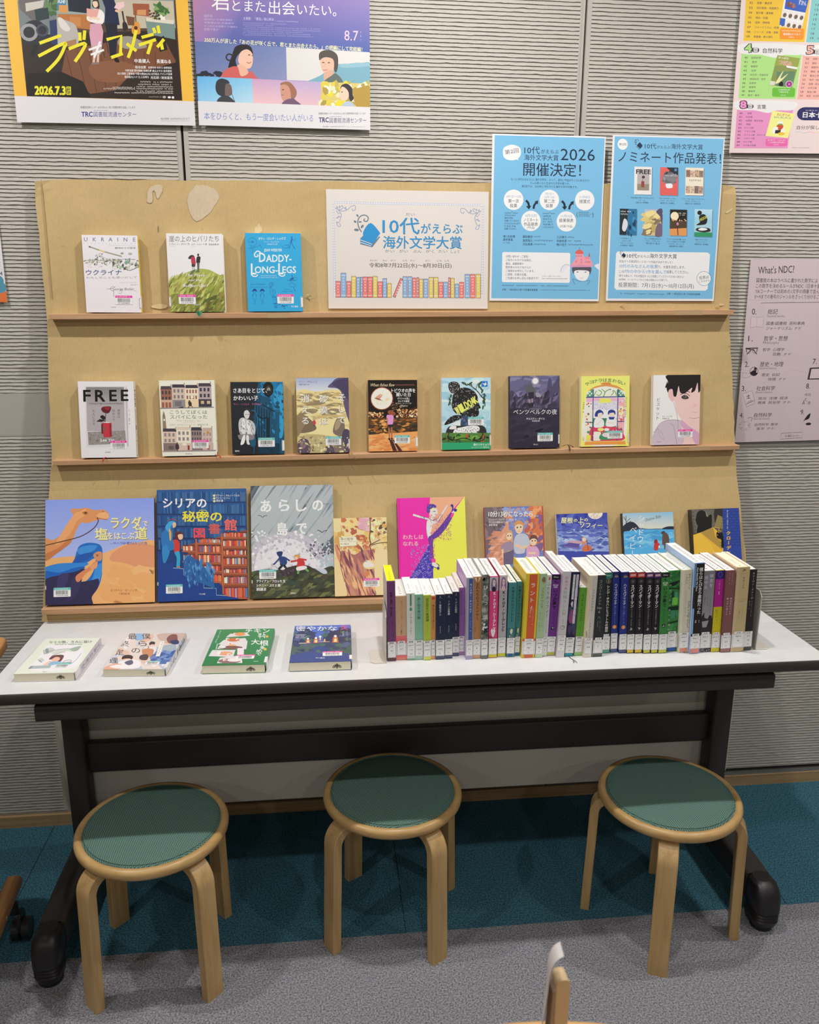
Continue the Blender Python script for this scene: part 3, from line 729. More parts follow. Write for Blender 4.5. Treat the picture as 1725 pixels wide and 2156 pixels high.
A.t('ANY ORPHAN', 172, 760, 18, nv, 190, 0, sk=.2); A.gk(165, 797, 225, 11, nv, 24)
for x in (222, 320): A.s([(x-34, 855), (x-14, 820), (x+14, 820), (x+34, 855), (x+10, 845), (x-10, 845)], '#1b3f86'); A.ring(x, 858, 15, 3, nv, 12); A.l([(x-14, 878), (x-26, 945), (x+24, 945), (x+14, 878), (x-14, 878)], 3.5, nv); A.l([(x-8, 950), (x-8, 1010)], 4, nv); A.l([(x+10, 950), (x+10, 1010)], 4, nv); A.l([(x-18, 885), (x-32, 910)], 4, nv); A.l([(x+16, 885), (x+30, 910)], 4, nv)
for x, y, r in ((435, 760, 26), (452, 862, 36), (425, 800, 14), (455, 920, 12)): A.ring(x, y, r, 3.5, nv, 14); A.l([(x-r, y), (x+r, y-r*.5)], 3, nv); A.l([(x, y-r), (x+r*.4, y+r)], 3, nv)
A.bl(60, 460, 900, 560, 1060, 3, 8, [nv, '#2a7fbd'], 21, 2.2); A.t('Judy at', 600, 822, 14, nv, 78, 0, sk=.3); A.t('Queen Hall', 583, 850, 15, nv, 122, 0, sk=.3); A.bl(12, 560, 1030, 640, 1070, 4, 9, [nv], 22, 1.5); A.t('早川書房', 690, 1047, 22, wh, 90)
t = front_book('blue book with white DADDY-LONG-LEGS lettering, third on the top shelf', A, 0.018, -0.3185, SH1(-0.32), Y1(0.018), 4.9, 0.4, side='#2f9ccd', stick=((515, 888, 722, 1008), PINK, '1212177638', 13), tab=(0.009, 0.034, 0.005))
# --- middle shelf
Y2 = lambda x, T: by(SH2(x)+0.008)-T-0.0078
def mid(label, A, T, cx, ang, **k): return front_book(label, A, T, cx, SH2(cx), Y2(cx, T), 8.3, ang, **k)
A = Art([(132, 130), (720, 128), (738, 945), (150, 945)], 0.1300, 0.1836, 1.3, '#d9d7da')
A.r(205, 178, 655, 835, '#cfccd0'); A.r(218, 190, 618, 660, '#a7a1a4'); A.q(218, 190, 618, 420, '#7f7a7e', '#a8a2a5'); A.p([(224, 668), (622, 655), (630, 795), (228, 808)], '#8d8784')
A.bl(60, 230, 665, 622, 800, 3, 12, ['#7d7774', '#9c9692', '#6f6a66'], 31, 2); A.p([(630, 200), (655, 200), (655, 830), (640, 820)], '#b7b3b6')
A.t('F', 190, 283, 122, '#0e0d0f', 72, 0.03); A.t('R', 314, 283, 122, '#0e0d0f', 100, 0.03); A.t('E', 465, 280, 118, '#0e0d0f', 72, 0.03); A.t('E', 588, 278, 118, '#0e0d0f', 72, 0.03)
A.t('Coming of Age at the End of History', 248, 365, 14, '#262527', 352)
A.v('歴史の', 558, 425, 30, '#4c4849', 33, None, 0); A.v('終わりで', 503, 425, 30, '#4c4849', 33, None, 0); A.v('大人になる', 290, 425, 30, '#4c4849', 34, None, 0); A.v('レア・イピ 山田文 訳', 670, 425, 14, '#5b5759', 15)
A.s([(372, 420), (400, 398), (475, 398), (468, 445), (440, 470), (400, 462), (380, 445)], '#5e1c22'); A.s([(400, 402), (470, 402), (440, 440)], '#84272f'); A.l([(420, 465), (412, 560)], 6, '#2b2225'); A.s([(360, 505), (385, 488), (418, 515), (400, 540), (372, 525)], '#2a1f23'); A.s([(320, 555), (360, 535), (385, 560), (350, 560)], '#342a2d'); A.s([(345, 530), (395, 540), (412, 556), (370, 548)], '#2a1f23')
A.rr(368, 575, 470, 690, 16, '#6d262a'); A.rr(388, 560, 478, 726, 18, '#bb3440'); A.q(455, 580, 476, 715, '#8e2730', '#8e2730'); A.e(432, 566, 40, 7, '#c4c2c2'); A.e(400, 640, 16, 26, '#7b5550'); A.l([(270, 795), (290, 800)], 3, '#3a3536')
A.t('Lea Ypi', 360, 755, 30, '#efedf0', 138, 0.03); A.t('勁草書房', 402, 888, 11, '#4a4849', 60)
sp = Art([(0, 0), (10, 0), (10, 90), (0, 90)], 0.020, 0.1836, 1.3, '#d3cfcc')
for k, ch in enumerate('FREE'): sp.t(ch, 5, 12+k*5.2, 4.4, '#151416', 4.5, 0.03, rot=90, an='c')
sp.v('歴史の終わりで大人になる', 5, 33, 2.6, '#444'); sp.r(3, 52, 7, 57, '#7a4a44'); sp.box(1, 70, 9, 88, 0.6, '#555')
t = mid('white FREE book with a red rose in a can, leftmost on the middle shelf', A, 0.020, -0.7293, -0.2, side='#d7d4d5', stick=((463, 762, 637, 855), PINK, '1213640045', 31), spine_art=sp)
ribbon(t, [(-.008, 0.004, 0.0008), (-.008, -.006, .001), (-.010, -.0105, -.002), (-.013, -.0112, -.009)], 0.003, '#b8343c', 'red bookmark ribbon')

A = Art([(1008, 115), (1590, 112), (1603, 912), (1015, 925)], 0.1318, 0.1835, 1.3, '#eadfcd')
def houses(A, x, top, bot, spec):
    for (w, h, wall, roof, win, rows, n) in spec:
        y = bot-h; A.r(x, y, x+w, bot, wall); A.p([(x, y), (x+4, y-34), (x+w-4, y-34), (x+w, y)], roof); A.r(x+w-12, y-52, x+w-2, y-20, '#a98a74')
        st = w/(n+0.4); q = []
        for r in range(rows):
            for k in range(n): xx = x+st*(k+0.35); yy = y+16+r*62; q.append([(xx, yy), (xx+st*.55, yy), (xx+st*.55, yy+36), (xx, yy+36)])
        A.many(q, win); x += w+2
houses(A, 1022, 0, 318, [(120, 110, '#93604f', '#4d4148', '#3f3c44', 2, 3), (138, 128, '#c8b4a6', '#3d3743', '#7f7476', 2, 3), (136, 122, '#dccdb8', '#3d3743', '#8f5f4f', 2, 4), (136, 140, '#a99a9b', '#453f49', '#3a3744', 2, 3)])
A.r(1022, 318, 1140, 402, '#c3a08c'); A.r(1142, 318, 1280, 402, '#8d8483'); A.r(1282, 318, 1418, 402, '#dcc59f'); A.r(1420, 312, 1558, 394, '#3a3944')
for x in (1030, 1068, 1104): A.r(x, 345, x+26, 402, '#94594b'); 
A.r(1170, 332, 1240, 385, '#6f6c6e'); A.r(1445, 330, 1478, 362, '#c7a684'); A.r(1508, 330, 1542, 362, '#c7a684'); A.e(1352, 288, 16, 16, '#e8dcc0'); A.p([(1012, 402), (1580, 392), (1580, 404), (1012, 416)], '#8e8588')
A.s([(1310, 345), (1325, 330), (1345, 350), (1345, 380), (1320, 385)], '#3b3034'); A.l([(1322, 378), (1308, 405)], 8, '#3b3034'); A.l([(1338, 378), (1355, 395)], 8, '#3b3034'); A.e(1325, 332, 9, 10, '#5b4038'); A.s([(1210, 398), (1250, 392), (1262, 402), (1215, 404)], '#2f2a30')
A.t('こうしてぼくは', 1112, 448, 44, '#4a4444', 396, 0); A.t('スパイになった', 1112, 500, 44, '#4a4444', 396, 0); A.t('How I Became a Spy', 1180, 539, 18, '#b99a86', 256, 0); A.gk(1232, 563, 152, 8, '#b99a86', 22); A.t('デボラ・ホプキンソン', 1108, 586, 18, '#4a4444', 196, 0); A.gk(1310, 584, 78, 7, '#9a8d85', 12); A.t('服部京子 訳', 1405, 583, 18, '#4a4444', 108, 0)
A.p([(1046, 435), (1062, 490), (1070, 625), (1030, 625), (1032, 490)], '#8c7763'); A.e(1049, 532, 10, 11, '#efe6d3'); A.p([(1038, 490), (1048, 440), (1058, 490)], '#7b6a66')
houses(A, 1028, 0, 780, [(148, 122, '#cdb8a8', '#443c46', '#8b7f80', 2, 3), (150, 140, '#e0d3c4', '#cdbfae', '#8c7d7a', 2, 3), (118, 136, '#8d7a78', '#3c3641', '#4a444c', 2, 4), (110, 130, '#c0aca0', '#b7a397', '#9b8a86', 2, 3)])
A.r(1030, 780, 1180, 866, '#7f6d68'); A.r(1182, 780, 1334, 866, '#c7b1a2'); A.r(1336, 780, 1452, 862, '#7a6c6b'); A.r(1454, 780, 1566, 860, '#bba79c'); A.r(1086, 812, 1140, 850, '#5e5552'); A.r(1290, 806, 1310, 856, '#7f2f30'); A.r(1502, 800, 1526, 856, '#9c6a5a'); A.e(1255, 795, 26, 14, '#e3d8c8'); A.p([(1020, 866), (1590, 852), (1590, 868), (1020, 880)], '#94898a')
A.s([(1162, 800), (1180, 785), (1196, 805), (1196, 845), (1162, 845)], '#3d3238'); A.e(1180, 782, 8, 9, '#6a4a40'); A.l([(1180, 845), (1180, 868)], 9, '#3d3238'); A.e(1510, 666, 13, 14, '#b58434')
A.t('東京創元社', 1265, 898, 13, '#5a5250', 72)
sp = Art([(0, 0), (10, 0), (10, 90), (0, 90)], 0.020, 0.1835, 1.3, '#e3d8c6'); sp.v('スパイになった', 5, 12, 4.4, '#4a4444', 5); sp.box(1, 72, 9, 88, 0.6, '#555'); sp.r(1, 86, 9, 90, '#2f3a6a')
t = mid('cream book with rows of town houses and a clock tower', A, 0.020, -0.5368, 0.25, side='#e5dac8', stick=((1343, 745, 1515, 838), PINK, '1213667400', 32), spine_art=sp)
ribbon(t, [(.060, .006, .0015), (.064, -.004, .003), (.071, -.0095, .001), (.076, -.0112, -.006)], 0.003, '#b8402f', 'red bookmark ribbon')

A = Art([(65, 105), (500, 105), (520, 710), (75, 716)], 0.1274, 0.1776, 1.3, '#20242a')
A.p([(300, 100), (500, 100), (525, 715), (330, 715), (250, 400)], '#1a4a66'); A.s([(330, 105), (500, 100), (515, 400), (440, 420), (400, 250), (320, 210)], '#1f6f9c'); A.s([(430, 200), (500, 140), (510, 520), (470, 560), (440, 360)], '#2f93c4'); A.bl(90, 300, 110, 510, 520, 3, 14, ['#1f628a', '#2b83b1', '#174b69', '#123a52'], 41, 2, 4, 60)
for k in range(9): x = 215+k*22; A.l([(x, 265+k*10), (x, 620)], 6, '#14232c')
A.l([(230, 240), (440, 350)], 14, '#123247'); A.cv([(240, 330), (290, 380), (330, 405), (370, 400)], 9, '#0f1f2a'); A.r(368, 400, 388, 620, '#0f2836'); A.r(440, 350, 475, 700, '#17506f'); A.r(436, 330, 480, 352, '#1c5c80'); A.s([(440, 320), (440, 300), (462, 295), (476, 308), (474, 325)], '#17465f'); A.e(458, 280, 16, 15, '#174a66'); A.r(300, 620, 480, 712, '#123449'); A.l([(290, 620), (440, 700)], 8, '#0e2735')
A.cv([(225, 340), (270, 350), (290, 420), (280, 480), (262, 560)], 9, '#21617f'); A.s([(225, 560), (270, 560), (272, 640), (232, 640)], '#1d526f'); A.l([(262, 640), (258, 712)], 9, '#194862')
A.e(380, 165, 44, 62, '#161718'); A.e(384, 172, 26, 40, '#33302f'); A.e(384, 172, 15, 22, '#8b8784'); A.e(384, 190, 20, 16, '#222')
A.s([(172, 380), (180, 335), (210, 318), (240, 340), (245, 420), (250, 480), (225, 450), (180, 440)], '#2b2d31'); A.s([(180, 350), (205, 338), (225, 365), (215, 405), (195, 410), (178, 385)], '#c9c8c8'); A.e(195, 375, 5, 3, '#333'); A.e(214, 374, 5, 3, '#333')
A.s([(140, 415), (170, 400), (200, 415), (245, 430), (270, 470), (268, 540), (240, 545), (150, 545), (130, 470)], '#b8b9bb'); A.s([(160, 430), (180, 415), (185, 510), (165, 500)], '#e3e3e4'); A.s([(200, 430), (225, 425), (228, 520), (205, 510)], '#dcdcdd'); A.s([(155, 500), (200, 515), (240, 500), (250, 530), (190, 540), (150, 530)], '#d0d0d1'); A.s([(135, 545), (250, 545), (262, 575), (240, 590), (150, 590), (128, 570)], '#7e7b7b')
A.s([(165, 560), (185, 550), (180, 610), (160, 632), (145, 625)], '#dededf'); A.s([(195, 555), (215, 555), (218, 605), (225, 630), (200, 622)], '#d4d4d5'); A.bl(40, 140, 420, 260, 540, 2, 8, ['#8e8f92', '#cfd0d1', '#6d6e71'], 42, 2.4, 4, 70)
A.t('さあ目をとじて、', 90, 175, 40, '#e6e6e8', 280, 0.02); A.t('かわいい子', 90, 237, 40, '#e6e6e8', 206, 0.02); A.t('サリー・ニコルズ', 92, 288, 17, '#b0637c', 130, 0.01); A.t('杉本詠美 訳', 245, 287, 15, '#b0637c', 82, 0.01); A.t('偕成社', 96, 686, 14, '#d8d8da', 40)
mid('dark blue book with a girl hugging her knees by a staircase', A, 0.014, -0.3706, -0.1, side='#1b2a38', stick=((297, 570, 436, 650), TEAL, '1124106110', 33), tab=(0.008, 0.034, 0.0055))

A = Art([(617, 73), (1055, 73), (1072, 700), (628, 708)], 0.1293, 0.1850, 1.3, '#cdbd86')
A.q(610, 60, 1080, 185, '#8f9fc4', '#c9cdd2')
for k in range(9): y = 175+k*28; A.s([(600, y+20), (680+(k*53) % 120, y-8), (800, y+14), (900+(k*37) % 90, y-6), (1080, y+12), (1080, y+60), (600, y+60)], ['#d7c88f', '#c1ad78', '#dccf98'][k % 3])
for x0, y0, x1, y1 in ((640, 205, 760, 240), (780, 195, 930, 235), (700, 260, 860, 300), (860, 280, 1000, 310), (640, 330, 800, 372), (830, 330, 990, 380)): A.s([(x0, y1), ((x0+x1)/2, y0), (x1, y0+8), (x1-30, y1-4)], '#8d7c60')
A.s([(625, 400), (760, 380), (860, 440), (1000, 470), (1070, 500), (1075, 580), (800, 560), (625, 500)], '#dccf98'); A.s([(628, 520), (700, 400), (790, 490), (720, 530)], '#74644f'); A.s([(625, 385), (720, 395), (660, 520), (625, 560)], '#8a7659'); A.s([(680, 560), (880, 555), (960, 600), (1000, 700), (730, 710)], '#b3a578')
A.s([(885, 150), (920, 110), (960, 78), (1060, 70), (1075, 440), (1050, 400), (1020, 300), (1000, 200), (960, 160)], '#5a5070'); A.s([(920, 120), (1010, 78), (1058, 80), (1062, 260), (1000, 180)], '#453d5b')
A.s([(928, 520), (950, 430), (985, 400), (1020, 430), (1030, 520), (1010, 560), (960, 555)], '#77685f'); A.s([(950, 440), (985, 410), (1000, 430), (980, 490), (945, 510)], '#a08d72'); A.s([(1010, 530), (1045, 500), (1075, 540), (1075, 700), (1000, 700)], '#4a4258'); A.s([(862, 660), (890, 630), (930, 650), (945, 706), (868, 706)], '#54495a'); A.s([(940, 600), (980, 560), (1010, 600), (1020, 700), (950, 706)], '#7a6a66'); A.s([(630, 620), (660, 585), (710, 590), (735, 640), (728, 706), (630, 706)], '#56485a'); A.s([(650, 610), (690, 600), (700, 650), (660, 670)], '#7f6a72')
A.bl(90, 630, 560, 1060, 700, 3, 11, ['#c7b98a', '#8f8163', '#6b5d5a', '#d6cba0'], 51, 2); A.bl(60, 640, 190, 980, 420, 4, 14, ['#b7a472', '#e0d5a4', '#9b8a66'], 52, 3.5, 4, 10)
A.s([(758, 405), (770, 395), (782, 405), (780, 425), (760, 425)], '#b9a27a'); A.s([(756, 435), (775, 428), (785, 450), (768, 470)], '#b83c50'); A.l([(768, 465), (766, 478)], 5, '#42363c')
for s, x, y in (('そして', 1000, 188), ('砂漠は', 848, 200), ('消える', 695, 195)): A.v(s, x+3, y+3, 64, '#7d7350', 94, 72); A.v(s, x, y, 64, '#f4f2ea', 94, 72)
A.t('マリー・パヴレンコ', 642, 106, 18, '#4f5064', 150, 0.01); A.t('河野万里子 訳', 642, 128, 13, '#4f5064', 86, 0.01)
t = mid('sand coloured book with desert dunes and a purple cliff, fourth on the middle shelf', A, 0.022, -0.2091, 0.0, hard=True, side='#b9ab80', stick=((868, 562, 998, 638), TEAL, '1124124498', 34), tab=(0.010, 0.034, 0.003))
ribbon(t, [(.060, .006, .0012), (.063, -.003, .002), (.068, -.0085, .0), (.074, -.012, -.011), (.079, -.0105, -.0175)], 0.0034, '#a97f55', 'tan bookmark ribbon')

A = Art([(1218, 93), (1630, 92), (1650, 688), (1235, 695)], 0.1238, 0.1778, 1.3, '#17130f')
A.e(1338, 247, 100, 100, '#4a1d14'); A.e(1338, 247, 92, 92, '#e7a184'); A.e(1338, 247, 87, 87, '#f3ead2'); A.bl(20, 1280, 190, 1400, 310, 5, 16, ['#e6d8b8', '#efe3c6', '#dccaa8'], 60, 1.5)
A.s([(1275, 243), (1310, 245), (1345, 268), (1330, 262), (1300, 255)], '#8f4a3c'); A.s([(1310, 242), (1345, 210), (1325, 245)], '#c88a74'); A.s([(1285, 235), (1330, 206), (1312, 240)], '#d09a84')
A.s([(1228, 352), (1260, 362), (1310, 368), (1345, 388), (1350, 405), (1228, 410)], '#3a1d12'); A.bl(70, 1228, 362, 1350, 408, 3, 9, ['#d88a50', '#f0c08a', '#b5642f', '#f6e0bb'], 61); A.s([(1455, 405), (1500, 360), (1560, 340), (1640, 320), (1645, 415), (1455, 415)], '#40200f'); A.bl(150, 1465, 335, 1640, 412, 3, 9, ['#e29a5a', '#f5d3a2', '#c06c34', '#f8e7c6', '#8f4f24'], 62); A.bl(50, 1420, 280, 1520, 350, 2, 4, ['#e8b489', '#d8926a'], 63)
A.p([(1228, 410), (1645, 405), (1645, 525), (1232, 552)], '#3f2c1d'); A.q(1230, 410, 1645, 540, '#5a3a20', '#2c2a20'); A.bl(110, 1232, 414, 1640, 535, 4, 14, ['#9a5f2c', '#6e4a28', '#3a3a2a', '#c78440', '#2a261d'], 64, 3.2, 4, 0); A.bl(26, 1330, 420, 1380, 545, 4, 10, ['#e6a860', '#c9823c'], 65, 2.6, 4, 0)
A.p([(1230, 553), (1645, 522), (1652, 690), (1236, 697)], '#dd9a5c'); A.bl(60, 1240, 560, 1640, 690, 5, 18, ['#d38c4e', '#e6ab70', '#c98248'], 66, 3, 4, -10); A.p([(1405, 592), (1432, 594), (1475, 688), (1440, 690)], '#43262a'); A.p([(1432, 592), (1445, 594), (1520, 688), (1488, 690)], '#43262a')
A.s([(1392, 352), (1420, 345), (1455, 370), (1450, 388), (1420, 385), (1395, 375)], '#8f4c34'); A.s([(1382, 388), (1405, 384), (1435, 388), (1440, 420), (1430, 468), (1392, 466), (1382, 430)], '#cf8fc0'); A.p([(1392, 466), (1432, 464), (1434, 488), (1394, 490)], '#2c2226'); A.l([(1402, 490), (1408, 585)], 12, '#a86a4a'); A.l([(1424, 488), (1428, 585)], 12, '#a86a4a'); A.l([(1386, 410), (1388, 470)], 7, '#a86a4a'); A.s([(1398, 582), (1414, 582), (1414, 594), (1400, 594)], '#2c2226'); A.s([(1420, 580), (1436, 580), (1436, 590), (1422, 590)], '#2c2226')
A.t('When fishes flew', 1240, 133, 26, '#e9c6a0', 205, 0.0, sk=.25); A.gk(1452, 135, 160, 14, '#8d5a4c', 20); A.t('トビウオの声を', 1418, 180, 34, '#efe9e2', 200, 0.02); A.t('聞いた日', 1460, 214, 32, '#efe9e2', 118, 0.02); A.t('ギリシャの島と', 1470, 246, 18, '#efe9e2', 102); A.t('エレナの秘密', 1474, 268, 18, '#efe9e2', 96); A.t('マイケル・モーパーゴ 作', 1456, 287, 12, '#e0d6cc', 130, 0); A.t('佐藤見果夢 訳', 1490, 309, 12, '#e0d6cc', 66, 0)
mid('black and orange book with a full moon and a child seen from behind', A, 0.015, -0.0340, 0.0, side='#c78a50', stick=((1452, 555, 1580, 625), TEAL, '1124103268', 35), tab=(0.010, 0.036, 0.0055))

A = Art([(150, 148), (705, 147), (730, 955), (175, 965)], 0.1258, 0.1808, 1.3, '#a9cbd8')
A.q(140, 140, 740, 420, '#a5c9dc', '#c6dee4'); A.bl(40, 150, 160, 720, 780, 12, 50, ['#b7d6e0', '#93bdd0', '#cfe3e6', '#8fb7c6'], 71, 2.2, 6, 0)
for x, y, r in ((260, 490, 40), (640, 560, 55), (690, 690, 40), (600, 600, 30), (660, 250, 30)): A.ring(x, y, r, 5, '#86bcc4', 18); A.ring(x+4, y+4, r*.55, 4, '#86bcc4', 14)
A.cv([(440, 215), (500, 250), (560, 300), (600, 350), (640, 400), (650, 470)], 10, '#2a2623'); A.cv([(540, 285), (560, 220), (600, 200)], 6, '#2a2623'); A.cv([(600, 350), (640, 330), (660, 360)], 5, '#2a2623'); A.cv([(480, 230), (430, 225), (390, 215)], 5, '#2a2623')
for x, y, a in ((400, 205, 10), (425, 222, 30), (480, 210, -30), (485, 225, 60), (590, 210, -60), (575, 240, 80), (600, 270, 60), (615, 300, -70), (640, 345, 80), (640, 380, 60), (630, 420, 80), (628, 480, 100), (262, 350, 100), (250, 390, 70), (255, 430, 60), (245, 440, 110)): A.e(x, y, 26, 10, '#2f4f33', a, 10)
A.s([(230, 250), (240, 205), (290, 190), (340, 205), (362, 250), (345, 300), (300, 322), (255, 310)], '#1b1b1d'); A.s([(275, 420), (290, 330), (340, 275), (420, 258), (510, 290), (560, 350), (572, 420), (602, 485), (578, 500), (585, 540), (568, 580), (500, 590), (400, 600), (380, 560), (320, 545), (280, 490)], '#1d1c1e'); A.s([(195, 680), (230, 620), (290, 575), (380, 570), (395, 600), (340, 630), (260, 665)], '#1b1a1c'); A.bl(260, 245, 205, 575, 590, 2, 5, ['#e9e7e2', '#b9b7b0', '#d6d4c8'], 72); A.bl(60, 235, 200, 350, 310, 2, 5, ['#e9e7e2', '#b9b7b0'], 73); A.bl(40, 225, 590, 380, 660, 2, 4, ['#e9e7e2', '#b9b7b0'], 74)
A.s([(400, 580), (480, 590), (500, 680), (440, 700), (380, 690)], '#3a4664'); A.bl(26, 395, 590, 490, 690, 4, 12, ['#52608a', '#2c3450', '#6b7798'], 75, 2, 4, 80)
for k, (ch, x, y) in enumerate(zip('WILDOAK', (340, 378, 410, 440, 476, 510, 540), (520, 492, 474, 458, 436, 414, 396))): A.t(ch, x, y, 92-k*1.5, '#d6dc6a', 36, 0.03, rot=-28, an='c')
A.t('by C.C. Harrington', 392, 540, 20, '#cfd7a0', 160, 0.01, rot=-31)
A.s([(215, 800), (230, 720), (280, 690), (400, 690), (560, 685), (650, 700), (680, 780), (660, 830), (500, 860), (280, 850)], '#2a2b2c'); A.s([(300, 790), (320, 725), (400, 705), (480, 690), (560, 690), (595, 710), (590, 745), (560, 760), (630, 790), (540, 780), (460, 775), (400, 790)], '#e6e5e2'); A.s([(250, 720), (280, 690), (330, 695), (320, 725), (270, 730)], '#d8d7d4'); A.bl(60, 320, 700, 590, 780, 3, 7, ['#3a3a3c', '#77777a'], 76)
A.q(170, 770, 740, 880, '#4f7a3f', '#3d6d33'); A.s([(300, 800), (400, 785), (520, 800), (620, 830), (500, 850), (320, 845)], '#5d8f3c'); A.bl(30, 190, 790, 720, 870, 5, 16, ['#2f4a28', '#6ba043', '#23221f', '#a3552f'], 77, 2.4); 
for pts in ([(230, 810), (300, 850), (420, 830), (500, 850)], [(640, 780), (600, 840), (520, 860)], [(250, 770), (240, 830), (300, 860)], [(660, 800), (640, 850), (560, 870)]): A.cv(pts, 9, '#221f1c')
A.p([(170, 885), (735, 875), (735, 960), (172, 970)], '#2a9a68'); A.t('森のユキヒョウ', 532, 902, 27, '#eef2ee', 176, 0.02); A.t('C.C. ハリントン 作  中野怜奈 訳', 510, 933, 16, '#e0e8e0', 200); A.r(603, 186, 672, 250, '#2470b8'); A.s([(610, 210), (640, 214), (652, 195), (656, 215), (668, 222), (652, 228), (640, 244), (634, 228)], '#eef2f6')
mid('pale blue WILDOAK book with a starry girl in profile above a white leopard', A, 0.018, 0.1527, 0.1, side='#dfe5e3', stick=((464, 588, 640, 684), TEAL, '1124126780', 36), tab=(0.010, 0.037, 0.003))

A = Art([(928, 125), (1480, 120), (1515, 935), (945, 945)], 0.1294, 0.1835, 1.3, '#332e3f')
A.q(920, 115, 1500, 330, '#6c6c90', '#6a6384'); A.bl(60, 935, 130, 1470, 330, 14, 46, ['#75769a', '#5f5e80', '#7f7c9c', '#585473'], 81, 3, 6, 0); A.e(1212, 180, 46, 46, '#8d8ba2'); A.e(1212, 180, 32, 32, '#ece9d8')
A.s([(1350, 230), (1355, 170), (1375, 145), (1395, 180), (1400, 240), (1440, 180), (1480, 140), (1490, 460), (1400, 470), (1340, 400)], '#4a4562'); A.s([(935, 300), (990, 310), (1030, 360), (1090, 370), (1200, 390), (1340, 330), (1400, 400), (1490, 440), (1495, 560), (940, 560)], '#443e56'); A.bl(110, 940, 320, 1480, 520, 8, 26, ['#3a344a', '#575069', '#2f2a3b', '#69617a'], 82, 2.4, 4, -60); A.q(935, 480, 1510, 945, '#332e40', '#2c2737'); A.bl(70, 940, 520, 1505, 930, 14, 50, ['#363143', '#2d2838'], 83, 3, 5, -20)
A.e(1155, 208, 17, 18, '#5a5a5c'); A.s([(1110, 260), (1140, 228), (1180, 232), (1215, 290), (1195, 310), (1145, 310), (1118, 305)], '#55565a'); A.p([(1138, 305), (1200, 300), (1205, 372), (1140, 382)], '#2b2736'); A.l([(1152, 380), (1158, 430)], 22, '#8d7f8d'); A.l([(1182, 375), (1186, 420)], 20, '#8d7f8d'); A.l([(1158, 425), (1160, 475)], 24, '#27232f'); A.l([(1186, 418), (1190, 470)], 22, '#27232f'); A.e(1243, 292, 13, 14, '#74727e'); A.s([(1220, 320), (1245, 305), (1285, 340), (1262, 362), (1235, 360)], '#8b8a98'); A.p([(1235, 358), (1265, 356), (1275, 430), (1240, 430)], '#3a3447')
A.t('KÄRNTNERGRAT', 1155, 490, 10, '#a39fb0', 140, 0); A.t('ペンツベルクの夜', 975, 522, 60, '#ebe9ee', 494, 0.0); A.t('キルステン・ボイエ', 1125, 600, 26, '#dcd9e2', 208, 0.01); A.t('木本栄 訳', 1190, 626, 18, '#dcd9e2', 88, 0.01); A.t('静山社', 1215, 898, 16, '#d5d2dc', 52, 0)
t = mid('dark violet book with two children walking at moonlit night, seventh on the middle shelf', A, 0.018, 0.3304, 0.3, hard=True, side='#2b2636', stick=((1260, 760, 1432, 862), TEAL, '1124124438', 37), tab=(0.010, 0.034, 0.003))
ribbon(t, [(.060, .012, .0012), (.072, .0, .003), (.084, -.006, .0075), (.094, -.010, .004), (.099, -.0108, .0)], 0.003, '#2b2430', 'dark bookmark ribbon'); ribbon(t, [(.084, -.0065, .007), (.088, -.0095, .003), (.090, -.0115, -.008)], 0.004, '#5d4334', 'brown bookmark ribbon')

A = Art([(133, 112), (582, 107), (610, 758), (160, 768)], 0.1290, 0.1808, 1.3, '#e2df72')
for k, ch in enumerate('サヨナラは言わない'): A.t(ch, (192, 233, 272, 313, 356, 399, 444, 490, 527)[k], (183, 165, 155, 150, 147, 149, 154, 163, 178)[k], 36, '#3f7050', 38, 0.02, an='c', rot=(-16, -10, -6, -3, 0, 3, 7, 12, 16)[k])
A.s([(190, 720), (188, 300), (210, 255), (280, 215), (370, 200), (460, 212), (530, 250), (550, 300), (560, 715)], '#e6e0d0')
A.s([(205, 250), (260, 210), (330, 190), (370, 172), (410, 185), (480, 205), (535, 245), (470, 222), (370, 205), (280, 218)], '#cf8f4c'); A.s([(320, 185), (340, 170), (395, 170), (412, 186)], '#c98444')
A.p([(248, 235), (475, 232), (480, 300), (250, 302)], '#d9dbc9'); A.s([(195, 300), (205, 265), (248, 232), (250, 302)], '#4f8f6a'); A.s([(475, 232), (520, 255), (545, 300), (480, 300)], '#4f8f6a')
for pts in ([(255, 300), (290, 240), (330, 260), (310, 290), (285, 280)], [(350, 300), (370, 250), (410, 235), (440, 260), (420, 290)], [(400, 230), (450, 250), (470, 290)], [(330, 230), (360, 260), (350, 295)]): A.cv(pts, 7, '#58935a')
for x, y in ((222, 272), (508, 270)): 
    for a, c in ((0, -16), (0, 16), (-16, 0), (16, 0)): A.e(x+a, y+c, 8, 8, '#f0f0e6', n=10)
for x, y in ((290, 240), (350, 232), (425, 240), (375, 270)): A.e(x, y, 10, 9, '#e6e6dc', n=10)
A.r(190, 312, 548, 420, '#d9a8c4'); A.r(255, 340, 480, 420, '#c9c9d6'); A.p([(318, 318), (415, 318), (428, 355), (308, 358)], '#d8d85e'); A.r(255, 420, 485, 580, '#dadbe6'); A.bl(60, 260, 360, 480, 430, 3, 6, ['#9a9ab6', '#eeeef2'], 91); A.r(190, 350, 248, 700, '#e4dccf'); A.r(490, 330, 555, 700, '#e8a8ac'); A.e(520, 430, 28, 45, '#efe39a'); A.bl(40, 195, 360, 248, 690, 5, 14, ['#c94a5c', '#e9e3d6', '#3f6a52', '#d8b23a', '#f2c7ca'], 92); A.bl(46, 492, 340, 552, 690, 5, 15, ['#d0485c', '#7b4a86', '#f4e6c0', '#e0903c', '#eec4d4'], 93)
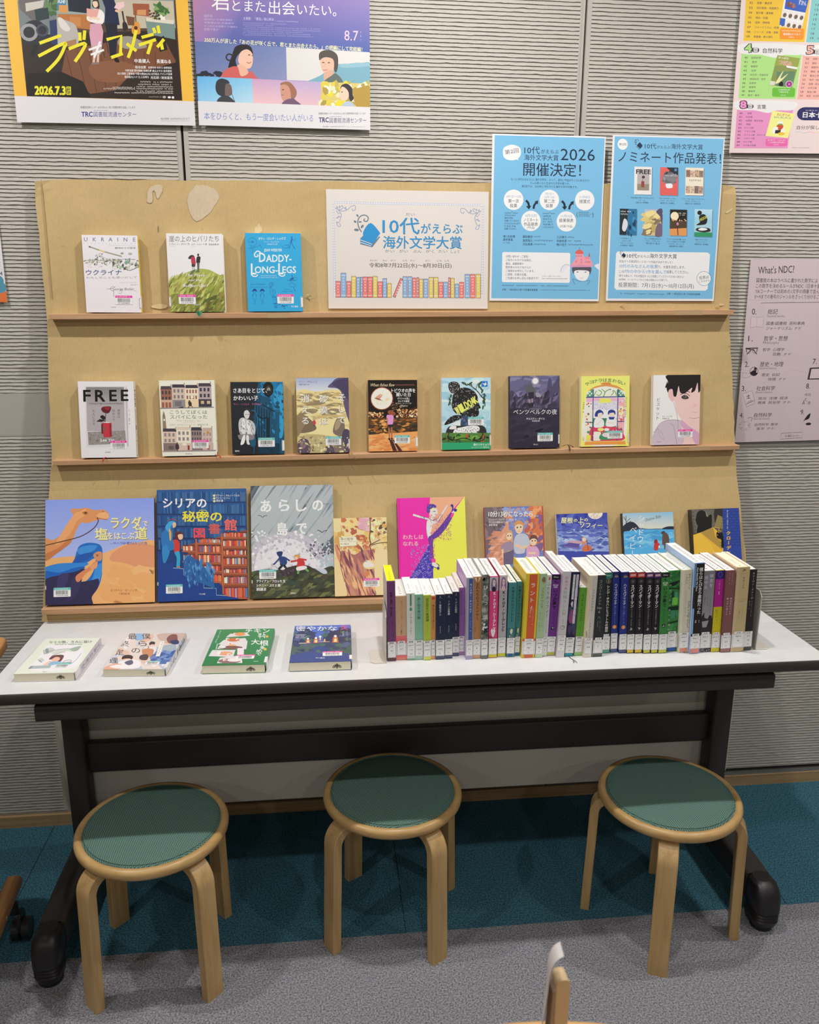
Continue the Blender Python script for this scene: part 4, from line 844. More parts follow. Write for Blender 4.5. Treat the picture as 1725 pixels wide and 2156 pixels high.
A.r(262, 500, 480, 585, '#3a7a5c'); A.s([(245, 600), (280, 575), (400, 572), (500, 590), (550, 640), (545, 705), (255, 710)], '#c9405a'); A.bl(36, 260, 590, 540, 700, 3, 6, ['#f1d7da', '#f4e9ec'], 94)
A.s([(278, 480), (285, 440), (320, 420), (352, 440), (355, 465), (330, 470), (300, 485)], '#2c3a86'); A.s([(310, 455), (345, 450), (345, 480), (320, 498), (305, 480)], '#e9c9bc'); A.s([(275, 530), (290, 500), (335, 500), (365, 530), (360, 580), (280, 585)], '#f3efe6'); A.l([(300, 560), (345, 520)], 10, '#e9c9bc')
A.s([(398, 460), (405, 430), (435, 420), (465, 435), (468, 465), (450, 460), (420, 470)], '#2c3a86'); A.s([(412, 455), (455, 450), (458, 490), (435, 500), (418, 485)], '#e9c9bc'); A.s([(388, 520), (405, 488), (465, 488), (480, 530), (475, 572), (390, 575)], '#f1eeea'); A.l([(400, 540), (465, 548)], 10, '#e9c9bc'); A.p([(405, 488), (465, 488), (455, 512), (415, 512)], '#2d3c8a')
A.rr(275, 625, 342, 710, 10, '#e3e2c8'); A.rr(280, 655, 340, 685, 3, '#f4f2ec'); A.s([(335, 660), (400, 615), (470, 640), (470, 690), (345, 700)], '#3f8a5c'); A.e(400, 655, 46, 22, '#ecc6cc'); A.e(340, 605, 30, 15, '#efe07a'); A.e(395, 606, 24, 14, '#eeeef6'); A.rr(205, 655, 250, 708, 12, '#dcd45a'); A.e(225, 630, 14, 12, '#4f8f6a')
for x in (252, 482): A.l([(x, 232), (x+14, 712)], 7, '#2b3f80')
A.l([(188, 306), (550, 300)], 8, '#2b3f80'); A.l([(193, 535), (262, 540)], 7, '#2b3f80'); A.l([(495, 530), (556, 528)], 7, '#2b3f80'); A.p([(200, 715), (570, 708), (580, 742), (194, 750)], '#d89246'); A.p([(200, 715), (570, 708), (572, 716), (200, 723)], '#e8b06a')
A.v('アントニオ・カルモナ', 563, 305, 16, '#4f6a4c', 19); A.v('宇野和美 訳', 169, 350, 13, '#4f6a4c', 17); A.v('小学館', 184, 670, 10, '#4f6a4c', 13)
mid('yellow book with two women seen through an arched window, eighth on the middle shelf', A, 0.014, 0.5178, 0.4, spine='R', side='#dcd873', stick=((405, 615, 542, 690), TEAL, '1124117638', 38), tab=(0.008, 0.034, 0.003))

A = Art([(803, 100), (1236, 97), (1268, 742), (830, 752)], 0.1272, 0.1809, 1.3, '#dcdcda')
A.s([(945, 250), (960, 150), (1240, 100), (1260, 300), (1258, 575), (1210, 588), (1150, 560), (1090, 510), (1040, 440), (1010, 340)], '#ddbcb8'); A.s([(975, 232), (950, 240), (950, 290), (975, 330), (1000, 345), (1000, 280)], '#d9b0b0'); A.s([(1085, 500), (1150, 560), (1210, 590), (1260, 580), (1270, 745), (1085, 748)], '#ddbcb8'); A.s([(1088, 515), (1160, 570), (1262, 640), (1268, 745), (1240, 745), (1170, 640), (1090, 570)], '#c69cb6')
A.s([(835, 640), (880, 560), (950, 515), (1070, 515), (1085, 560), (1110, 745), (832, 748)], '#bfb0bd'); A.cv([(835, 625), (852, 625), (880, 555), (940, 520), (1010, 512), (1080, 518)], 2.5, '#6f6472'); A.cv([(985, 545), (1020, 580), (1060, 740)], 2.5, '#6f6472'); A.cv([(870, 590), (890, 660), (935, 700), (920, 650), (870, 590)], 2, '#8c7f8c'); A.cv([(1005, 350), (1035, 440), (1055, 520), (1060, 600)], 3, '#8d8088')
A.s([(930, 215), (940, 160), (935, 98), (1245, 90), (1248, 220), (1230, 262), (1222, 230), (1212, 170), (1195, 240), (1160, 260), (1165, 215), (1105, 265), (1060, 260), (1040, 200), (1025, 290), (1000, 290), (985, 230), (955, 235), (945, 260)], '#1d1a1b'); A.p([(915, 215), (935, 150), (940, 215)], '#1d1a1b')
A.cv([(1060, 282), (1090, 268), (1125, 272), (1150, 292)], 5, '#2b2425'); A.s([(1072, 300), (1100, 280), (1128, 292), (1142, 312), (1110, 322), (1085, 316)], '#3c3436'); A.e(1106, 298, 12, 13, '#8d8482'); A.e(1104, 298, 7, 9, '#121112'); A.cv([(1060, 255), (1110, 245), (1150, 258)], 6, '#3a3032'); A.cv([(1065, 315), (1090, 328), (1130, 325)], 2, '#b98f90'); A.cv([(1205, 372), (1215, 380), (1205, 392)], 2, '#c69a9a'); A.e(1205, 380, 16, 18, '#dcb1af'); A.cv([(1182, 435), (1205, 445), (1232, 438)], 2.5, '#b88a8c'); A.cv([(1165, 492), (1205, 498), (1255, 490)], 3, '#9c6f74'); A.cv([(1190, 528), (1225, 534)], 2, '#c69a9a')
A.v('ビスケット', 862, 305, 36, '#4a494c', 42, None, 0); A.t('キム・ソンミ 作', 908, 480, 14, '#5a595c', 90, 0.01); A.t('矢島暁子 訳', 908, 500, 13, '#5a595c', 65, 0.01); A.t('飛鳥新社', 872, 720, 8, '#5a595c', 36)
mid('white and pink book with a black haired boy wearing earphones, ninth on the middle shelf', A, 0.016, 0.7089, 0.35, spine='L', side='#d6d3d0', stick=((1065, 600, 1198, 676), PINK, '1212736685', 39), tab=None)
# --- picture books and others on the bottom strip
Y3 = lambda T: by(0.742)-T-0.0075
def low(label, A, T, cx, ang, **k): return front_book(label, A, T, cx, SH3(cx)+0.0004, Y3(T), 18.0, ang, **k)
A = Art([(125, 172), (955, 157), (928, 960), (75, 988)], 0.2571, 0.2550, 1.25, '#8095dd')
A.q(60, 150, 970, 620, '#7f94dc', '#a0aee0'); A.s([(70, 660), (150, 620), (330, 605), (400, 640), (300, 700), (70, 720)], '#dba56b'); A.s([(330, 640), (560, 575), (720, 510), (810, 498), (970, 520), (970, 1000), (400, 1000)], '#dfa86e'); A.s([(595, 610), (640, 560), (740, 512), (830, 510), (970, 545), (970, 760), (830, 700), (700, 655), (610, 640)], '#d3906a')
A.bl(60, 560, 700, 930, 960, 20, 60, ['#e2ae76', '#dca368'], 101, 2, 6, 20)
A.s([(95, 470), (160, 478), (240, 430), (300, 350), (330, 290), (312, 255), (330, 238), (380, 240), (430, 232), (500, 250), (560, 245), (598, 270), (605, 300), (580, 325), (540, 320), (500, 330), (430, 350), (390, 345), (350, 400), (300, 500), (200, 570), (95, 640)], '#cf8b58'); A.s([(330, 290), (380, 260), (430, 240), (420, 290), (360, 330), (320, 400), (260, 470), (180, 510)], '#dc9c66'); A.s([(95, 590), (200, 540), (290, 470), (300, 500), (200, 575), (95, 640)], '#b97446'); A.s([(510, 290), (560, 262), (600, 280), (595, 310), (545, 318)], '#e0a473'); A.s([(402, 268), (430, 258), (446, 275), (420, 285)], '#a9683f'); A.e(428, 270, 8, 6, '#3c2a22'); A.cv([(510, 305), (545, 315), (590, 322)], 4, '#7b4a30'); A.e(560, 262, 10, 4, '#a86a44')
A.cv([(95, 522), (230, 490), (380, 450), (480, 390), (520, 335), (512, 308)], 7, '#4a3024')
A.s([(345, 560), (370, 520), (430, 500), (500, 505), (535, 530), (540, 590), (530, 680), (525, 760), (480, 860), (380, 868), (330, 850), (420, 780), (470, 700), (480, 620), (400, 660), (300, 665), (320, 630)], '#2265b8'); A.s([(345, 560), (400, 525), (500, 520), (470, 560), (380, 590)], '#3b86cf'); A.s([(350, 600), (440, 575), (470, 590), (400, 640), (310, 655)], '#1c53a4'); A.s([(90, 690), (200, 660), (330, 655), (430, 660), (330, 710), (200, 740), (95, 720)], '#2f7ecb'); A.s([(90, 720), (200, 730), (330, 690), (400, 690), (300, 760), (90, 800)], '#1f5cb2'); A.s([(480, 690), (530, 660), (520, 760), (470, 850), (380, 850), (450, 780)], '#3a8ad2'); A.s([(330, 845), (420, 815), (490, 790), (470, 860), (385, 870)], '#2a70c2')
A.s([(75, 800), (200, 750), (330, 720), (380, 700), (400, 720), (330, 800), (440, 790), (500, 780), (490, 850), (440, 920), (415, 1000), (65, 1000)], '#2f2b4e'); A.s([(190, 760), (270, 740), (240, 830), (170, 920)], '#3a3560'); A.s([(300, 780), (370, 760), (340, 870), (250, 960)], '#363158')
A.s([(470, 590), (505, 568), (535, 575), (530, 630), (500, 640), (478, 620)], '#c98a62'); A.cv([(488, 592), (510, 590)], 4, '#4a342a'); A.e(500, 600, 6, 4, '#3a2a26')
A.s([(325, 760), (360, 730), (440, 680), (470, 650), (498, 640), (495, 665), (460, 700), (400, 740), (350, 800), (325, 795)], '#cf8158'); A.s([(440, 690), (470, 660), (498, 650), (490, 690), (460, 705)], '#d99469')
for s, x, y, h, w in (('ラクダ', 617, 345, 88, 232), ('で', 862, 350, 46, 36), ('塩', 490, 432, 92, 96), ('をはこぶ', 585, 445, 56, 205), ('道', 796, 425, 96, 94)): A.t(s, x+3, y+4, h, '#8a6a3a', w, 0.03); A.t(s, x, y, h, '#f0dc9c' if h > 60 else '#e9e0d0', w, 0.025)
A.t('—サハラ砂漠750キロの旅', 600, 503, 22, '#3d4f9c', 288, 0.015); A.t('エリザベス・ズーノン 作', 588, 868, 21, '#8a5a3a', 206, 0.01); A.t('千葉茂樹 訳', 650, 895, 16, '#8a5a3a', 86, 0.01)
low('wide picture book with a camel and a blue-scarfed child, leftmost on the bottom strip', A, 0.010, -0.7552, 0.0, spine='L', hard=True, side='#2c2a4c', stick=((143, 845, 280, 922), TEAL, '1124101325', 41), tab=(0.038, 0.047, 0.002))

A = Art([(975, 98), (1655, 85), (1650, 937), (950, 960)], 0.2163, 0.2745, 1.25, '#1d3b78')
A.q(940, 80, 1670, 500, '#24518c', '#1c3f7e'); 
r_ = random.Random(7)
for row in range(5):
    y = 108+row*92; q = {}
    x = 975
    while x < 1650:
        wd = r_.uniform(7, 15); q.setdefault(r_.choice(['#2d5f95', '#1f4a80', '#3a6a9c', '#27507f', '#1a3f74', '#45628c']), []).append([(x, y+r_.uniform(0, 14)), (x+wd, y+r_.uniform(0, 10)), (x+wd, y+76), (x, y+76)]); x += wd+1.5
    for c, qs in q.items(): A.many(qs, c)
    A.r(960, y+78, 1660, y+87, '#173460')
A.p([(1140, 530), (1655, 400), (1655, 940), (1560, 940), (1210, 590)], '#8c4a33')
for x0, x1, rows_ in ((1160, 1250, ((520, 560), (590, 640), (670, 720))), (1280, 1452, ((468, 500), (520, 572), (590, 650), (675, 716), (745, 800))), (1470, 1652, ((420, 455), (478, 525), (556, 590), (615, 665), (700, 732), (760, 812), (845, 925)))):
    for y0, y1 in rows_:
        A.r(x0, y0-4, x1, y1+2, '#5c3030'); q = {}; x = x0+2
        while x < x1-8:
            wd = r_.uniform(6, 13); c = r_.choice(['#c8553c', '#d97a50', '#e6b08a', '#a84138', '#8fa4bc', '#f0d8b8', '#cf6a48', '#c03c44', '#4f78a4'])
            q.setdefault(c, []).append([(x, y0+r_.uniform(0, 10)), (x+wd, y0+r_.uniform(0, 10)), (x+wd+(2 if r_.random() < .2 else 0), y1), (x, y1)]); x += wd+1
        for c, qs in q.items(): A.many(qs, c)
        A.r(x0-8, y1+2, x1+6, y1+11, '#b0603f')
A.r(1258, 470, 1270, 600, '#b0603f'); A.r(1456, 430, 1468, 900, '#b0603f'); 
A.s([(940, 590), (1000, 600), (1020, 650), (1085, 660), (1090, 690), (1160, 700), (1162, 745), (1235, 750), (1240, 800), (1310, 805), (1315, 850), (1405, 855), (1410, 905), (1480, 912), (1560, 945), (940, 970)], '#1d3f86')
A.l([(1080, 694), (1160, 700), (1160, 748), (1240, 752), (1240, 800), (1312, 803), (1312, 850), (1408, 854), (1408, 906), (1480, 910)], 5, '#8fa8c4')
A.p([(1165, 760), (1240, 790), (1400, 860), (1380, 740), (1210, 590), (1160, 640)], '#2a5f9c'); A.bl(60, 1170, 640, 1400, 840, 4, 16, ['#3a76b0', '#24508c', '#4f8ac0'], 111, 2.6, 4, 85)
A.s([(1025, 400), (1055, 345), (1090, 330), (1115, 350), (1100, 385), (1070, 400), (1085, 470), (1080, 530), (1040, 580), (1025, 650), (1005, 640), (1010, 560), (995, 500), (1000, 430)], '#2a6fae'); A.s([(1030, 380), (1070, 335), (1110, 345), (1075, 370), (1060, 420)], '#3f9ad0'); A.s([(1060, 390), (1075, 420), (1070, 480), (1060, 470)], '#d6a24a'); A.s([(1088, 350), (1110, 345), (1112, 372), (1092, 385)], '#d6b08a'); A.s([(1000, 540), (1040, 520), (1060, 560), (1030, 640), (1005, 650)], '#3080bc')
A.s([(1100, 450), (1110, 420), (1140, 415), (1165, 430), (1165, 465), (1140, 475), (1110, 480)], '#5a2a2a'); A.s([(1125, 440), (1160, 435), (1160, 468), (1135, 475)], '#e0b898'); A.s([(1085, 490), (1110, 475), (1135, 500), (1130, 575), (1095, 580)], '#c23a34'); A.s([(1040, 500), (1085, 485), (1090, 550), (1050, 555)], '#2d6fae'); A.s([(1095, 575), (1135, 575), (1130, 690), (1105, 690), (1110, 620)], '#2f9ac0'); A.l([(1110, 685), (1135, 690)], 9, '#d05a40'); A.cv([(1060, 330), (1090, 318), (1120, 330)], 4, '#b03a3a')
A.t('シリアの', 1020, 195, 78, '#e6e6ea', 330, 0.03); A.t('秘密の', 1165, 298, 80, '#ecd23e', 300, 0.03); A.ring(1322, 290, 46, 4, '#ecd23e', 6)
A.t('図', 1248, 424, 78, '#e4484c', 84, 0.03); A.t('書', 1362, 392, 78, '#c95a50', 90, 0.02); A.t('館', 1485, 362, 86, '#e8645a', 92, 0.03)
for k, s in enumerate(('ワファー・タルノーフスカ', 'ヴァリ・ミンツィ', '原田 勝')): A.e(1412, 140+k*21, 10, 9, '#d9d29c', n=8); A.t(s, 1426, 139+k*21-k*1.0, 17, '#d9dce8', (178, 108, 54)[k], 0.01)
A.t('くもん出版', 1272, 897, 11, '#dfe4f0', 50)
low('tall blue picture book with children climbing library stairs, on the bottom strip', A, 0.010, -0.5119, 0.05, spine='L', hard=True, side='#20406f', stick=((1017, 820, 1148, 895), TEAL, '1124101785', 42), tab=(0.040, 0.048, 0.002))

A = Art([(105, 145), (1005, 130), (1010, 1358), (98, 1383)], 0.2039, 0.2800, 1.25, '#59656e')
A.q(90, 120, 1020, 700, '#5b6675', '#5c6a70'); A.s([(380, 130), (700, 130), (780, 200), (740, 320), (600, 300), (420, 250)], '#a3ada6'); A.s([(450, 130), (640, 130), (690, 200), (560, 240)], '#c0c6b8'); A.s([(110, 150), (330, 140), (380, 200), (240, 240), (110, 220)], '#454758'); A.s([(870, 240), (940, 170), (1005, 140), (1010, 260), (900, 290)], '#424550'); A.bl(120, 110, 140, 1000, 720, 16, 70, ['#66727b', '#4f5b66', '#74808a', '#5b6a72', '#465260'], 121, 3, 5, -50)
A.bl(90, 120, 150, 1000, 700, 14, 60, ['#8f9aa2', '#a7b0b4'], 122, 14, 4, -55)
A.s([(98, 1090), (100, 900), (150, 780), (260, 700), (420, 660), (560, 650), (700, 690), (820, 780), (900, 860), (1010, 900), (1010, 1080), (98, 1110)], '#b9b5c0'); A.s([(130, 1080), (170, 880), (300, 770), (450, 720), (600, 740), (720, 830), (800, 940), (900, 1000), (1010, 1010), (1010, 1060), (140, 1090)], '#d6d4da'); A.bl(260, 110, 640, 860, 1060, 4, 20, ['#e6e5e8', '#c6c3cc', '#d9d7dc', '#aaa7b2'], 123, 1.4, 5); A.bl(110, 740, 740, 1000, 920, 3, 12, ['#5b5768', '#c9c7d0', '#47465a', '#8f8c9a'], 124, 1.6); A.bl(70, 860, 900, 1005, 1050, 6, 20, ['#c3cdd2', '#a9b8c0'], 125, 1.4)
A.s([(96, 1100), (300, 1070), (420, 1060), (540, 1025), (660, 1005), (760, 1040), (860, 1060), (1010, 1040), (1012, 1365), (96, 1390)], '#3c4030'); A.bl(200, 100, 1080, 1005, 1360, 8, 34, ['#4a5238', '#2f3328', '#5a5f3e', '#6b6f48', '#3c4638', '#4c4436'], 126, 2.6, 4, -25); A.s([(420, 1070), (540, 1030), (680, 1010), (760, 1050), (600, 1120), (430, 1130)], '#3a3430'); A.bl(30, 400, 1060, 560, 1130, 4, 12, ['#4a3a56', '#5b4a68'], 127)
A.s([(800, 1050), (860, 1050), (910, 1060), (930, 1100), (890, 1108), (840, 1080)], '#b6c0cc')
A.s([(378, 870), (440, 862), (438, 900), (420, 922), (395, 915)], '#27386a'); A.s([(400, 925), (440, 915), (480, 930), (490, 985), (470, 1010), (415, 1010), (412, 980)], '#2b4076'); A.l([(405, 940), (350, 1000), (330, 1005)], 16, '#2b4076'); A.l([(470, 930), (525, 968)], 17, '#2b4076'); A.l([(440, 1010), (395, 1060)], 26, '#232836'); A.l([(455, 1010), (480, 1050)], 26, '#232836'); A.s([(420, 1055), (450, 1040), (468, 1050), (440, 1065)], '#e4e2e4'); A.e(330, 1006, 8, 6, '#d9b8a4')
A.s([(570, 905), (600, 895), (632, 905), (630, 935), (600, 950), (572, 945)], '#c49a62'); A.s([(575, 925), (600, 920), (610, 945), (590, 955)], '#e2c0a6'); A.s([(595, 955), (640, 935), (680, 970), (678, 1020), (600, 1030), (605, 985)], '#bf3b3a'); A.l([(610, 960), (530, 972)], 18, '#bf3b3a'); A.l([(650, 945), (705, 955)], 17, '#bf3b3a'); A.s([(595, 1035), (690, 1020), (705, 1050), (640, 1070), (600, 1075)], '#dcd6d6'); A.l([(615, 1070), (608, 1108)], 22, '#6aa35a'); A.l([(690, 1055), (725, 1080)], 22, '#6aa35a'); A.e(524, 970, 9, 7, '#e2c0a6')
for x, y, k in ((230, 480, 1), (880, 645, 1.1), (930, 345, .6), (860, 320, .5)): A.cv([(x-50*k, y-15*k), (x-18*k, y-8*k), (x, y+8*k), (x+20*k, y-8*k), (x+52*k, y-12*k)], 6*k, '#3a4048', 4)
for s, x, y in (('あ', 212, 362), ('ら', 412, 355), ('し', 600, 355), ('の', 780, 350), ('島', 388, 615), ('で', 600, 605)): A.t(s, x, y, 140, '#ebecee', 112, 0.03)
for k, s in enumerate(('ブライアン・フロッカ 文', 'シドニー・スミス 絵', '原田勝 訳')): A.t(s, 150, 1188+k*45, 32, '#e9e9ea', (318, 262, 105)[k], 0.03)
A.t('偕成社', 525, 1320, 16, '#e9e9ea', 55)
low('tall grey picture book with two children running before a breaking wave', A, 0.011, -0.2911, -0.15, spine='L', hard=True, side='#23262a', stick=((183, 1058, 368, 1165), TEAL, '1124106358', 43), tab=(0.038, 0.046, 0.002))

A = Art([(1005, 505), (1585, 492), (1612, 1342), (1022, 1362)], 0.1334, 0.1948, 1.25, '#e6cd9a')
A.bl(46, 1010, 500, 1600, 900, 20, 62, ['#e3c987', '#d9b96f', '#cda05a', '#ecd9a4', '#d6a878', '#e7cf96'], 131, 1.4, 7); A.bl(34, 1100, 500, 1420, 860, 12, 34, ['#c0704e', '#b25f48', '#cf8a5c'], 132, 1.5, 5); A.bl(20, 1420, 520, 1600, 720, 12, 30, ['#5e4a3c', '#e9dfae', '#84704e'], 133, 1.4, 6); A.bl(18, 1300, 500, 1420, 620, 16, 40, ['#d2a3b0', '#dcb4ba'], 134, 1.3, 6); A.bl(24, 1480, 760, 1600, 1000, 16, 40, ['#e4d09a', '#dcc59a', '#c9a878'], 135, 1.5, 7)
r2 = random.Random(3)
for k in range(16):
    x, y, s, a = r2.uniform(1040, 1580), r2.uniform(530, 920), r2.uniform(26, 46), r2.uniform(0, 360); c = r2.choice(['#ead089', '#e0bd6c', '#f0dfa4', '#d8a85c'])
    pts = []
    for j in range(10):
        t_ = math.radians(a+36*j); rr_ = s*(1 if j % 2 == 0 else 0.48); pts.append((x+rr_*math.cos(t_), y+rr_*math.sin(t_)))
    A.p(pts, c); A.l([(x, y), (x+s*math.cos(math.radians(a)), y+s*math.sin(math.radians(a)))], 3, '#8d6a44')
A.cv([(1405, 500), (1410, 600), (1402, 720), (1410, 790), (1330, 880), (1250, 975)], 11, '#6a4238'); A.cv([(1410, 800), (1500, 775), (1595, 765)], 8, '#6a4238'); A.l([(1410, 790), (1520, 735)], 8, '#5a3a34'); A.s([(1250, 975), (1300, 900), (1410, 800), (1420, 815), (1330, 910), (1270, 985)], '#d58a62')
A.s([(1090, 860), (1180, 880), (1240, 900), (1310, 860), (1380, 850), (1460, 860), (1470, 1000), (1480, 1200), (1470, 1345), (1160, 1365), (1130, 1150), (1085, 980)], '#a86a66'); A.bl(150, 1095, 880, 1470, 1350, 8, 24, ['#8a4f5a', '#c08a72', '#d8a274', '#7a4658', '#b87a6c', '#e0b080'], 136, 6, 4, 70); A.s([(1460, 870), (1540, 860), (1600, 880), (1605, 1345), (1480, 1345)], '#e3cd9c'); A.s([(1010, 930), (1060, 960), (1110, 1100), (1150, 1360), (1018, 1365)], '#e2c795'); A.s([(1018, 790), (1050, 830), (1090, 960), (1075, 990), (1040, 900)], '#d38a6a'); A.cv([(1040, 790), (1090, 900), (1080, 1000), (1130, 1200)], 7, '#7a4a48')
A.e(1400, 1010, 70, 52, '#e9c98a'); A.s([(1340, 1000), (1370, 965), (1410, 975), (1458, 1020), (1420, 1035), (1350, 1040)], '#dcd8d0'); A.s([(1340, 1110), (1380, 1085), (1405, 1070), (1380, 1140), (1345, 1130)], '#cf7f58'); A.cv([(1350, 980), (1380, 972)], 4, '#55463f')
A.p([(1068, 712), (1255, 706), (1262, 800), (1078, 815)], '#e6dcc4'); A.t('草の竪琴', 1085, 730, 30, '#57503f', 138, 0.0); A.t('トルーマン・カポーティ', 1085, 757, 17, '#57503f', 165, 0.0); A.t('村上春樹 訳', 1085, 784, 18, '#57503f', 92, 0.0)
for k in range(7): A.gk(1086, 590+k*20, 16, 14, '#9a8460', 2, k)
low('yellow book with an autumn tree and golden leaves on the bottom strip', A, 0.016, -0.1221, 0.05, spine='L', side='#e4d2a6', stick=((1338, 1155, 1512, 1255), PINK, '1212686005', 44))

A = Art([(118, 102), (788, 92), (818, 1035), (140, 1045)], 0.1745, 0.2430, 1.2, '#e32ca6')
A.p([(445, 85), (790, 85), (640, 250), (470, 500), (420, 500)], '#e8a886'); A.p([(788, 88), (825, 1045), (470, 1045), (470, 520), (600, 330)], '#e0e356'); A.p([(445, 540), (470, 540), (470, 1045), (170, 1045), (245, 880)], '#4438a8')
A.bl(330, 250, 560, 466, 1000, 3.5, 6, ['#8a80cc', '#7c72c4', '#a49ad8'], 141, 1.8); A.r(128, 95, 150, 1050, '#d824a0')
A.s([(408, 230), (415, 185), (450, 160), (495, 172), (505, 195), (470, 200), (445, 220), (440, 245), (420, 248)], '#5a3c9c'); A.bl(60, 410, 165, 500, 240, 3, 5, ['#8a70c4', '#3f2a80'], 142, 1.4); A.p([(443, 215), (478, 195), (485, 205), (450, 232)], '#e9e388')
A.s([(448, 232), (490, 205), (512, 215), (518, 250), (505, 275), (480, 290), (455, 285), (442, 262)], '#dcd6d4'); A.cv([(470, 238), (485, 232), (498, 238)], 3, '#3a3a6a'); A.e(485, 236, 7, 3, '#4a4a7a'); A.e(459, 272, 4, 9, '#e05a7a'); A.s([(492, 262), (508, 262), (500, 270)], '#b85a7a'); A.p([(455, 280), (480, 285), (478, 325), (450, 315)], '#dcd6d4')
A.s([(410, 340), (430, 300), (470, 320), (500, 330), (510, 350), (470, 360), (455, 420), (440, 500), (418, 490), (405, 420)], '#dedbdc'); A.l([(430, 310), (340, 285), (275, 265)], 20, '#d6d2d2'); A.l([(500, 345), (560, 260), (605, 190)], 15, '#d6d2d2'); A.l([(600, 200), (614, 175)], 9, '#d6d2d2'); A.cv([(430, 300), (472, 325), (505, 300)], 5, '#5a6a6a'); A.l([(380, 288), (388, 305)], 9, '#4a8a8a')
for pts in ([(340, 276), (430, 300)], [(345, 295), (425, 322)], [(497, 340), (553, 258)], [(515, 350), (568, 265)], [(405, 345), (405, 420), (418, 490)]): A.l(pts, 2.5, '#4a4a68')
A.s([(425, 490), (470, 455), (560, 360), (640, 255), (678, 250), (660, 300), (600, 400), (530, 480), (480, 510), (470, 560), (478, 690), (490, 735), (462, 735), (450, 640), (432, 560)], '#5a3a9a'); A.bl(190, 440, 270, 660, 520, 4, 6, ['#c84aa0', '#b8429a'], 143, 1.0, 4, 45); A.bl(90, 436, 500, 486, 730, 4, 6, ['#c84aa0', '#b8429a'], 144, 1.0, 4, 0); A.bl(90, 478, 300, 650, 480, 2, 3, ['#5a3a9a'], 145)
A.s([(648, 280), (660, 250), (680, 245), (672, 285), (655, 298)], '#e04aa0'); A.s([(655, 248), (670, 230), (692, 225), (700, 240), (680, 250)], '#dcd6d4'); A.s([(645, 180), (660, 170), (675, 182), (670, 230), (655, 240), (662, 200)], '#33348a'); A.e(660, 178, 14, 12, '#33348a'); A.e(693, 224, 17, 16, '#33348a'); A.s([(456, 700), (490, 700), (492, 735), (460, 738)], '#e04aa0'); A.s([(460, 740), (485, 738), (520, 775), (505, 790), (465, 775)], '#dcd6d4'); A.cv([(462, 770), (500, 790), (530, 770), (505, 745)], 6, '#33348a'); A.e(520, 795, 13, 15, '#33348a'); A.s([(440, 785), (470, 775), (470, 800)], '#33348a')
A.t('わたしは', 175, 482, 46, '#eda9bd', 200, 0.04); A.t('なれる', 175, 547, 46, '#eda9bd', 148, 0.04)
low('pink and yellow picture book with a dancer kicking high', A, 0.010, 0.0612, 0.3, spine='L', hard=True, side='#3a2f6a', pages='#e8e2d6')

A = Art([(975, 200), (1553, 185), (1627, 1000), (1035, 1012)], 0.1540, 0.2150, 1.25, '#6d7db8')
A.q(960, 180, 1600, 600, '#6678b8', '#7f8cc0'); A.s([(975, 200), (1150, 195), (1180, 240), (1200, 320), (1130, 420), (1040, 600), (1010, 680), (990, 500)], '#6f5f66'); A.bl(50, 985, 205, 1180, 520, 6, 22, ['#5d4f58', '#83747a'], 151, 2, 4, 30)
A.s([(1420, 190), (1550, 185), (1590, 350), (1600, 560), (1520, 560), (1440, 480), (1400, 380), (1430, 300)], '#c9714a'); A.bl(60, 1400, 190, 1600, 600, 10, 34, ['#d88a58', '#b8604a', '#7a5f8a', '#dd9a68', '#6f6a9c'], 152, 1.8, 6); A.bl(40, 1190, 210, 1400, 420, 8, 26, ['#7a8cc4', '#c98a6a', '#8f9ccc', '#b8846a'], 153, 2, 5)
A.s([(1190, 370), (1215, 330), (1225, 420), (1200, 520), (1190, 760), (1020, 760), (1060, 600), (1120, 480)], '#cf9378'); A.bl(50, 1050, 440, 1210, 740, 10, 26, ['#dda58a', '#bb7e66', '#c88c72'], 154, 2.4, 4, -20)
A.s([(1200, 430), (1230, 415), (1260, 430), (1268, 480), (1270, 540), (1240, 520), (1195, 540), (1192, 470)], '#c99a74'); A.s([(1205, 460), (1230, 440), (1258, 455), (1255, 495), (1230, 512), (1208, 495)], '#eac4a6'); A.e(1220, 472, 6, 7, '#4a3a3a'); A.e(1246, 470, 6, 7, '#4a3a3a'); A.s([(1160, 560), (1210, 530), (1275, 545), (1290, 590), (1250, 615), (1170, 640), (1155, 590)], '#97849c'); A.l([(1170, 600), (1180, 680), (1240, 690)], 22, '#e2b898'); A.rr(1215, 615, 1270, 700, 6, '#a9a24a'); A.p([(1180, 640), (1280, 610), (1290, 740), (1190, 760)], '#655a78')
A.s([(1275, 370), (1290, 335), (1330, 325), (1365, 350), (1368, 390), (1340, 370), (1300, 380)], '#c98d58'); A.s([(1285, 380), (1325, 360), (1362, 375), (1358, 430), (1325, 452), (1295, 430)], '#ecc4a4'); A.e(1308, 392, 7, 8, '#4a3a3a'); A.e(1342, 388, 7, 8, '#4a3a3a'); A.cv([(1312, 425), (1328, 428), (1342, 422)], 3, '#b07a66'); A.s([(1285, 500), (1310, 460), (1370, 450), (1420, 480), (1440, 560), (1400, 590), (1385, 640), (1300, 640), (1280, 560)], '#b6bccb'); A.l([(1300, 560), (1370, 590), (1420, 570)], 24, '#e8bd9c')
A.s([(1435, 510), (1450, 470), (1490, 465), (1512, 490), (1510, 520), (1480, 500)], '#6a4440'); A.s([(1440, 515), (1475, 498), (1508, 515), (1500, 555), (1470, 568), (1445, 550)], '#ecc4a4'); A.e(1462, 522, 6, 7, '#3a3036'); A.e(1492, 520, 6, 7, '#3a3036'); A.s([(1410, 590), (1450, 575), (1510, 580), (1540, 640), (1520, 680), (1420, 680)], '#cf9fc0'); A.l([(1430, 640), (1500, 640)], 20, '#ecc4a4')
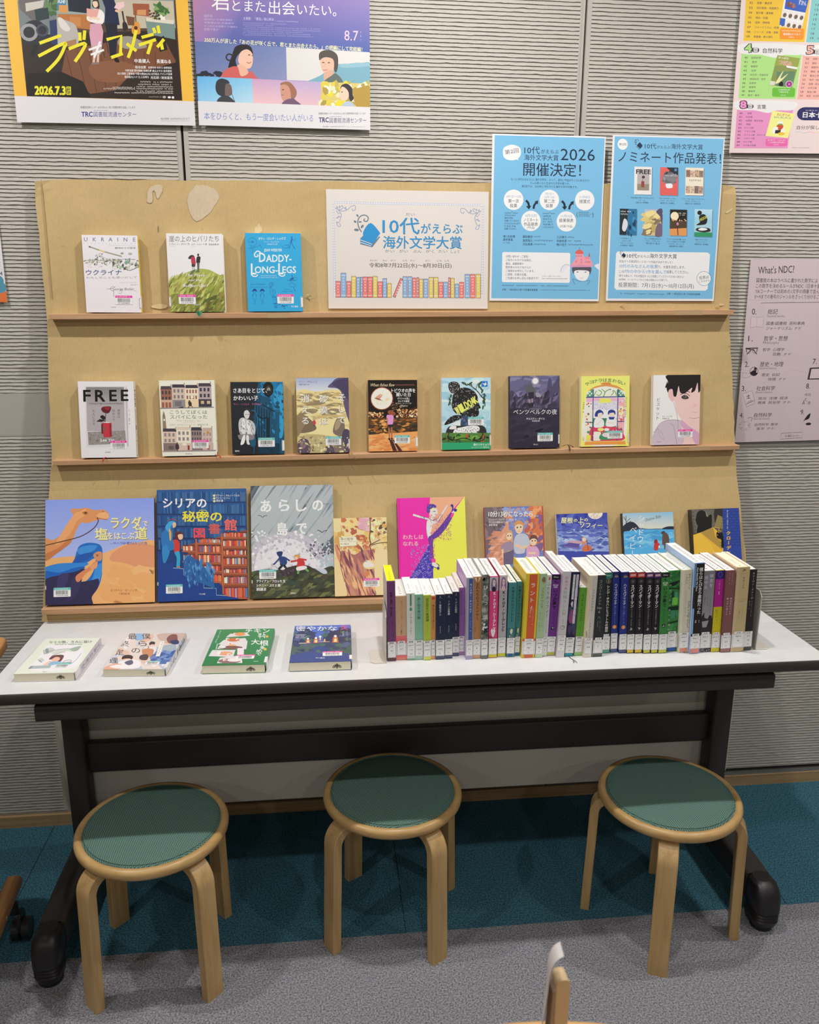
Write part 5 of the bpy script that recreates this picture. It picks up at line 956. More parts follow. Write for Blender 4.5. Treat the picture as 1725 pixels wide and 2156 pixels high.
A.t('10分13秒になったら…', 1020, 262, 58, '#f2efe6', 488, 0.02); A.t('ジャン＝クリストフ・ティクシエ 作', 1022, 315, 22, '#e8e4e0', 276, 0.01); A.t('ダニエル遠藤みのり 訳', 1025, 340, 20, '#e8e4e0', 190, 0.01); A.t('高田 葵 絵', 1028, 367, 20, '#e8e4e0', 85, 0.01); A.p([(1540, 190), (1556, 187), (1630, 1000), (1612, 1000)], '#a8483c')
low('orange sky book with three children, right of the dancer book', A, 0.014, 0.2735, 0.3, hard=True, side='#a8483c')

A = Art([(82, 145), (485, 122), (545, 735), (140, 750)], 0.1350, 0.1935, 1.25, '#3c47a0')
A.q(70, 110, 520, 300, '#333c9c', '#5562b4'); A.bl(40, 90, 140, 500, 270, 8, 26, ['#4450a8', '#2c3590', '#5866ba'], 161, 2); A.e(390, 130, 60, 48, '#e0d6c8'); A.e(390, 130, 52, 40, '#e9dccb'); A.bl(12, 350, 120, 430, 165, 5, 12, ['#d4b8a8', '#cfc0bc'], 162)
A.q(90, 260, 520, 440, '#6f82c4', '#8ea4d6'); A.bl(170, 100, 265, 510, 430, 5, 20, ['#5a6cb8', '#8ea0d4', '#a8bce0', '#4a5aa8', '#7a8cc8', '#c0cce8'], 163, 2.4, 4, 0); A.p([(145, 400), (200, 368), (280, 375), (270, 425), (150, 410)], '#5a4f9a'); A.l([(155, 405), (275, 418)], 5, '#8a80c0'); A.s([(150, 385), (200, 358), (290, 360), (280, 380), (190, 372)], '#c09aa8')
A.s([(292, 350), (300, 325), (322, 335), (330, 380), (300, 395)], '#c88a6a'); A.e(310, 345, 14, 16, '#ecc8b4'); A.s([(290, 400), (330, 380), (370, 390), (365, 435), (300, 440)], '#8090cc'); A.s([(302, 410), (330, 388), (368, 400), (372, 430), (330, 442), (302, 435)], '#c96a44'); A.l([(332, 340), (348, 430)], 4, '#6a3a2c')
for s, x, y, h, w in (('屋根', 122, 192, 46, 92), ('の', 222, 190, 30, 28), ('上', 256, 187, 46, 44), ('の', 304, 184, 30, 30), ('ソフィー', 272, 228, 46, 180)): A.t(s, x+2, y+2, h, '#2a2f6a', w, 0.03); A.t(s, x, y, h, '#efe3a8', w, 0.025)
low('deep blue book with a moon over rooftops and a cello player', A, 0.016, 0.4525, 0.5, side='#3a459c', pages='#e4ddcc')

A = Art([(598, 142), (1000, 118), (1060, 722), (655, 735)], 0.1362, 0.1920, 1.25, '#58aadb')
A.q(590, 110, 1050, 270, '#7cb4d6', '#d6d3c0'); A.s([(600, 260), (640, 215), (690, 212), (735, 260), (700, 290), (610, 310)], '#262c3c'); A.s([(910, 262), (960, 240), (1020, 240), (1025, 270), (920, 270)], '#232a3c'); A.s([(735, 255), (800, 262), (910, 258), (915, 270), (740, 275)], '#3a5a7a'); A.p([(606, 290), (735, 268), (1025, 262), (1100, 730), (650, 735)], '#52a7da'); A.bl(50, 640, 290, 1030, 430, 6, 22, ['#6ab4e0', '#4498d0', '#7cc0e4'], 171, 3.4, 4, -5); A.cv([(890, 275), (830, 300), (900, 330), (1000, 345)], 3, '#3a86bc'); A.cv([(880, 275), (815, 300), (880, 335)], 3, '#3a86bc')
for pts in ([(612, 300), (630, 220), (625, 160)], [(625, 220), (660, 180)], [(628, 200), (608, 170)], [(632, 240), (665, 200)]): A.l(pts, 4, '#2a2c38')
A.s([(912, 292), (925, 278), (942, 282), (940, 300), (922, 304)], '#4a3a34'); A.s([(925, 305), (950, 290), (975, 320), (982, 380), (978, 425), (945, 425), (938, 390), (925, 385)], '#5d4a42'); A.s([(858, 360), (868, 346), (884, 352), (886, 375), (864, 380)], '#8a2c2a'); A.s([(860, 385), (885, 372), (905, 385), (895, 400), (892, 432), (862, 432)], '#c03430'); A.rr(896, 398, 908, 414, 3, '#eef0f2')
A.v('シャドウ・', 748, 150, 56, '#f2f5f8', 56, None, 0.0); A.v('ベイビー', 690, 240, 56, '#f2f5f8', 64, None, 0.0); A.t('Shadow Baby', 780, 192, 26, '#4a5a6a', 132, 0.0, rot=-17, sk=.3)
low('sky blue book with an old man and a red-clad child on a lake', A, 0.018, 0.6285, 0.5, spine='L', hard=True, side='#2a2c3c', pages='#e9e4d6')

A = Art([(1135, 103), (1515, 85), (1600, 735), (1215, 750)], 0.1305, 0.1980, 1.25, '#3a3733')
A.p([(1130, 103), (1385, 92), (1420, 420), (1240, 260), (1170, 310)], '#55524c')
q = []
for r in range(15):
    for k in range(9): x = 1140+k*28+(r % 2)*14+r*3; y = 106+r*15; q.append([(x, y), (x+24, y-1), (x+25, y+11), (x+1, y+12)])
A.many([p for p in q if p[0][0] < 1330], '#6b675f')
A.s([(1320, 98), (1385, 92), (1392, 240), (1335, 220)], '#2f2c2a'); A.p([(1350, 145), (1390, 165), (1400, 270), (1330, 240)], '#8a7a4a')
A.s([(1175, 190), (1185, 130), (1215, 108), (1255, 125), (1265, 160), (1300, 145), (1308, 240), (1310, 260), (1250, 290), (1195, 300), (1195, 240), (1185, 225), (1180, 205)], '#181615'); A.p([(1245, 105), (1260, 160), (1275, 165)], '#8a8880')
A.p([(1165, 318), (1240, 290), (1320, 250), (1420, 345), (1440, 745), (1215, 745)], '#d9ab3c'); A.p([(1225, 300), (1318, 250), (1345, 335), (1440, 410), (1400, 440), (1300, 360)], '#a88a44'); A.p([(1170, 318), (1222, 305), (1320, 400), (1390, 560), (1215, 740)], '#e0b440'); A.l([(1330, 250), (1370, 260), (1365, 280), (1395, 290)], 5, '#e0b440')
A.p([(1385, 90), (1518, 83), (1605, 735), (1440, 745)], '#2c4596')
q = []
for r in range(14):
    y = 95+r*24; q.append([(1380, y), (1560, y-5), (1560, y-2.5), (1380, y+2.5)])
    for k in range(4): x = 1395+k*40+(r % 2)*20+r*2.5; q.append([(x, y), (x+2.5, y), (x+4, y+22), (x+1.5, y+22)])
A.many(q, '#1c2c66')
A.s([(1350, 300), (1358, 290), (1368, 300), (1385, 298), (1392, 290), (1400, 305), (1408, 340), (1418, 420), (1398, 420), (1392, 360), (1370, 350), (1354, 335)], '#131214'); A.e(1360, 318, 4, 3, '#d9c23c')
A.v('ダニエル・ステティエ・', 1425, 105, 14, '#d4d8e6', 16, None, 0.01, dx=1.2); A.v('クローディー', 1446, 280, 34, '#e6a83a', 42, None, 0.05, dx=4)
low('book with a black cat, yellow light and a blue brick wall', A, 0.022, 0.8110, 0.7, spine='L', hard=True, side='#29262c', pages='#dcd6ca')
# ---------------------------------------------------------------- books lying flat on the table
def circles_mark(A, x, y, s, c='#262322'):
    for dx, dy in ((0, -1.0), (-1.6, 0.1), (1.6, 0.1), (-2.6, 0.9), (2.6, 0.9), (0, 1.4)): A.ring(x+dx*s*1.1, y+dy*s*1.0, s*0.85, s*0.5, c, 10)
    A.l([(x-1.8*s, y), (x, y-0.9*s), (x+1.8*s, y)], s*0.5, c); A.l([(x, y-s), (x, y+1.4*s)], s*0.5, c)
def flat_book(label, A, T, x0, y0, yaw, spine='R', side='#d8d8d4', spine_art=None, stick=None, tab=None):
    M = Matrix.Translation((x0, y0, 0.7006)) @ Matrix.Rotation(math.radians(yaw), 4, 'Z')
    t = thing('book', label, 'book', M, 'books lying on the table')
    w, d = A.w, A.h; c = 0.0007; sc = A.col(side)
    b = MB(); b.box(0, w, 0, d, T-c, T, sc); b.box(0, w, 0, d, 0, c, sc)
    R = []
    for k in range(7):
        a = math.pi/2-math.pi*k/6; R.append([(w-0.0008+0.0022*math.cos(a), 0, T/2+T/2*math.sin(a)), (w-0.0008+0.0022*math.cos(a), d, T/2+T/2*math.sin(a))])
    b.grid(R, sc)
    if spine_art: b.art(spine_art, (w+0.0015, 0, 0), (0, 0, 1), (0, 1, 0), (1, 0, 0))
    b.art(A, (0, 0, T), (1, 0, 0), (0, 1, 0), (0, 0, 1)); b.build('cover', M_COVER, t)
    p = MB(); pc = A.col('#e2dcc6'); p.box(0.0004, w-0.0012, 0.0004, d-0.0004, c, T-c, pc)
    m = Art([(0, 0), (120, 0), (120, 18), (0, 18)], w, T, 1.0); circles_mark(m, 92, 9, 2.2); p.art(m, (0, 0.0003, 0), (1, 0, 0), (0, 0, 1), (0, -1, 0))
    p.build('page_block', M_PAGES, t)
    if stick: sticker(t, A, stick[0], stick[1], stick[2], lambda ax, ay: ((ax, ay, T+A.top()+0.00015), (1, 0, 0), (0, 1, 0), (0, 0, 1)), stick[3])
    if tab:
        q = MB(); wc = A.col('#dedcda'); q.box(w-0.004, w+0.0018, tab[0], tab[1], T*0.15, T+0.0003, wc); q.build('call_number_label', M_LABEL, t)
    return t
A = Art([(395, 265), (855, 262), (625, 550), (118, 560)], 0.1205, 0.1785, 1.15, '#dbe2d3')
A.s([(400, 330), (520, 318), (690, 330), (700, 400), (640, 500), (430, 540), (240, 520), (330, 430)], '#e6e4ea'); A.t('セミの歌、きみに届け', 425, 294, 22, '#4a5450', 358, 0.02); A.t('海老名順 作  後藤貴志 装画', 470, 314, 10, '#6a726c', 230, 0.01)
for pts, c in (([(378, 358), (440, 340), (470, 360), (430, 385), (380, 395)], '#c3c8c4'), ([(440, 385), (520, 355), (600, 350), (690, 330), (640, 375), (560, 372), (480, 395)], '#cdd3cb'), ([(600, 352), (690, 330), (660, 368), (620, 372)], '#9fb0a0'), ([(390, 360), (410, 345), (420, 375), (400, 390)], '#8f9a98'), ([(330, 440), (360, 425), (380, 450), (340, 462)], '#c9cccb')): A.s(pts, c)
for pts in ([(380, 395), (440, 370), (520, 356), (600, 352)], [(440, 412), (480, 395), (560, 375)], [(375, 360), (380, 395)], [(325, 440), (360, 465), (340, 445)], [(600, 480), (650, 440), (690, 390)]): A.cv(pts, 3, '#7f8784')
A.s([(420, 440), (450, 410), (500, 402), (545, 408), (525, 450), (500, 462), (470, 440)], '#6d4640'); A.s([(445, 438), (480, 420), (512, 428), (500, 450), (470, 458), (445, 452)], '#e6b8a4'); A.s([(370, 485), (420, 455), (445, 460), (400, 490)], '#e9c3ae'); A.s([(415, 475), (450, 458), (520, 460), (500, 480), (420, 488)], '#8db8d6'); A.p([(265, 494), (440, 488), (425, 512), (240, 518)], '#a9b6b8'); A.p([(265, 494), (290, 492), (262, 518), (240, 518)], '#8a9598'); A.p([(525, 468), (600, 460), (610, 468), (580, 480), (510, 480)], '#8fa6a0'); A.cv([(530, 470), (560, 450), (605, 448), (600, 462)], 3, '#5f7570'); A.t('講談社', 362, 543, 6, '#6a726c', 38)
sp = Art([(0, 0), (18, 0), (18, 180), (0, 180)], 0.0176, 0.1785, 1.1, '#d3cad6'); sp.v('セミの歌、きみに届け', 9, 14, 9, '#4a464c', 10); sp.gk(3, 130, 12, 9, '#666', 3); sp.r(1, 146, 17, 172, '#dedbe0'); sp.v('海老名順', 9, 128-10, 5, '#666', 5.5)
flat_book('pale green book lying on the table with a girl at a desk', A, 0.0176, -0.8470, -0.5342, -2.2, side='#d6d4da', spine_art=sp, stick=((445, 472, 605, 512), TEAL, '1124117438', 51), tab=(0.004, 0.030))
A = Art([(1130, 215), (1595, 212), (1395, 522), (873, 520)], 0.1270, 0.1890, 1.1, '#dcd2cc')
A.bl(40, 900, 220, 1580, 520, 14, 50, ['#c5ccd8', '#d9bcae', '#e6e2e0', '#b3bfd0', '#e3cdbd'], 181, 2, 6); A.s([(1180, 215), (1230, 212), (1240, 260), (1170, 270)], '#8ab4dc'); A.s([(1400, 215), (1590, 215), (1560, 280), (1420, 300), (1350, 240)], '#c9b3a6'); A.s([(1430, 260), (1470, 225), (1520, 230), (1510, 290), (1450, 300)], '#8a5a54'); A.s([(1460, 280), (1520, 270), (1530, 300), (1480, 310)], '#3c4668'); A.s([(1350, 330), (1500, 310), (1470, 400), (1300, 420), (1260, 390)], '#a3b2bc'); A.s([(1310, 390), (1500, 370), (1440, 470), (1330, 470), (1280, 430)], '#5070b0'); A.bl(30, 1290, 370, 1500, 460, 8, 24, ['#3f5fa4', '#7f98c8', '#6a86ba'], 182, 2.4, 4, -10)
A.s([(1280, 300), (1300, 282), (1330, 290), (1320, 312), (1290, 318)], '#3c3234'); A.s([(1290, 310), (1318, 308), (1312, 328), (1292, 328)], '#e6c4b4'); A.s([(1240, 330), (1290, 325), (1340, 335), (1310, 390), (1240, 395), (1220, 360)], '#e3dede'); A.l([(1275, 325), (1262, 355)], 8, '#b04a44'); A.s([(1220, 350), (1310, 350), (1290, 410), (1230, 415)], '#c58a6a'); A.s([(1200, 400), (1260, 395), (1250, 440), (1190, 435)], '#4a4248')
A.s([(1040, 425), (1060, 400), (1110, 396), (1135, 410), (1120, 435), (1060, 440)], '#332c30'); A.s([(1050, 432), (1110, 428), (1100, 455), (1060, 460)], '#e4bea8'); A.s([(1010, 460), (1050, 445), (1130, 435), (1190, 455), (1170, 510), (1000, 512)], '#e8e6ea'); A.s([(1060, 460), (1120, 440), (1130, 470), (1090, 485)], '#5a6078'); A.s([(890, 500), (980, 470), (1040, 480), (1000, 520), (890, 522)], '#dfa88e'); A.s([(930, 495), (1010, 478), (1060, 490), (1000, 512)], '#f0e6e2')
for ch, x, y in (('最', 1110, 238), ('終', 1045, 300), ('定', 990, 372), ('理', 935, 442), ('僕', 1225, 237), ('ら', 1190, 298), ('の', 1128, 356)): A.t(ch, x, y, 50, '#33343c', 72, 0.0)
A.p([(1375, 280), (1412, 280), (1360, 410), (1325, 412)], '#e9e6e2'); A.v('カモシカの声', 1392, 285, 14, '#55565c', 18, None, 0.0, dx=-8)
sp = Art([(0, 0), (16, 0), (16, 190), (0, 190)], 0.0158, 0.1890, 1.1, '#c9cbd2'); sp.bl(40, 0, 0, 16, 150, 2, 7, ['#9fb2cc', '#dcc8b8', '#6f86b4', '#e6e2de'], 183, 2); sp.v('僕らの最終定理', 8, 20, 9, '#44464c', 10.5); sp.r(0, 165, 16, 182, '#d8c23a')
flat_book('book of collaged drawings in blue and peach lying on the table, second from the left', A, 0.0158, -0.6730, -0.5265, -4.0, side='#cfc8c4', spine_art=sp, stick=((1225, 452, 1365, 482), TEAL, '1124117420', 52), tab=(0.006, 0.034))
A = Art([(223, 182), (705, 175), (632, 478), (100, 485)], 0.1310, 0.1935, 1.15, '#3f8454')
A.q(100, 170, 710, 490, '#468c5c', '#2f7a48')
for (a, b_, c, d) in (((296, 248), (340, 212), (470, 208), (500, 236)), ((232, 308), (280, 270), (460, 255), (480, 290)), ((225, 345), (260, 300), (480, 280), (470, 350)), ((155, 405), (185, 355), (380, 355), (360, 415)), ((225, 465), (250, 420), (430, 400), (440, 465))): A.p([a, b_, c, d], '#d7d3d6')
for (x, y, rx, ry, c) in ((415, 222, 45, 15, '#dd9a62'), (360, 270, 55, 15, '#c9764e'), (350, 322, 38, 14, '#e0a670'), (340, 335, 100, 14, '#7a5a58'), (295, 384, 62, 17, '#dca07a'), (330, 448, 95, 20, '#8a6a70'), (370, 440, 60, 14, '#e6dcdc'), (270, 330, 30, 9, '#ddd'), (240, 380, 14, 12, '#e6e0e0')): A.e(x, y, rx, ry, c)
for (x, y) in ((310, 262), (395, 264), (330, 300), (260, 372), (325, 392), (290, 440)): A.e(x, y, 16, 8, '#efe7de'); A.e(x+4, y+2, 9, 4, '#c8674a')
A.l([(455, 285), (440, 400)], 7, '#d5d1d4'); A.l([(228, 300), (215, 350)], 6, '#d5d1d4'); A.rr(395, 340, 450, 400, 6, '#e3d6e0'); A.e(345, 212, 16, 6, '#5f7a3a')
for s, x, y, h, w in (('チキン', 460, 195, 40, 205), ('半々', 568, 236, 50, 62), ('大', 510, 288, 46, 70), ('根', 582, 298, 46, 76), ('多', 585, 338, 28, 46), ('め', 555, 364, 28, 50), ('で', 550, 390, 26, 50)): A.t(s, x, y, h, '#eef0ea', w, 0.015)
A.rr(632, 235, 655, 252, 2, '#d8b04a'); A.rr(618, 342, 642, 360, 2, '#d8b04a'); A.v('キム・エラン', 250, 190, 12, '#e6ece4', 13, 16, 0.0, dx=-5); A.v('古川綾子', 220, 262, 8, '#e6ece4', 9, 11, 0.0, dx=-3)
A.t('KADOKAWA', 535, 452, 6, '#e6ece4', 40)
flat_book('green book lying on the table with bowls of food on white shelves', A, 0.0190, -0.4713, -0.5330, -2.5, side='#3a7f50', stick=((380, 395, 545, 432), PINK, '1212737330', 53), tab=(0.010, 0.038))
A = Art([(880, 155), (1350, 148), (1358, 450), (840, 465)], 0.1300, 0.2000, 1.2, '#39508e')
A.q(830, 140, 1370, 300, '#5a72c4', '#4a68b8'); A.s([(880, 235), (930, 200), (990, 185), (1030, 200), (1060, 240), (1070, 290), (870, 300)], '#3a4066'); A.s([(1150, 230), (1200, 205), (1260, 190), (1350, 185), (1356, 320), (1160, 300), (1120, 270)], '#343a5c'); A.q(850, 295, 1360, 390, '#3c4a6c', '#44587a'); A.s([(850, 320), (960, 305), (1080, 315), (1040, 380), (845, 400)], '#4a5f5c'); A.s([(1180, 320), (1356, 315), (1357, 395), (1220, 380)], '#476056'); A.s([(840, 465), (860, 400), (1000, 370), (1060, 330), (1150, 330), (1200, 370), (1350, 395), (1362, 452)], '#3a4a84'); A.bl(50, 850, 180, 1355, 390, 8, 22, ['#3a4468', '#4f5f8a', '#4a6a64', '#333a5a'], 191, 2, 5, 0)
for x, y, k in ((995, 288, 1), (1062, 285, 1.1), (1225, 278, 1.4), (1135, 285, .6), (1098, 270, .5)): A.p([(x-20*k, y+14*k), (x-14*k, y-18*k), (x+14*k, y-18*k), (x+20*k, y+14*k)], '#c86a4a'); A.p([(x-9*k, y+10*k), (x-6*k, y-10*k), (x+8*k, y-10*k), (x+10*k, y+10*k)], '#f0d8a0'); A.e(x, y-24*k, 9*k, 8*k, '#efe6da')
A.e(1098, 248, 11, 9, '#f2ece0'); A.l([(920, 303), (960, 300), (980, 303)], 5, '#d8c8c0'); A.l([(1090, 292), (1180, 290)], 5, '#c8a090')
for s, x, h, w, c in (('密やかな', 892, 40, 345, '#dfe3ee'), ('炎', 1268, 42, 62, '#c8569c')): A.t(s, x, 178 if c[1] == 'd' else 170, h, c, w, 0.015)
for k in range(4): A.gk(888, 228+k*9, 90+10*(k == 2), 7, '#c9cede', 14, k)
A.v('セレステ・イング', 1322, 200, 9, '#d5d9e6', 10.5, 13, 0.0); A.v('井上里訳', 1290, 205, 8, '#d5d9e6', 9.5, 12, 0.0); A.t('早川書房', 1062, 425, 9, '#dfe3ee', 76)
flat_book('dark blue book lying on the table with small lit houses at dusk, nearest the bookend', A, 0.0204, -0.2903, -0.5388, -1.5, side='#39487a', stick=((1120, 368, 1282, 410), PINK, '1212698115', 54), tab=(0.010, 0.03))
# ---------------------------------------------------------------- upright books between two bookends
def spine_label(parent, w, z0, z1, tab, rows, frame, cover, lean=0):
    s = Art([(0, 0), (w*1e3, 0), (w*1e3, (z1-z0)*1e3), (0, (z1-z0)*1e3)], w, z1-z0, 1.35, '#d9d7d8')
    W_, H_ = w*1e3, (z1-z0)*1e3; k = '#3a3839'
    ht = 5.4
    if cover and W_ > 14: s.r(0, 0, W_*0.16, ht, cover); s.r(W_*0.84, 0, W_, ht, cover)
    s.t(tab, W_/2, ht*0.55, 3.3, '#1d1b1c', min(W_*0.62, 9.5), 0.03, an='c')
    m = 0.6 if not frame else W_*0.09
    s.l([(m, ht+0.9), (W_-m, ht+0.9), (W_-m, H_-0.9), (m, H_-0.9), (m, ht+0.9)], 0.5, k)
    h3 = (H_-ht-2)/3
    for i in (1, 2): s.l([(m+0.5, ht+1+h3*i), (W_-m-0.5, ht+1+h3*i)], 0.25, '#8a8888')
    for i, q in enumerate(rows):
        if q: s.t(q, W_/2, ht+1+h3*(i+0.5), 3.4 if all(ord(c) < 128 for c in q) else 4.2, '#4a4849', min(W_*0.66, 2.6*len(q)), 0.01, an='c')
    b = MB(); b.art(s, (0, -0.0011, z0), (1, 0, 0), (0, 0, 1), (0, -1, 0))
    wc = s.col('#d9d7d8'); b.poly([(0, -0.0011, z0), (0, -0.0011, z1-0.006), (0, 0.006, z1-0.006), (0, 0.006, z0)], wc)
    return b.build('call_number_label', M_LABEL, parent)

def upright(label, T, x, y, H, D, lean, art, side='#d8d6d4', right=None, hard=False, tab='', rows=(), frame=False, foot=None, stamp=2, top='#f0ede2', lab=(0.0085, 0.0455), foot_w=1.0, lc=None):
    """art(A) paints the spine; side/right are the front and back cover colours"""
    M = Matrix.Translation((x, y, 0.7006)) @ Matrix.Rotation(math.radians(lean), 4, 'Y')
    t = thing('book', label, 'book', M, 'upright books between the bookends')
    A = Art([(0, 0), (T*1e3, 0), (T*1e3, H*1e3), (0, H*1e3)], T, H, 1.3)
    A.W, A.HH = T*1e3, H*1e3; art(A)
    c = 0.0022 if hard else 0.0007; ov = 0.0028 if hard else 0.0004
    b = MB(); sl = A.col(side); sr = A.col(right or side)
    b.box(0, c, 0.0006, D, 0, H, sl); b.box(T-c, T, 0.0006, D, 0, H, sr)
    base = A.prims[0][1][0] if A.prims else sl
    b.poly([(0, 0.0012, 0), (0.0010, 0, 0), (0.0010, 0, H), (0, 0.0012, H)], base); b.poly([(T-0.0010, 0, 0), (T, 0.0012, 0), (T, 0.0012, H), (T-0.0010, 0, H)], base)
    b.poly([(0.001, 0, 0), (T-0.001, 0, 0), (T-0.001, 0, H), (0.001, 0, H)], base); b.poly([(0, 0.0012, H), (0.001, 0, H), (T-0.001, 0, H), (T, 0.0012, H), (T, 0.004, H), (0, 0.004, H)], base)
    if foot:
        A.r(A.W*(1-foot_w)/2, A.HH-lab[0]*1e3+0.2, A.W*(1+foot_w)/2, A.HH-1.0, foot)
    b.art(A, (0, -0.00005, 0), (1, 0, 0), (0, 0, 1), (0, -1, 0)); b.build('cover', M_COVER, t)
    p = MB(); pc = A.col(top)
    p.box(c, T-c, 0.0015, D-ov, ov, H-ov*0.5, A.col('#e6e0d0'), cols={1: pc})
    m = Art([(0, 0), (T*1e3, 0), (T*1e3, D*1e3), (0, D*1e3)], T, D, 1.0); w_ = T*1e3; d_ = D*1e3; k = '#3f3c3b'
    if stamp:
        circles_mark(m, w_/2, d_-17, 1.0 if stamp > 1 else 0.8, k)
        r_ = random.Random(int(x*1e4)); q = []
        x0 = w_*(0.30 if stamp == 2 else 0.38); x1 = w_*(0.72 if stamp == 2 else 0.62); yy = d_-27; y1 = d_*(0.12 if stamp == 2 else 0.42)
        while yy > y1:
            if stamp == 2:
                for f in range(2): a = x0+r_.uniform(0, .25)*(x1-x0); q.append([(a, yy-f*1.5), (x1-r_.uniform(0, .3)*(x1-x0), yy-f*1.5), (x1-r_.uniform(0, .2)*(x1-x0), yy-f*1.5+0.6), (a, yy-f*1.5+0.6)])
                a = x0+r_.uniform(.1, .7)*(x1-x0); q.append([(a, yy-3), (a+0.6, yy-3), (a+0.6, yy+0.8), (a, yy+0.8)]); yy -= 5.6
            else:
                a = x0+r_.uniform(0, .3)*(x1-x0); q.append([(a, yy), (x1, yy), (x1, yy+0.45), (a, yy+0.45)]); a = x0+r_.uniform(0, .8)*(x1-x0); q.append([(a, yy-1.6), (a+0.45, yy-1.6), (a+0.45, yy), (a, yy)]); yy -= 2.5
        m.many(q, k if stamp == 2 else '#7a736c')
    p.art(m, (0, 0, H-ov*0.5), (1, 0, 0), (0, 1, 0), (0, 0, 1)); p.build('page_block', M_PAGES, t)
    if tab: spine_label(t, T, lab[0], lab[1], tab, rows, frame, lc)
    return t

def plain(bg, *ops):
    """ops: (text, x fraction, y mm from the top, letter mm, colour, pitch, bold)"""
    def f(A):
        A.fill(bg)
        for (s, fx, y, h, c, pt, bo) in ops: A.v(s, A.W*fx, y, h, c, pt, None, bo)
    return f
YM, KD, JB = '読物', 'こども', '人文'
DK = '#241c26'; WH = '#eceae8'
upright('purple upright book with yellow page tops, against the left bookend', 0.0180, -0.0800, -0.5070, 0.1830, 0.1118, -0.7, plain('#6b3d6c', ('高慢と偏見、殺人事件', .5, 24, 5.2, DK, 5.6, .02), ('クローディア・グレイ 不二淑子 訳', .68, 84, 2.8, DK, 3.0, .01)), side='#cfcac6', tab=YM, rows=('L9', '93', ''), foot='#5c3a40', stamp=1, top='#ecd91f')
def u2(A): A.fill('#c29e7c'); A.v('カスパー・ハウザー', A.W*.55, 10, 4.6, '#5b4634', 5.2, None, 0); A.v('または心の惰性', A.W*.55, 62, 2.6, '#5b4634', 3, None, 0); A.v('酒寄進一 訳', A.W*.5, 78, 2.8, '#4b3a2c', 3.2, None, .01); A.r(0, 91, A.W, A.HH, '#d9696e'); A.v('・岩波', A.W*.5, 96, 3, '#3a2a2a', 4, None, .02); A.r(0, 141, A.W, A.HH, '#d8806e')
upright('tan book with a coral lower band, second of the upright books', 0.0230, -0.0612, -0.5030, 0.1474, 0.1112, -0.8, u2, tab=YM, rows=('L11', '227', ''), frame=True, stamp=1, lab=(0.012, 0.045), top='#efe9d8', lc='#d9696e')
def u3(A): A.fill('#c9cfc8'); A.r(A.W*.42, 2, A.W*.62, 28, '#3f8a58'); A.e(A.W*.52, 36, A.W*.18, 4, '#5a9a6a'); A.l([(A.W*.52, 28), (A.W*.52, 40)], 1, '#3f8a58'); A.v('ノーサンガー・アビー', A.W*.52, 43, 4.6, '#3f4a44', 5.0, None, .01); A.r(0, A.HH-3.5, A.W, A.HH, '#7fb08a')
upright('pale grey book with a green plant on its spine, third of the upright books', 0.0176, -0.0378, -0.5047, 0.1535, 0.1089, -0.8, u3, tab=YM, rows=('L933.7', '112', 'オス'), stamp=1)
upright('teal green paperback among the low upright books, next to the lime one', 0.0177, -0.0200, -0.5042, 0.1500, 0.1074, -0.8, plain('#7fb09a', ('銃と助手席の歌', .5, 6, 6.6, '#24423a', 7.2, .012), ('エマ・スターキー', .5, 62, 2.8, '#3f5c52', 3.0, .0)), tab=YM, rows=('L933.7', '1359', 'スタ'), foot='#a2c4b4', stamp=1)
upright('lime green paperback among the low upright books', 0.0162, -0.0019, -0.5089, 0.1498, 0.1108, -0.7, plain('#a3b343', ('宮廷医女の推理譚', .5, 6, 6.4, '#3a4420', 6.8, .012), ('ジューン・ハー', .5, 66, 2.8, '#5c6630', 3.0, .0)), tab=YM, rows=('L933.7', '1543', 'ハ'), foot='#c9d25c', stamp=1)
def u6(A): A.fill('#c98a54'); A.r(A.W*.2, 3, A.W*.85, 8, '#c0392f'); A.v('瓶に吹き込まれた声のように', A.W*.55, 20, 4, '#4a2c1c', 4.4, None, .02)
upright('thin orange paperback squeezed beside the lime green one', 0.0092, 0.0147, -0.5047, 0.1464, 0.1147, -0.5, u6, tab=YM, rows=('L9', '15', 'フ'), foot='#d9a070', stamp=1)
def ann(title, extra=''):
    def f(A):
        A.fill('#1d2740'); A.e(A.W*.5, 4, 0.8, 1.4, '#aab0c0'); A.t('ちくま', A.W*.5, 7.2, 2.2, '#aab0c0', A.W*.32, 0, an='c'); A.v('新訳', A.W*.5, 14, 2.2, '#b4bac8', 2.6, None, 0); A.v(title, A.W*.5, 21, 5.0, '#dfe2ea', 5.3, None, .008); A.v('モンゴメリ', A.W*.5, 72, 3.0, '#c8ccd8', 3.3, None, 0)
    return f
for k, (x, y, T, ti, num, lb) in enumerate(((0.0250, -0.5076, 0.0190, '赤毛のアン', '1423', 'first and thickest'), (0.0451, -0.5048, 0.0170, 'アンの青春', '1443', 'middle one'), (0.0637, -0.4940, 0.0148, 'アンの初恋', '1450', 'last, set slightly back'))):
    upright('navy paperback with white title, %s of three navy ones side by side' % lb, T, x, y, 0.1490, 0.1088, -0.7, ann(ti), side='#c9c2ba', tab=YM, rows=('L933.7', num, 'モン'), foot='#46506a', stamp=1)
upright('small purple translucent-covered book set back, right of the navy paperbacks', 0.0118, 0.0786, -0.4900, 0.1569, 0.1063, -1.0, plain('#8a5f98', ('まっジ①ーアンジェリック', .45, 6, 4.2, '#2f1f3a', 4.8, .02)), side='#c9b9b0', right='#6f5aa8', tab=YM, rows=('B52', 'Y335', '0.3'), foot='#a384ae', stamp=1, top='#e6d6c8')
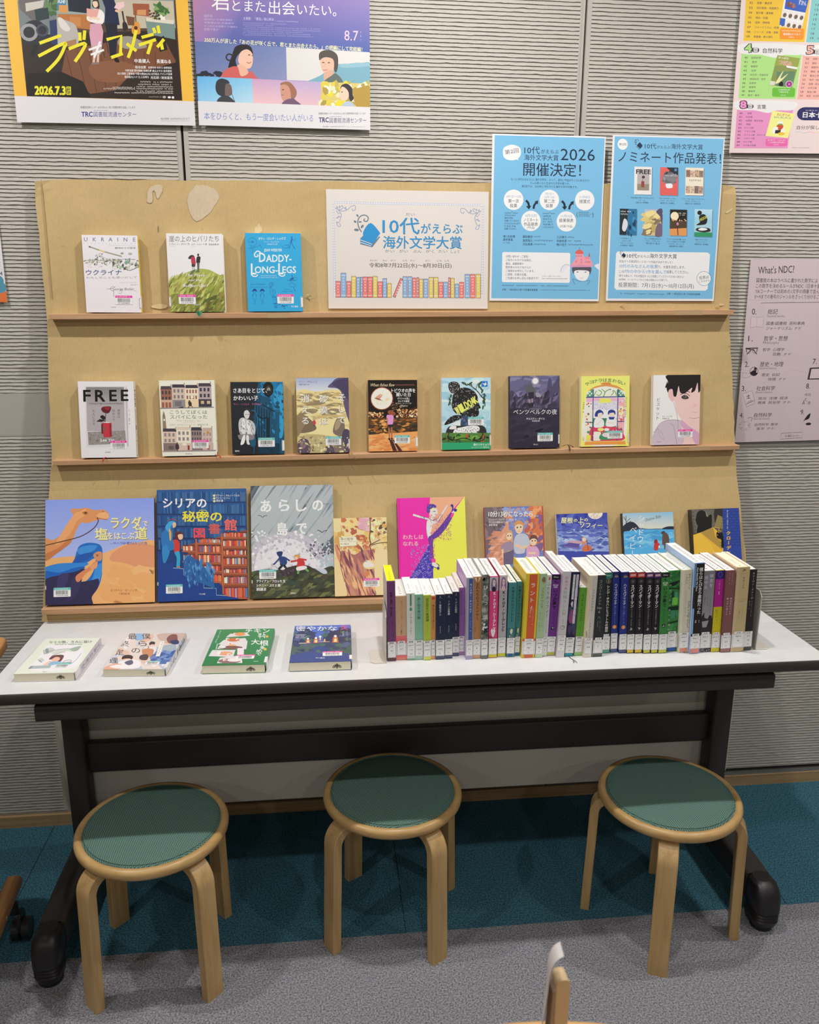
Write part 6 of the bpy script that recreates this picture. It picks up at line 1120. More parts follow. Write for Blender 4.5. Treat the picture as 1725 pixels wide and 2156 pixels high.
def u11(A): A.fill('#9a9ca4'); A.r(A.W*.34, 2, A.W*.92, 142, '#3f5290'); A.v('モンスター・チャイルド', A.W*.62, 12, 5.2, '#dfe4ee', 6.2, None, .012); A.v('イ・ジェムン 作', A.W*.62, 88, 3.2, '#b8c4de', 4.4, None, .0); A.r(0, A.HH-9, A.W, A.HH, '#a49ab8')
upright('tall grey and blue spine with a violet cover side, right of the small purple book', 0.0150, 0.0904, -0.5133, 0.1874, 0.1346, -0.7, u11, side='#b394c4', tab=KD, rows=('J929', '31', 'イ'), stamp=1)
def u12(A): A.fill('#a8774e'); A.p([(A.W*.1, 1), (A.W*.35, 1), (A.W*.4, 12)], '#d8c8b0'); A.p([(A.W*.9, 1), (A.W*.65, 1), (A.W*.6, 12)], '#d8c8b0'); A.v('おれたちのラストイヤー', A.W*.52, 12, 7.6, '#2b221c', 7.8, None, .015); A.v('ジェイソン・レナルズ', A.W*.75, 110, 2.6, '#5c4430', 2.8, None, 0); A.v('小川輪子訳', A.W*.3, 110, 2.6, '#5c4430', 2.8, None, 0)
upright('brown spined book with a long black title, second of the tall upright books', 0.0175, 0.1060, -0.5104, 0.1879, 0.1333, -0.7, u12, tab=KD, rows=('J931', '8', 'グ'), foot='#c19a74')
def u13(A):
    A.fill('#5c625c'); A.bl(90, 0, 0, A.W, A.HH, 2, 6, ['#7d867e', '#474d48', '#8f978c', '#6b7264'], 201, 1.6)
    for k, ch in enumerate('ひみつの湖'): A.t(ch, A.W*(.55, .5, .55, .5, .48)[k], (28, 46, 64, 80, 96)[k], (11, 9, 9, 7.5, 11)[k], '#eef0ea', None, .0, an='c')
    A.ring(A.W*.5, 80, 5.4, .5, '#dfe3d8', 16); A.bl(20, 3, 110, A.W-2, 138, 2, 5, ['#33343a', '#c9cdd0', '#24262a'], 202, 1, 5, 80)
upright('grey green spine with large white letters, third of the tall upright books', 0.0146, 0.1240, -0.5136, 0.1931, 0.1251, -0.8, u13, hard=True, side='#8d9290', tab=KD, rows=('J933', '829', 'イ'), foot='#6a706a', stamp=1)
def kpop(n, bg, fg, hair):
    def f(A):
        A.fill(bg); A.r(0, 1, A.W, 32, '#b8b2b8' if n == 1 else '#c4bcc0')
        A.s([(A.W*.22, 30), (A.W*.25, 8), (A.W*.5, 3), (A.W*.78, 9), (A.W*.85, 30)], hair); A.s([(A.W*.36, 12), (A.W*.5, 7), (A.W*.68, 12), (A.W*.62, 20), (A.W*.5, 23), (A.W*.4, 19)], '#e8c4bc'); A.e(A.W*.44, 14, .7, .9, '#3a2c44', n=8); A.e(A.W*.6, 14, .7, .9, '#3a2c44', n=8)
        A.s([(A.W*.3, 33), (A.W*.36, 24), (A.W*.64, 24), (A.W*.72, 33)], '#241f28' if n == 1 else '#d8b8b4')
        x = A.W*(.62 if n == 1 else .6)
        A.v('K・POP・シークレット', x, 34, 8.2, fg, 8.0, 7.2, .045)
        if n == 1: A.s([(A.W*.25, 126), (A.W*.38, 119), (A.W*.5, 123), (A.W*.64, 119), (A.W*.76, 126), (A.W*.5, 140)], '#e6dfe2'); A.t('1', A.W*.5, 128, 4.5, '#3a2a34', None, 0, an='c'); A.p([(0, 134), (A.W*.7, 142), (A.W*.1, 142)], '#8a3048')
        else: A.t('2', A.W*.42, 124, 4, '#55525a', None, 0, an='c'); A.v('ケー・ポップ・シークレット', A.W*.2, 34, 2.8, '#77737a', 3.2, None, 0)
    return f
upright('hot pink spine with white K-POP title and heart numbered 1', 0.0188, 0.1408, -0.5107, 0.1882, 0.1293, -0.7, kpop(1, '#cf3f7e', '#f0ecee', '#7d6a94'), side='#b0305a', tab=KD, rows=('J933', '855', 'イ'), foot='#c9c434')
upright('light grey spine with black K-POP title numbered 2', 0.0176, 0.1622, -0.5065, 0.1881, 0.1278, -0.4, kpop(2, '#a9a7ac', '#1d1a1e', '#8a6f98'), side='#c44a80', tab=KD, rows=('J933', '855', 'イ'), foot='#c9c434')
def mok(v):
    def f(A):
        A.fill('#3f7f80'); A.v('木曜生まれの子どもたち', A.W*.55, 8, 6.4, '#17292b', 7.6, None, .012); A.v(v, A.W*.55, 96, 3.4, '#17292b', 4, None, 0)
        A.r(0, 104, A.W, 134, '#3a6a6e'); A.s([(A.W*.35, 112), (A.W*.5, 106), (A.W*.7, 109), (A.W*.62, 117), (A.W*.48, 118)], '#c9cdb4'); A.v('ゴッデン 作', A.W*.62, 118, 2.6, '#cfd8d4', 2.8, None, 0); A.v('脇明子訳', A.W*.36, 121, 2.6, '#cfd8d4', 2.8, None, 0)
    return f
upright('thicker of the two teal volumes beside the grey K-POP book', 0.0175, 0.1812, -0.5097, 0.1724, 0.1223, 0, mok('上'), side='#3a6d70', tab=KD, rows=('J933', '761', 'ゴ'), foot='#26508a', foot_w=.55, top='#f2ead2')
upright('thinner of the two teal volumes, touching the yellow and orange book', 0.0112, 0.2006, -0.5050, 0.1722, 0.1228, 0, mok('下'), side='#3a6d70', tab=KD, rows=('J933', '761', 'ゴ'), foot='#26508a', foot_w=.7, top='#f2ead2', stamp=1)
def u18(A): A.fill('#d3bb34'); A.r(A.W*.26, 1.5, A.W*.86, A.HH, '#c65a33'); 
def u18b(A): u18(A); [A.t(ch, A.W*.56, (26, 44, 60, 78)[k], 11, '#f0ebe2', None, .012, an='c') for k, ch in enumerate('ラント！')]; A.v('クレイグ・シルヴィー 作', A.W*.68, 78, 2.9, '#ecd2bc', 3.3, None, 0); A.v('田中亜希子 訳', A.W*.48, 76, 2.9, '#ecd2bc', 3.3, None, 0)
upright('thick orange and yellow hardcover with a large white title', 0.0292, 0.2132, -0.5177, 0.1948, 0.1196, 0.9, u18b, hard=True, side='#d3bb34', tab=KD, rows=('J933', '787', 'シ'), frame=True, lc='#c65a33', foot='#c96844', foot_w=.66, top='#f3ecd8')
def u19(A): A.fill('#9db68f'); A.s([(A.W*.3, 12), (A.W*.5, 7), (A.W*.75, 9), (A.W*.8, 17), (A.W*.62, 20), (A.W*.36, 18)], '#7a6a58'); A.r(A.W*.48, 18, A.W*.72, 22, '#b88a70'); A.v('ゾウのテウニス', A.W*.5, 30, 6.4, '#2f4030', 7.0, None, .0); A.v('トーン・テレヘン 作', A.W*.66, 88, 2.8, '#2f4030', 3.2, None, 0); A.v('長山さき 訳  とくざわまり 絵', A.W*.36, 88, 2.4, '#2f4030', 2.7, None, 0)
upright('pale green book with an elephant on its spine', 0.0160, 0.2436, -0.5184, 0.1937, 0.1255, 0.8, u19, hard=True, side='#c9ceb8', tab=KD, rows=('J949', '82', 'テ'), foot='#b8cdaa', stamp=1)
def u20(A): A.fill('#c3c7c8'); A.s([(A.W*.35, 8), (A.W*.6, 4), (A.W*.75, 8), (A.W*.55, 12)], '#c4544a'); A.v('ふたりのソフィー', A.W*.5, 15, 8.6, '#2a2c30', 10.4, 7.4, .0); A.v('77のはなれた国を', A.W*.55, 104, 2.8, '#4a4c50', 3.4, None, 0)
upright('narrow pale grey spine with large flowing black letters', 0.0106, 0.2606, -0.5120, 0.1883, 0.1298, 0.9, u20, tab=KD, rows=('J937', '790', 'ラ'), foot='#d4dcd8', stamp=1)
def itsu(bg, v, tone):
    def f(A):
        A.fill(bg); A.r(0, 0.5, A.W, 11, '#17141a'); A.p([(A.W*.36, 11), (A.W*.64, 11), (A.W*.5, 13.5)], '#17141a'); A.t('Disney', A.W*.5, 5.5, 3.4, '#dfdde2', A.W*.6, 0, an='c', sk=.15)
        A.bl(6, A.W*.25, 15, A.W*.75, 20, 1, 2, ['#241c28'], 211); A.t('眠れる森', A.W*.5, 24, 3.6, '#efedf0', A.W*.62, .02, an='c'); A.t('の美女', A.W*.5, 28.4, 3.6, '#efedf0', A.W*.5, .02, an='c')
        A.v('いつか夢で', A.W*.5, 32, 9.4, '#16121a', 9.7, 8.4, .03); A.v('壊された眠りの魔法', A.W*.5, 84, 3.2, tone, 3.6, None, 0); A.r(A.W*.32, 120, A.W*.72, 128, '#18141c'); A.t(v, A.W*.52, 124, 5.4, '#f0eef2', None, .01, an='c')
    return f
upright('bright purple spine with a black top band', 0.0180, 0.2716, -0.5103, 0.1886, 0.1304, 1.3, itsu('#6a3286', '下', '#241a2a'), side='#5a2a74', tab=KD, rows=('J933', '813', 'ブ'), foot='#b4bd3e')
def u22(A): A.fill('#bdbcc0'); A.v('ひみつの', A.W*.48, 10, 7.0, '#c0486a', 8.0, None, .02); A.v('妖精ランド', A.W*.46, 42, 8.6, '#6f938c', 10.4, None, .0); A.s([(A.W*.3, 98), (A.W*.34, 92), (A.W*.5, 96), (A.W*.66, 92), (A.W*.7, 98)], '#b5a090'); A.v('森沢明夫', A.W*.5, 108, 2.6, '#6a686c', 3, None, 0); A.ring(A.W*.5, 128, 4.4, .7, '#55405a', 14); A.ring(A.W*.6, 126, 2, .6, '#55405a', 8)
def u22l(A): u22(A); A.r(0, A.HH-14.5, A.W, A.HH-12.6, '#d8963a')
upright('tall silvery white spine with a pink and green title', 0.0178, 0.2904, -0.5214, 0.1985, 0.1513, 1.6, u22l, side='#b4a0b6', tab=KD, rows=('J933', '849', 'マ'), lab=(0.015, 0.052), foot='#d0cfd2')
def u23(A):
    A.fill('#1f2140'); A.bl(60, 0, 40, A.W, 140, 2, 8, ['#2f2f5a', '#3a4468', '#16162c', '#4a3a5c'], 221, 2, 5, 80); A.s([(A.W*.1, 105), (A.W*.3, 85), (A.W*.6, 92), (A.W*.7, 110), (A.W*.3, 118)], '#8a4a78'); A.s([(A.W*.2, 72), (A.W*.4, 66), (A.W*.42, 80)], '#d0d0dc')
    A.r(A.W*.58, 5, A.W*.84, 118, '#d6d4da'); A.r(A.W*.22, 5, A.W*.46, 62, '#d6d4da'); A.v('きみはメタルギアソリッドⅤ：ファントムペインをプレイする', A.W*.71, 6, 3.8, '#26263a', 4.1, None, .01); A.v('ジャミル・ジャン・コチャイ', A.W*.34, 6, 3.4, '#26263a', 4.1, None, .01)
t = upright('dark navy spine with white title strips and a grey ribbon below', 0.0192, 0.3100, -0.5187, 0.1956, 0.1244, 1.7, u23, side='#262a52', tab=YM, rows=('933.7', '1387', 'コチ'), foot='#1f97a4', foot_w=.9)
ribbon(t, [(.010, .002, .0006), (.011, -.010, .0009), (.014, -.020, .0012), (.011, -.034, .001)], 0.0022, '#6f7474', 'grey bookmark ribbon'); ribbon(t, [(.0135, -.018, .0012), (.017, -.027, .0016), (.018, -.035, .001)], 0.002, '#8a8f8e', 'grey bookmark ribbon')
upright('short grass green book standing between taller ones', 0.0170, 0.3325, -0.5160, 0.1581, 0.1137, 1.3, plain('#5c9a36', ('ウィキッド・チャイルド', .5, 14, 5.2, '#17240f', 5.8, .015), ('グレゴリー・マグワイア', .5, 88, 2.6, '#284a1c', 2.9, .01)), side='#cdb38a', tab=YM, rows=('L933.7', '1444', 'マグ'), foot='#8fbf7a', stamp=1)
def u25(A): A.fill('#cfc3b0'); A.r(A.W*.42, 0, A.W, A.HH, '#bdbab4'); A.cv([(A.W*.1, 40), (A.W*.3, 70), (A.W*.2, 95)], .5, '#a89070'); A.v('コマネチのために', A.W*.62, 30, 5.4, '#4a4a4c', 6.4, None, .0); A.v('チョ・ナムジュ', A.W*.55, 108, 4.2, '#4a4a4c', 4.9, None, 0); A.s([(A.W*.1, 126), (A.W*.25, 133), (A.W*.28, 142), (A.W*.12, 138)], '#8d8a86')
upright('cream and grey spine with a leaf drawing, just before the dark grey one', 0.0178, 0.3500, -0.5268, 0.1892, 0.1309, 1.0, u25, side='#d6c3a2', tab=JB, rows=('929.1', '308', ''), frame=True, foot='#d6cfc4', stamp=1)
def u26(A): A.fill('#272d2e'); A.v('コンパートメント', A.W*.45, 9, 7.0, '#a8b0b0', 7.4, None, .0); A.t('No', A.W*.46, 74, 5.5, '#a8b0b0', None, 0, an='c'); A.t('6', A.W*.46, 83, 6, '#a8b0b0', None, 0, an='c'); A.cv([(A.W*.35, 98), (A.W*.5, 94), (A.W*.6, 100)], .5, '#9aa'); A.v('ロサ・リクソム', A.W*.6, 104, 3.2, '#8d9696', 3.6, None, 0); A.v('末延弘子訳', A.W*.35, 104, 2.6, '#8d9696', 2.9, None, 0)
upright('charcoal spine with a grey title and white page side showing', 0.0215, 0.3715, -0.5260, 0.1884, 0.1325, -0.8, u26, side='#d5d2cc', tab=JB, rows=('993.6', '7', ''), frame=True, lc='#272d2e', foot='#55595a')
def u27(A): A.fill('#1c1a1c'); A.r(0, .5, A.W, 10, '#2f7566'); A.p([(0, 10), (A.W, 10), (A.W*.75, 13), (A.W*.25, 13)], '#2f7566'); A.t('Disney', A.W*.5, 5.5, 3.2, '#c9dcd4', A.W*.55, 0, an='c', sk=.15); A.e(A.W*.5, 19, 5.4, 5.4, '#8a8680'); A.e(A.W*.5, 19, 4.7, 4.7, '#2a2826'); A.s([(A.W*.4, 21), (A.W*.5, 15), (A.W*.62, 19), (A.W*.55, 23)], '#77736c'); A.v('シンジ・タカハシとコアトルの刻印', A.W*.5, 28, 6.4, '#eceaea', 6.9, None, .03); A.r(0, A.HH-46, A.W, A.HH, '#3f8a74')
upright('black spine with a teal top band, round emblem and white title', 0.0178, 0.3975, -0.5098, 0.1881, 0.1314, -1.5, u27, side='#1c1a1c', tab=KD, rows=('J933', '791', 'カ'), foot='#5f9c8a', lc='#1c1a1c')
def high(v):
    def f(A): A.fill('#22317c'); A.r(0, .5, A.W, 12, '#232352'); A.rr(A.W*.25, 8, A.W*.8, 12, 1.4, '#8c7f6a'); A.l([(A.W*.3, 6), (A.W*.7, 6)], .6, '#7a86b8'); A.v('ハイリパブリック', A.W*.5, 26, 5.8, '#e3e6f2', 6.2, 6.6, .03); A.v('闇との戦い', A.W*.5, 78, 4.6, '#6f82bc', 5.0, None, .01); A.v('チャールズ', A.W*.5, 106, 2.6, '#8c9ac8', 2.8, None, 0); A.p([(A.W*.5+5*math.cos(math.radians(30+60*k)), 128+5*math.sin(math.radians(30+60*k))) for k in range(6)], '#c98a3a'); A.t(v, A.W*.5, 128, 4.6, '#f3e4c4', None, .02, an='c')
    return f
upright('royal blue spine with a small gold hexagon, left of the two blue ones', 0.0152, 0.4185, -0.5070, 0.1886, 0.1266, -2.0, high('上'), side='#20307a', tab=KD, rows=('J937', '843', 'グ'), foot='#4a5a80')
upright('royal blue spine with a small gold hexagon, right of the two blue ones', 0.0165, 0.4360, -0.5132, 0.1896, 0.1283, -2.0, high('下'), side='#20307a', tab=KD, rows=('J937', '843', 'グ'), foot='#4f5078')
def spid(v, sub, band):
    def f(A):
        A.fill('#1b191b'); A.r(0, .5, A.W, 11, band); A.r(A.W*.16, 3.6, A.W*.84, 8, '#e6d6d8'); A.t('MARVEL', A.W*.5, 5.8, 3.2, '#c0324a', A.W*.6, .02, an='c')
        for k in range(10): a = 0.628*k; A.l([(A.W*.5+2.2*math.cos(a), 20+2.2*math.sin(a)), (A.W*.5+6.4*math.cos(a), 20+6.4*math.sin(a))], .5, '#5a5658')
        A.ring(A.W*.5, 20, 3.4, .5, '#5a5658', 10); A.ring(A.W*.5, 20, 5.2, .4, '#4a4648', 10); A.e(A.W*.5, 20, 1.8, 1.8, '#7a7678')
        A.v('スパイダーマン', A.W*.5, 28, 8.0, '#efedee', 7.6, 7.6, .03); A.v(sub, A.W*.5, 83, 3.6, '#bdbbbd', 4.2, None, 0); A.t(v, A.W*.5, 131, 6.0, '#efedee', None, .03, an='c'); A.r(0, A.HH-48, A.W, A.HH, '#2a282a')
    return f
SP = (('上', 'ソーシャル・ジレンマ', '#c03a3a', '#d2b62c', '805', 'red topped black spine, first of the two red topped ones', .0163, .4530, -.5154), ('下', 'ソーシャル・ジレンマ', '#c03a3a', '#d2b62c', '805', 'red topped black spine, second of the two red topped ones', .0175, .4705, -.5165), ('上', 'バッドコネクション', '#57366a', '#bdbd3e', '818', 'violet topped black spine, first of the two violet topped ones', .0165, .4892, -.5198), ('下', 'バッドコネクション', '#57366a', '#c4bc2e', '818', 'violet topped black spine, second of the two violet topped ones', .0158, .5069, -.5205))
for v, sub, band, foot, num, lb, T, x, y in SP:
    upright(lb + ', with a white vertical title', T, x, y, 0.1892, 0.1342, -2.1, spid(v, sub, band), side='#3a2a44', tab=KD, rows=('J933', num, 'テ'), foot=foot, foot_w=.86)
upright('bright green spine with a black top band, right of the violet topped spines', 0.0177, 0.5240, -0.5221, 0.1896, 0.1344, -2.4, itsu('#357a38', '上', '#143018'), side='#2f6f34', tab=KD, rows=('J933', '813', 'ブ'), foot='#c2c042')
def u35(A):
    A.fill('#347a3c'); A.bl(60, 0, 0, A.W, A.HH, 2, 7, ['#2a6a34', '#44904a', '#1f5a30', '#3c8a52'], 231, 1.6); A.p([(2, 28), (A.W, 22), (A.W, 26), (A.W*.6, 34), (2, 36)], '#16241a'); A.p([(0, 38), (A.W, 40), (A.W, 43), (0, 42)], '#173a20'); A.r(A.W*.35, 46, A.W*.5, 72, '#14301e'); A.r(A.W*.62, 50, A.W*.85, 66, '#49987a'); A.rr(A.W*.38, 62, A.W*.9, 80, 3, '#6cc04e'); A.p([(0, 84), (A.W, 82), (A.W, 92), (0, 94)], '#12301c'); A.r(A.W*.3, 92, A.W*.7, 112, '#3f8a6a'); A.p([(0, 122), (A.W, 116), (A.W, 120), (0, 126)], '#16301e')
    A.v('いつかどこかにあった場所', A.W*.2, 4, 5.0, '#cfe6cc', 11.6, None, .0)
upright('wide green spine with a dark collage of shapes', 0.0255, 0.5437, -0.5145, 0.1900, 0.1282, -2.5, u35, side='#3f8a44', tab=YM, rows=('933.7', '1551', 'ピン'), frame=True, foot='#2a4aa8', foot_w=.7, lc='#3c8444', lab=(0.0095, 0.048))
def u36(A): A.fill('#c9c4ae'); A.r(0, 0, A.W*.24, A.HH, '#d6d0bc'); A.v('高校のカフカ、', A.W*.78, 8, 5.0, '#4d4a42', 6.2, None, 0); A.v('一九九九', A.W*.5, 8, 5.0, '#4d4a42', 6.2, None, 0); A.v('ルディ・エーデルマン 濱田 啓子 訳', A.W*.5, 50, 2.6, '#6a665a', 3.2, None, 0); A.t('Kafka in High School', A.W*.86, 104, 5.2, '#4d4a42', 62, 0, rot=90, an='c')
t = upright('beige spine with a quiet grey title, left of the black and sky blue book', 0.0220, 0.5702, -0.5231, 0.1943, 0.1323, -2.5, u36, hard=True, side='#e4dfc4', tab=YM, rows=('933.7', '1567', 'ミル'), foot='#d98a76', foot_w=.8, top='#f2edd8', lab=(0.011, 0.048))
ribbon(t, [(.010, .002, .0006), (.020, -.008, .001), (.030, -.014, .0009), (.036, -.0165, .0012)], 0.0026, '#57504a', 'brown bookmark ribbon')
def u37(A):
    A.fill('#5f82b0'); A.r(A.W*.2, 1, A.W, A.HH-14, '#211c1b'); A.r(A.W*.04, 105, A.W*.2, A.HH, '#86aee0'); A.r(0, 55, A.W*.2, 104, '#2b2930')
    A.v('僕らはとびきり素敵だった', A.W*.68, 10, 8.6, '#eeeae6', 9.0, None, .02); A.t('How Beautiful We Were', A.W*.33, 37, 3.6, '#dedad6', 54, .02, rot=90, an='c'); A.v('イン', A.W*.76, 132, 3, '#ddd', 3.4, None, .02); A.v('波佐', A.W*.42, 132, 3, '#ddd', 3.4, None, .02)
upright('tallest upright book, black spine with white title and sky blue cover', 0.0228, 0.5930, -0.5299, 0.2112, 0.1548, -2.2, u37, side='#a3badb', tab=YM, rows=('933.7', '1414', 'ムブ'), foot='#d98a7c', foot_w=.86, lc='#211c1b', lab=(0.0115, 0.047))
def u38(A):
    A.q(0, 0, A.W, A.HH, '#77787f', '#a3a3a5'); A.fill('#85868c') if False else None; A.v('彼女を', A.W*.72, 6, 8.6, '#c9cad0', 11.0, None, 0); A.v('見守る', A.W*.26, 10, 8.6, '#c9cad0', 11.0, None, 0); A.v('ジャン＝バティスト・', A.W*.76, 60, 3.6, '#2c2c30', 4.2, None, 0); A.v('アンドレア', A.W*.5, 60, 4.0, '#2c2c30', 4.6, None, 0); A.v('澤田理恵 訳', A.W*.25, 60, 2.6, '#2c2c30', 2.9, None, 0)
    A.s([(A.W*.02, 112), (A.W*.2, 100), (A.W*.3, 98), (A.W*.32, 108), (A.W*.6, 112), (A.W*.75, 104), (A.W*.98, 110), (A.W, 140), (0, 140)], '#2b2a2e'); A.p([(A.W*.12, 118), (A.W*.7, 116), (A.W*.55, 132), (A.W*.2, 132)], '#9a9a9e'); A.r(0, 134, A.W, A.HH, '#2e2d30'); A.bl(30, 0, A.HH-10, A.W, A.HH, 1, 3, ['#6b6b6e', '#8c8c8e', '#3a3a3c'], 241)
upright('grey spine with pale letters and a dark boat-like shape low on it', 0.0266, 0.6162, -0.5247, 0.1911, 0.1209, -2.0, u38, side='#85868c', tab=JB, rows=('953.7', '209', 'アン'), frame=True, lc='#2e2d30', lab=(0.0095, 0.048))
def u39(A): A.fill('#c4b81e'); A.r(0, .5, A.W, 20, '#2a2070'); A.cv([(A.W*.3, 8), (A.W*.45, 4), (A.W*.7, 6), (A.W*.72, 12), (A.W*.5, 16), (A.W*.32, 12), (A.W*.3, 8)], .4, '#9a94cc'); A.r(0, 20, A.W, 85, '#a8208a'); A.v('アルテミオ 虚構', A.W*.5, 24, 3.4, '#e6b4dc', 4.0, None, 0); A.v('エルヴェ・ル・テリエ', A.W*.48, 90, 2.8, '#3f3a14', 3.2, None, .01); A.v('加藤かおり 訳', A.W*.3, 90, 2.4, '#3f3a14', 2.8, None, .01)
upright('spine banded in navy, magenta and yellow', 0.0196, 0.6445, -0.5254, 0.1920, 0.1186, -2.1, u39, side='#9a2040', tab=JB, rows=('953.7', '220', 'エル'), frame=True, lc='#c4b81e', foot='#c9be22', lab=(0.0095, 0.047))
upright('mauve brown spine with white title, left of the wide beige one', 0.0215, 0.6648, -0.5306, 0.1924, 0.1330, -2.0, plain('#7b4e50', ('あなたについて', .72, 62, 4.6, '#e6d8d6', 6.0, .0), ('知っていること', .36, 62, 4.6, '#e6d8d6', 6.0, .0), ('アルトゥーロ・ブレ', .7, 5, 2.8, '#c9b0ae', 3.2, .0), ('中山 エツコ 訳', .4, 5, 2.8, '#c9b0ae', 3.2, .0)), side='#6a4346', tab=JB, rows=('953.7', '237', 'シヤ'), frame=True, lc='#7b4e50', foot='#94686a', lab=(0.0095, 0.047))
def u41(A): A.fill('#b9a67c'); A.r(0, 0, A.W*.2, A.HH, '#c2ac88'); A.bl(8, A.W*.45, 4, A.W*.7, 9, 1, 2.2, ['#8a7a56'], 251, 2, 5, 0); A.l([(A.W*.28, 14), (A.W*.9, 14)], .4, '#8a7a56'); A.l([(A.W*.28, 18), (A.W*.9, 18)], .3, '#8a7a56'); A.v('夢遊の大地', A.W*.58, 22, 4.4, '#4a3f28', 5.6, None, 0); A.l([(A.W*.25, 74), (A.W*.9, 74)], .3, '#8a7a56'); A.t('TERRA SONÂMBULA', A.W*.58, 79, 1.7, '#7a6a48', A.W*.5, 0, an='c'); A.v('ミア・コウト', A.W*.66, 98, 2.8, '#5a4e34', 3.4, None, 0); A.v('伊藤秋仁 訳', A.W*.44, 100, 2.6, '#5a4e34', 3.2, None, 0)
t = upright('wide beige hardcover second from the right end of the upright books', 0.0300, 0.6885, -0.5301, 0.1989, 0.1155, -1.8, u41, hard=True, side='#d0b494', tab=JB, rows=('969.3', '25', ''), frame=True, lc='#b9a67c', top='#ece2c4', stamp=1, lab=(0.0105, 0.049))
ribbon(t, [(.024, .002, .0006), (.036, -.006, .001), (.050, -.012, .0009), (.060, -.0165, .0012)], 0.0026, '#5c5550', 'brown bookmark ribbon'); ribbon(t, [(.026, .002, .0008), (.042, -.006, .0012), (.056, -.0135, .0014)], 0.0016, '#77706a', 'brown bookmark ribbon')
upright('black spine at the right end of the upright books, against the white bookend', 0.0186, 0.7212, -0.5247, 0.1908, 0.1346, -2.2, plain('#262322', ('オリーヴァ・デナーロ', .6, 5, 5.0, '#c9c6c4', 6.4, .0), ('ヴィオラ・アルドーネ', .62, 72, 3.2, '#a8a5a4', 3.8, .0), ('関口英子 訳', .34, 72, 3.0, '#8f8c8b', 3.4, .0)), side='#2a2726', tab=JB, rows=('973', '58', 'アル'), foot='#4a4644', lab=(0.009, 0.046))
# bookends: a bent steel sheet each, foot on the table
M_END = speckle('white_steel', '#d5d0c6', '#dcd7cd', 400, 0.4, 0.05, 900)
def bookend(label, x, y, sgn, mat, h, d):
    t = thing('bookend', label, 'bookend', Matrix.Translation((x, y, 0.7004)))
    b = MB(); b.prism(rounded(0 if sgn < 0 else 0, 0.0012, 0, h, 0.0004, 2) if False else [(0, 0.0), (d, 0.0), (d, h-0.02), (d-0.02, h), (0.012, h), (0.0, h-0.012)], 'x', -0.0006, 0.0006); b.build('upright_plate', mat, t)
    w = 0.034
    P = [(0, 0), (sgn*(w-0.008), 0), (sgn*w, 0.008), (sgn*w, d*0.62), (sgn*(w-0.008), d*0.70), (0, d*0.70)]
    b = MB(); b.prism(P if sgn > 0 else P[::-1], 'z', 0.0, 0.0011); b.build('foot_plate', mat, t)
    return t
m, N, L, B = nmat('clear_acrylic'); B.inputs['Base Color'].default_value = (0.86, 0.83, 0.78, 1); B.inputs['Roughness'].default_value = 0.25; B.inputs['Transmission Weight'].default_value = 0.0
bookend('steel bookend at the left end of the upright books, its foot towards the flat books', -0.0842, -0.5160, -1, M_END, 0.118, 0.100)
bookend('white steel bookend at the right end of the upright books', 0.7516, -0.5240, 1, M_END, 0.138, 0.095)
# ---------------------------------------------------------------- posters and notices
def sheet(name, label, A, BL, BR, TL, mat, cat='poster', group=None, gloss=None):
    """a paper sheet hung in its own plane: corners in the room, printed design A on it"""
    BL, BR, TL = Vector(BL), Vector(BR), Vector(TL)
    ux = (BR-BL).normalized(); uy = (TL-BL); uy = (uy - ux*uy.dot(ux)).normalized(); n = ux.cross(uy)
    b = MB(); b.art(A, (0, 0, 0), (1, 0, 0), (0, 1, 0), (0, 0, 1)); w, h = A.w, A.h
    edge = A.col('#d8d4d0')
    b.box(0, w, 0, h, -0.0004, 0.0, edge)
    M = Matrix(((ux.x, uy.x, n.x, BL.x), (ux.y, uy.y, n.y, BL.y), (ux.z, uy.z, n.z, BL.z), (0, 0, 0, 1)))
    o = b.build(name, mat); o.matrix_world = M
    return tag(o, label, cat, group)
# film poster in a yellow border
A = Art([(58, 0), (1622, 0), (1655, 1065), (155, 1035)], 0.4020, 0.2600, 1.3); A.h = 0.565; A.fill('#ddab40')
A.p([(70, -1250), (1600, -1300), (1545, 852), (236, 824)], '#3a2c24') if False else None
A.p([(160, -600), (1490, -600), (1545, 852), (236, 824)], '#4a3a30')
A.p([(160, -600), (1490, -600), (1500, 190), (190, 215)], '#7d8a8a'); A.p([(172, 40), (480, 40), (500, 330), (190, 330)], '#6c7478'); A.p([(980, 0), (1490, 0), (1505, 230), (1000, 250)], '#b3aa98'); A.p([(480, 0), (830, 0), (840, 150), (500, 160)], '#8a9a96')
A.p([(195, 330), (760, 290), (1510, 250), (1545, 852), (236, 824)], '#2b211d'); A.p([(560, 440), (1100, 330), (1420, 360), (1500, 520), (1300, 720), (760, 800), (520, 640)], '#6e4630')
for k in range(9): A.l([(560+k*95, 400+abs(4-k)*12), (640+k*85, 790)], 6, '#54331f')
A.s([(760, 560), (1000, 520), (1200, 600), (1000, 700), (800, 680)], '#7d5238'); A.p([(236, 640), (520, 620), (700, 700), (760, 830), (236, 824)], '#191413'); A.p([(1100, 640), (1520, 520), (1545, 852), (900, 838)], '#2a1e19')
A.p([(583, -20), (778, -20), (775, 130), (590, 115)], '#1d2230'); A.p([(500, 140), (760, 138), (780, 265), (505, 245)], '#a86b38'); A.r(600, 160, 690, 240, '#b87a44'); A.p([(480, -20), (570, -20), (570, 110), (480, 110)], '#3c7a9c'); A.t('Blue', 475, 30, 40, '#e6e6e0', 90, .01, sk=.2); A.p([(510, 65), (580, 65), (585, 130), (512, 125)], '#c98a4a')
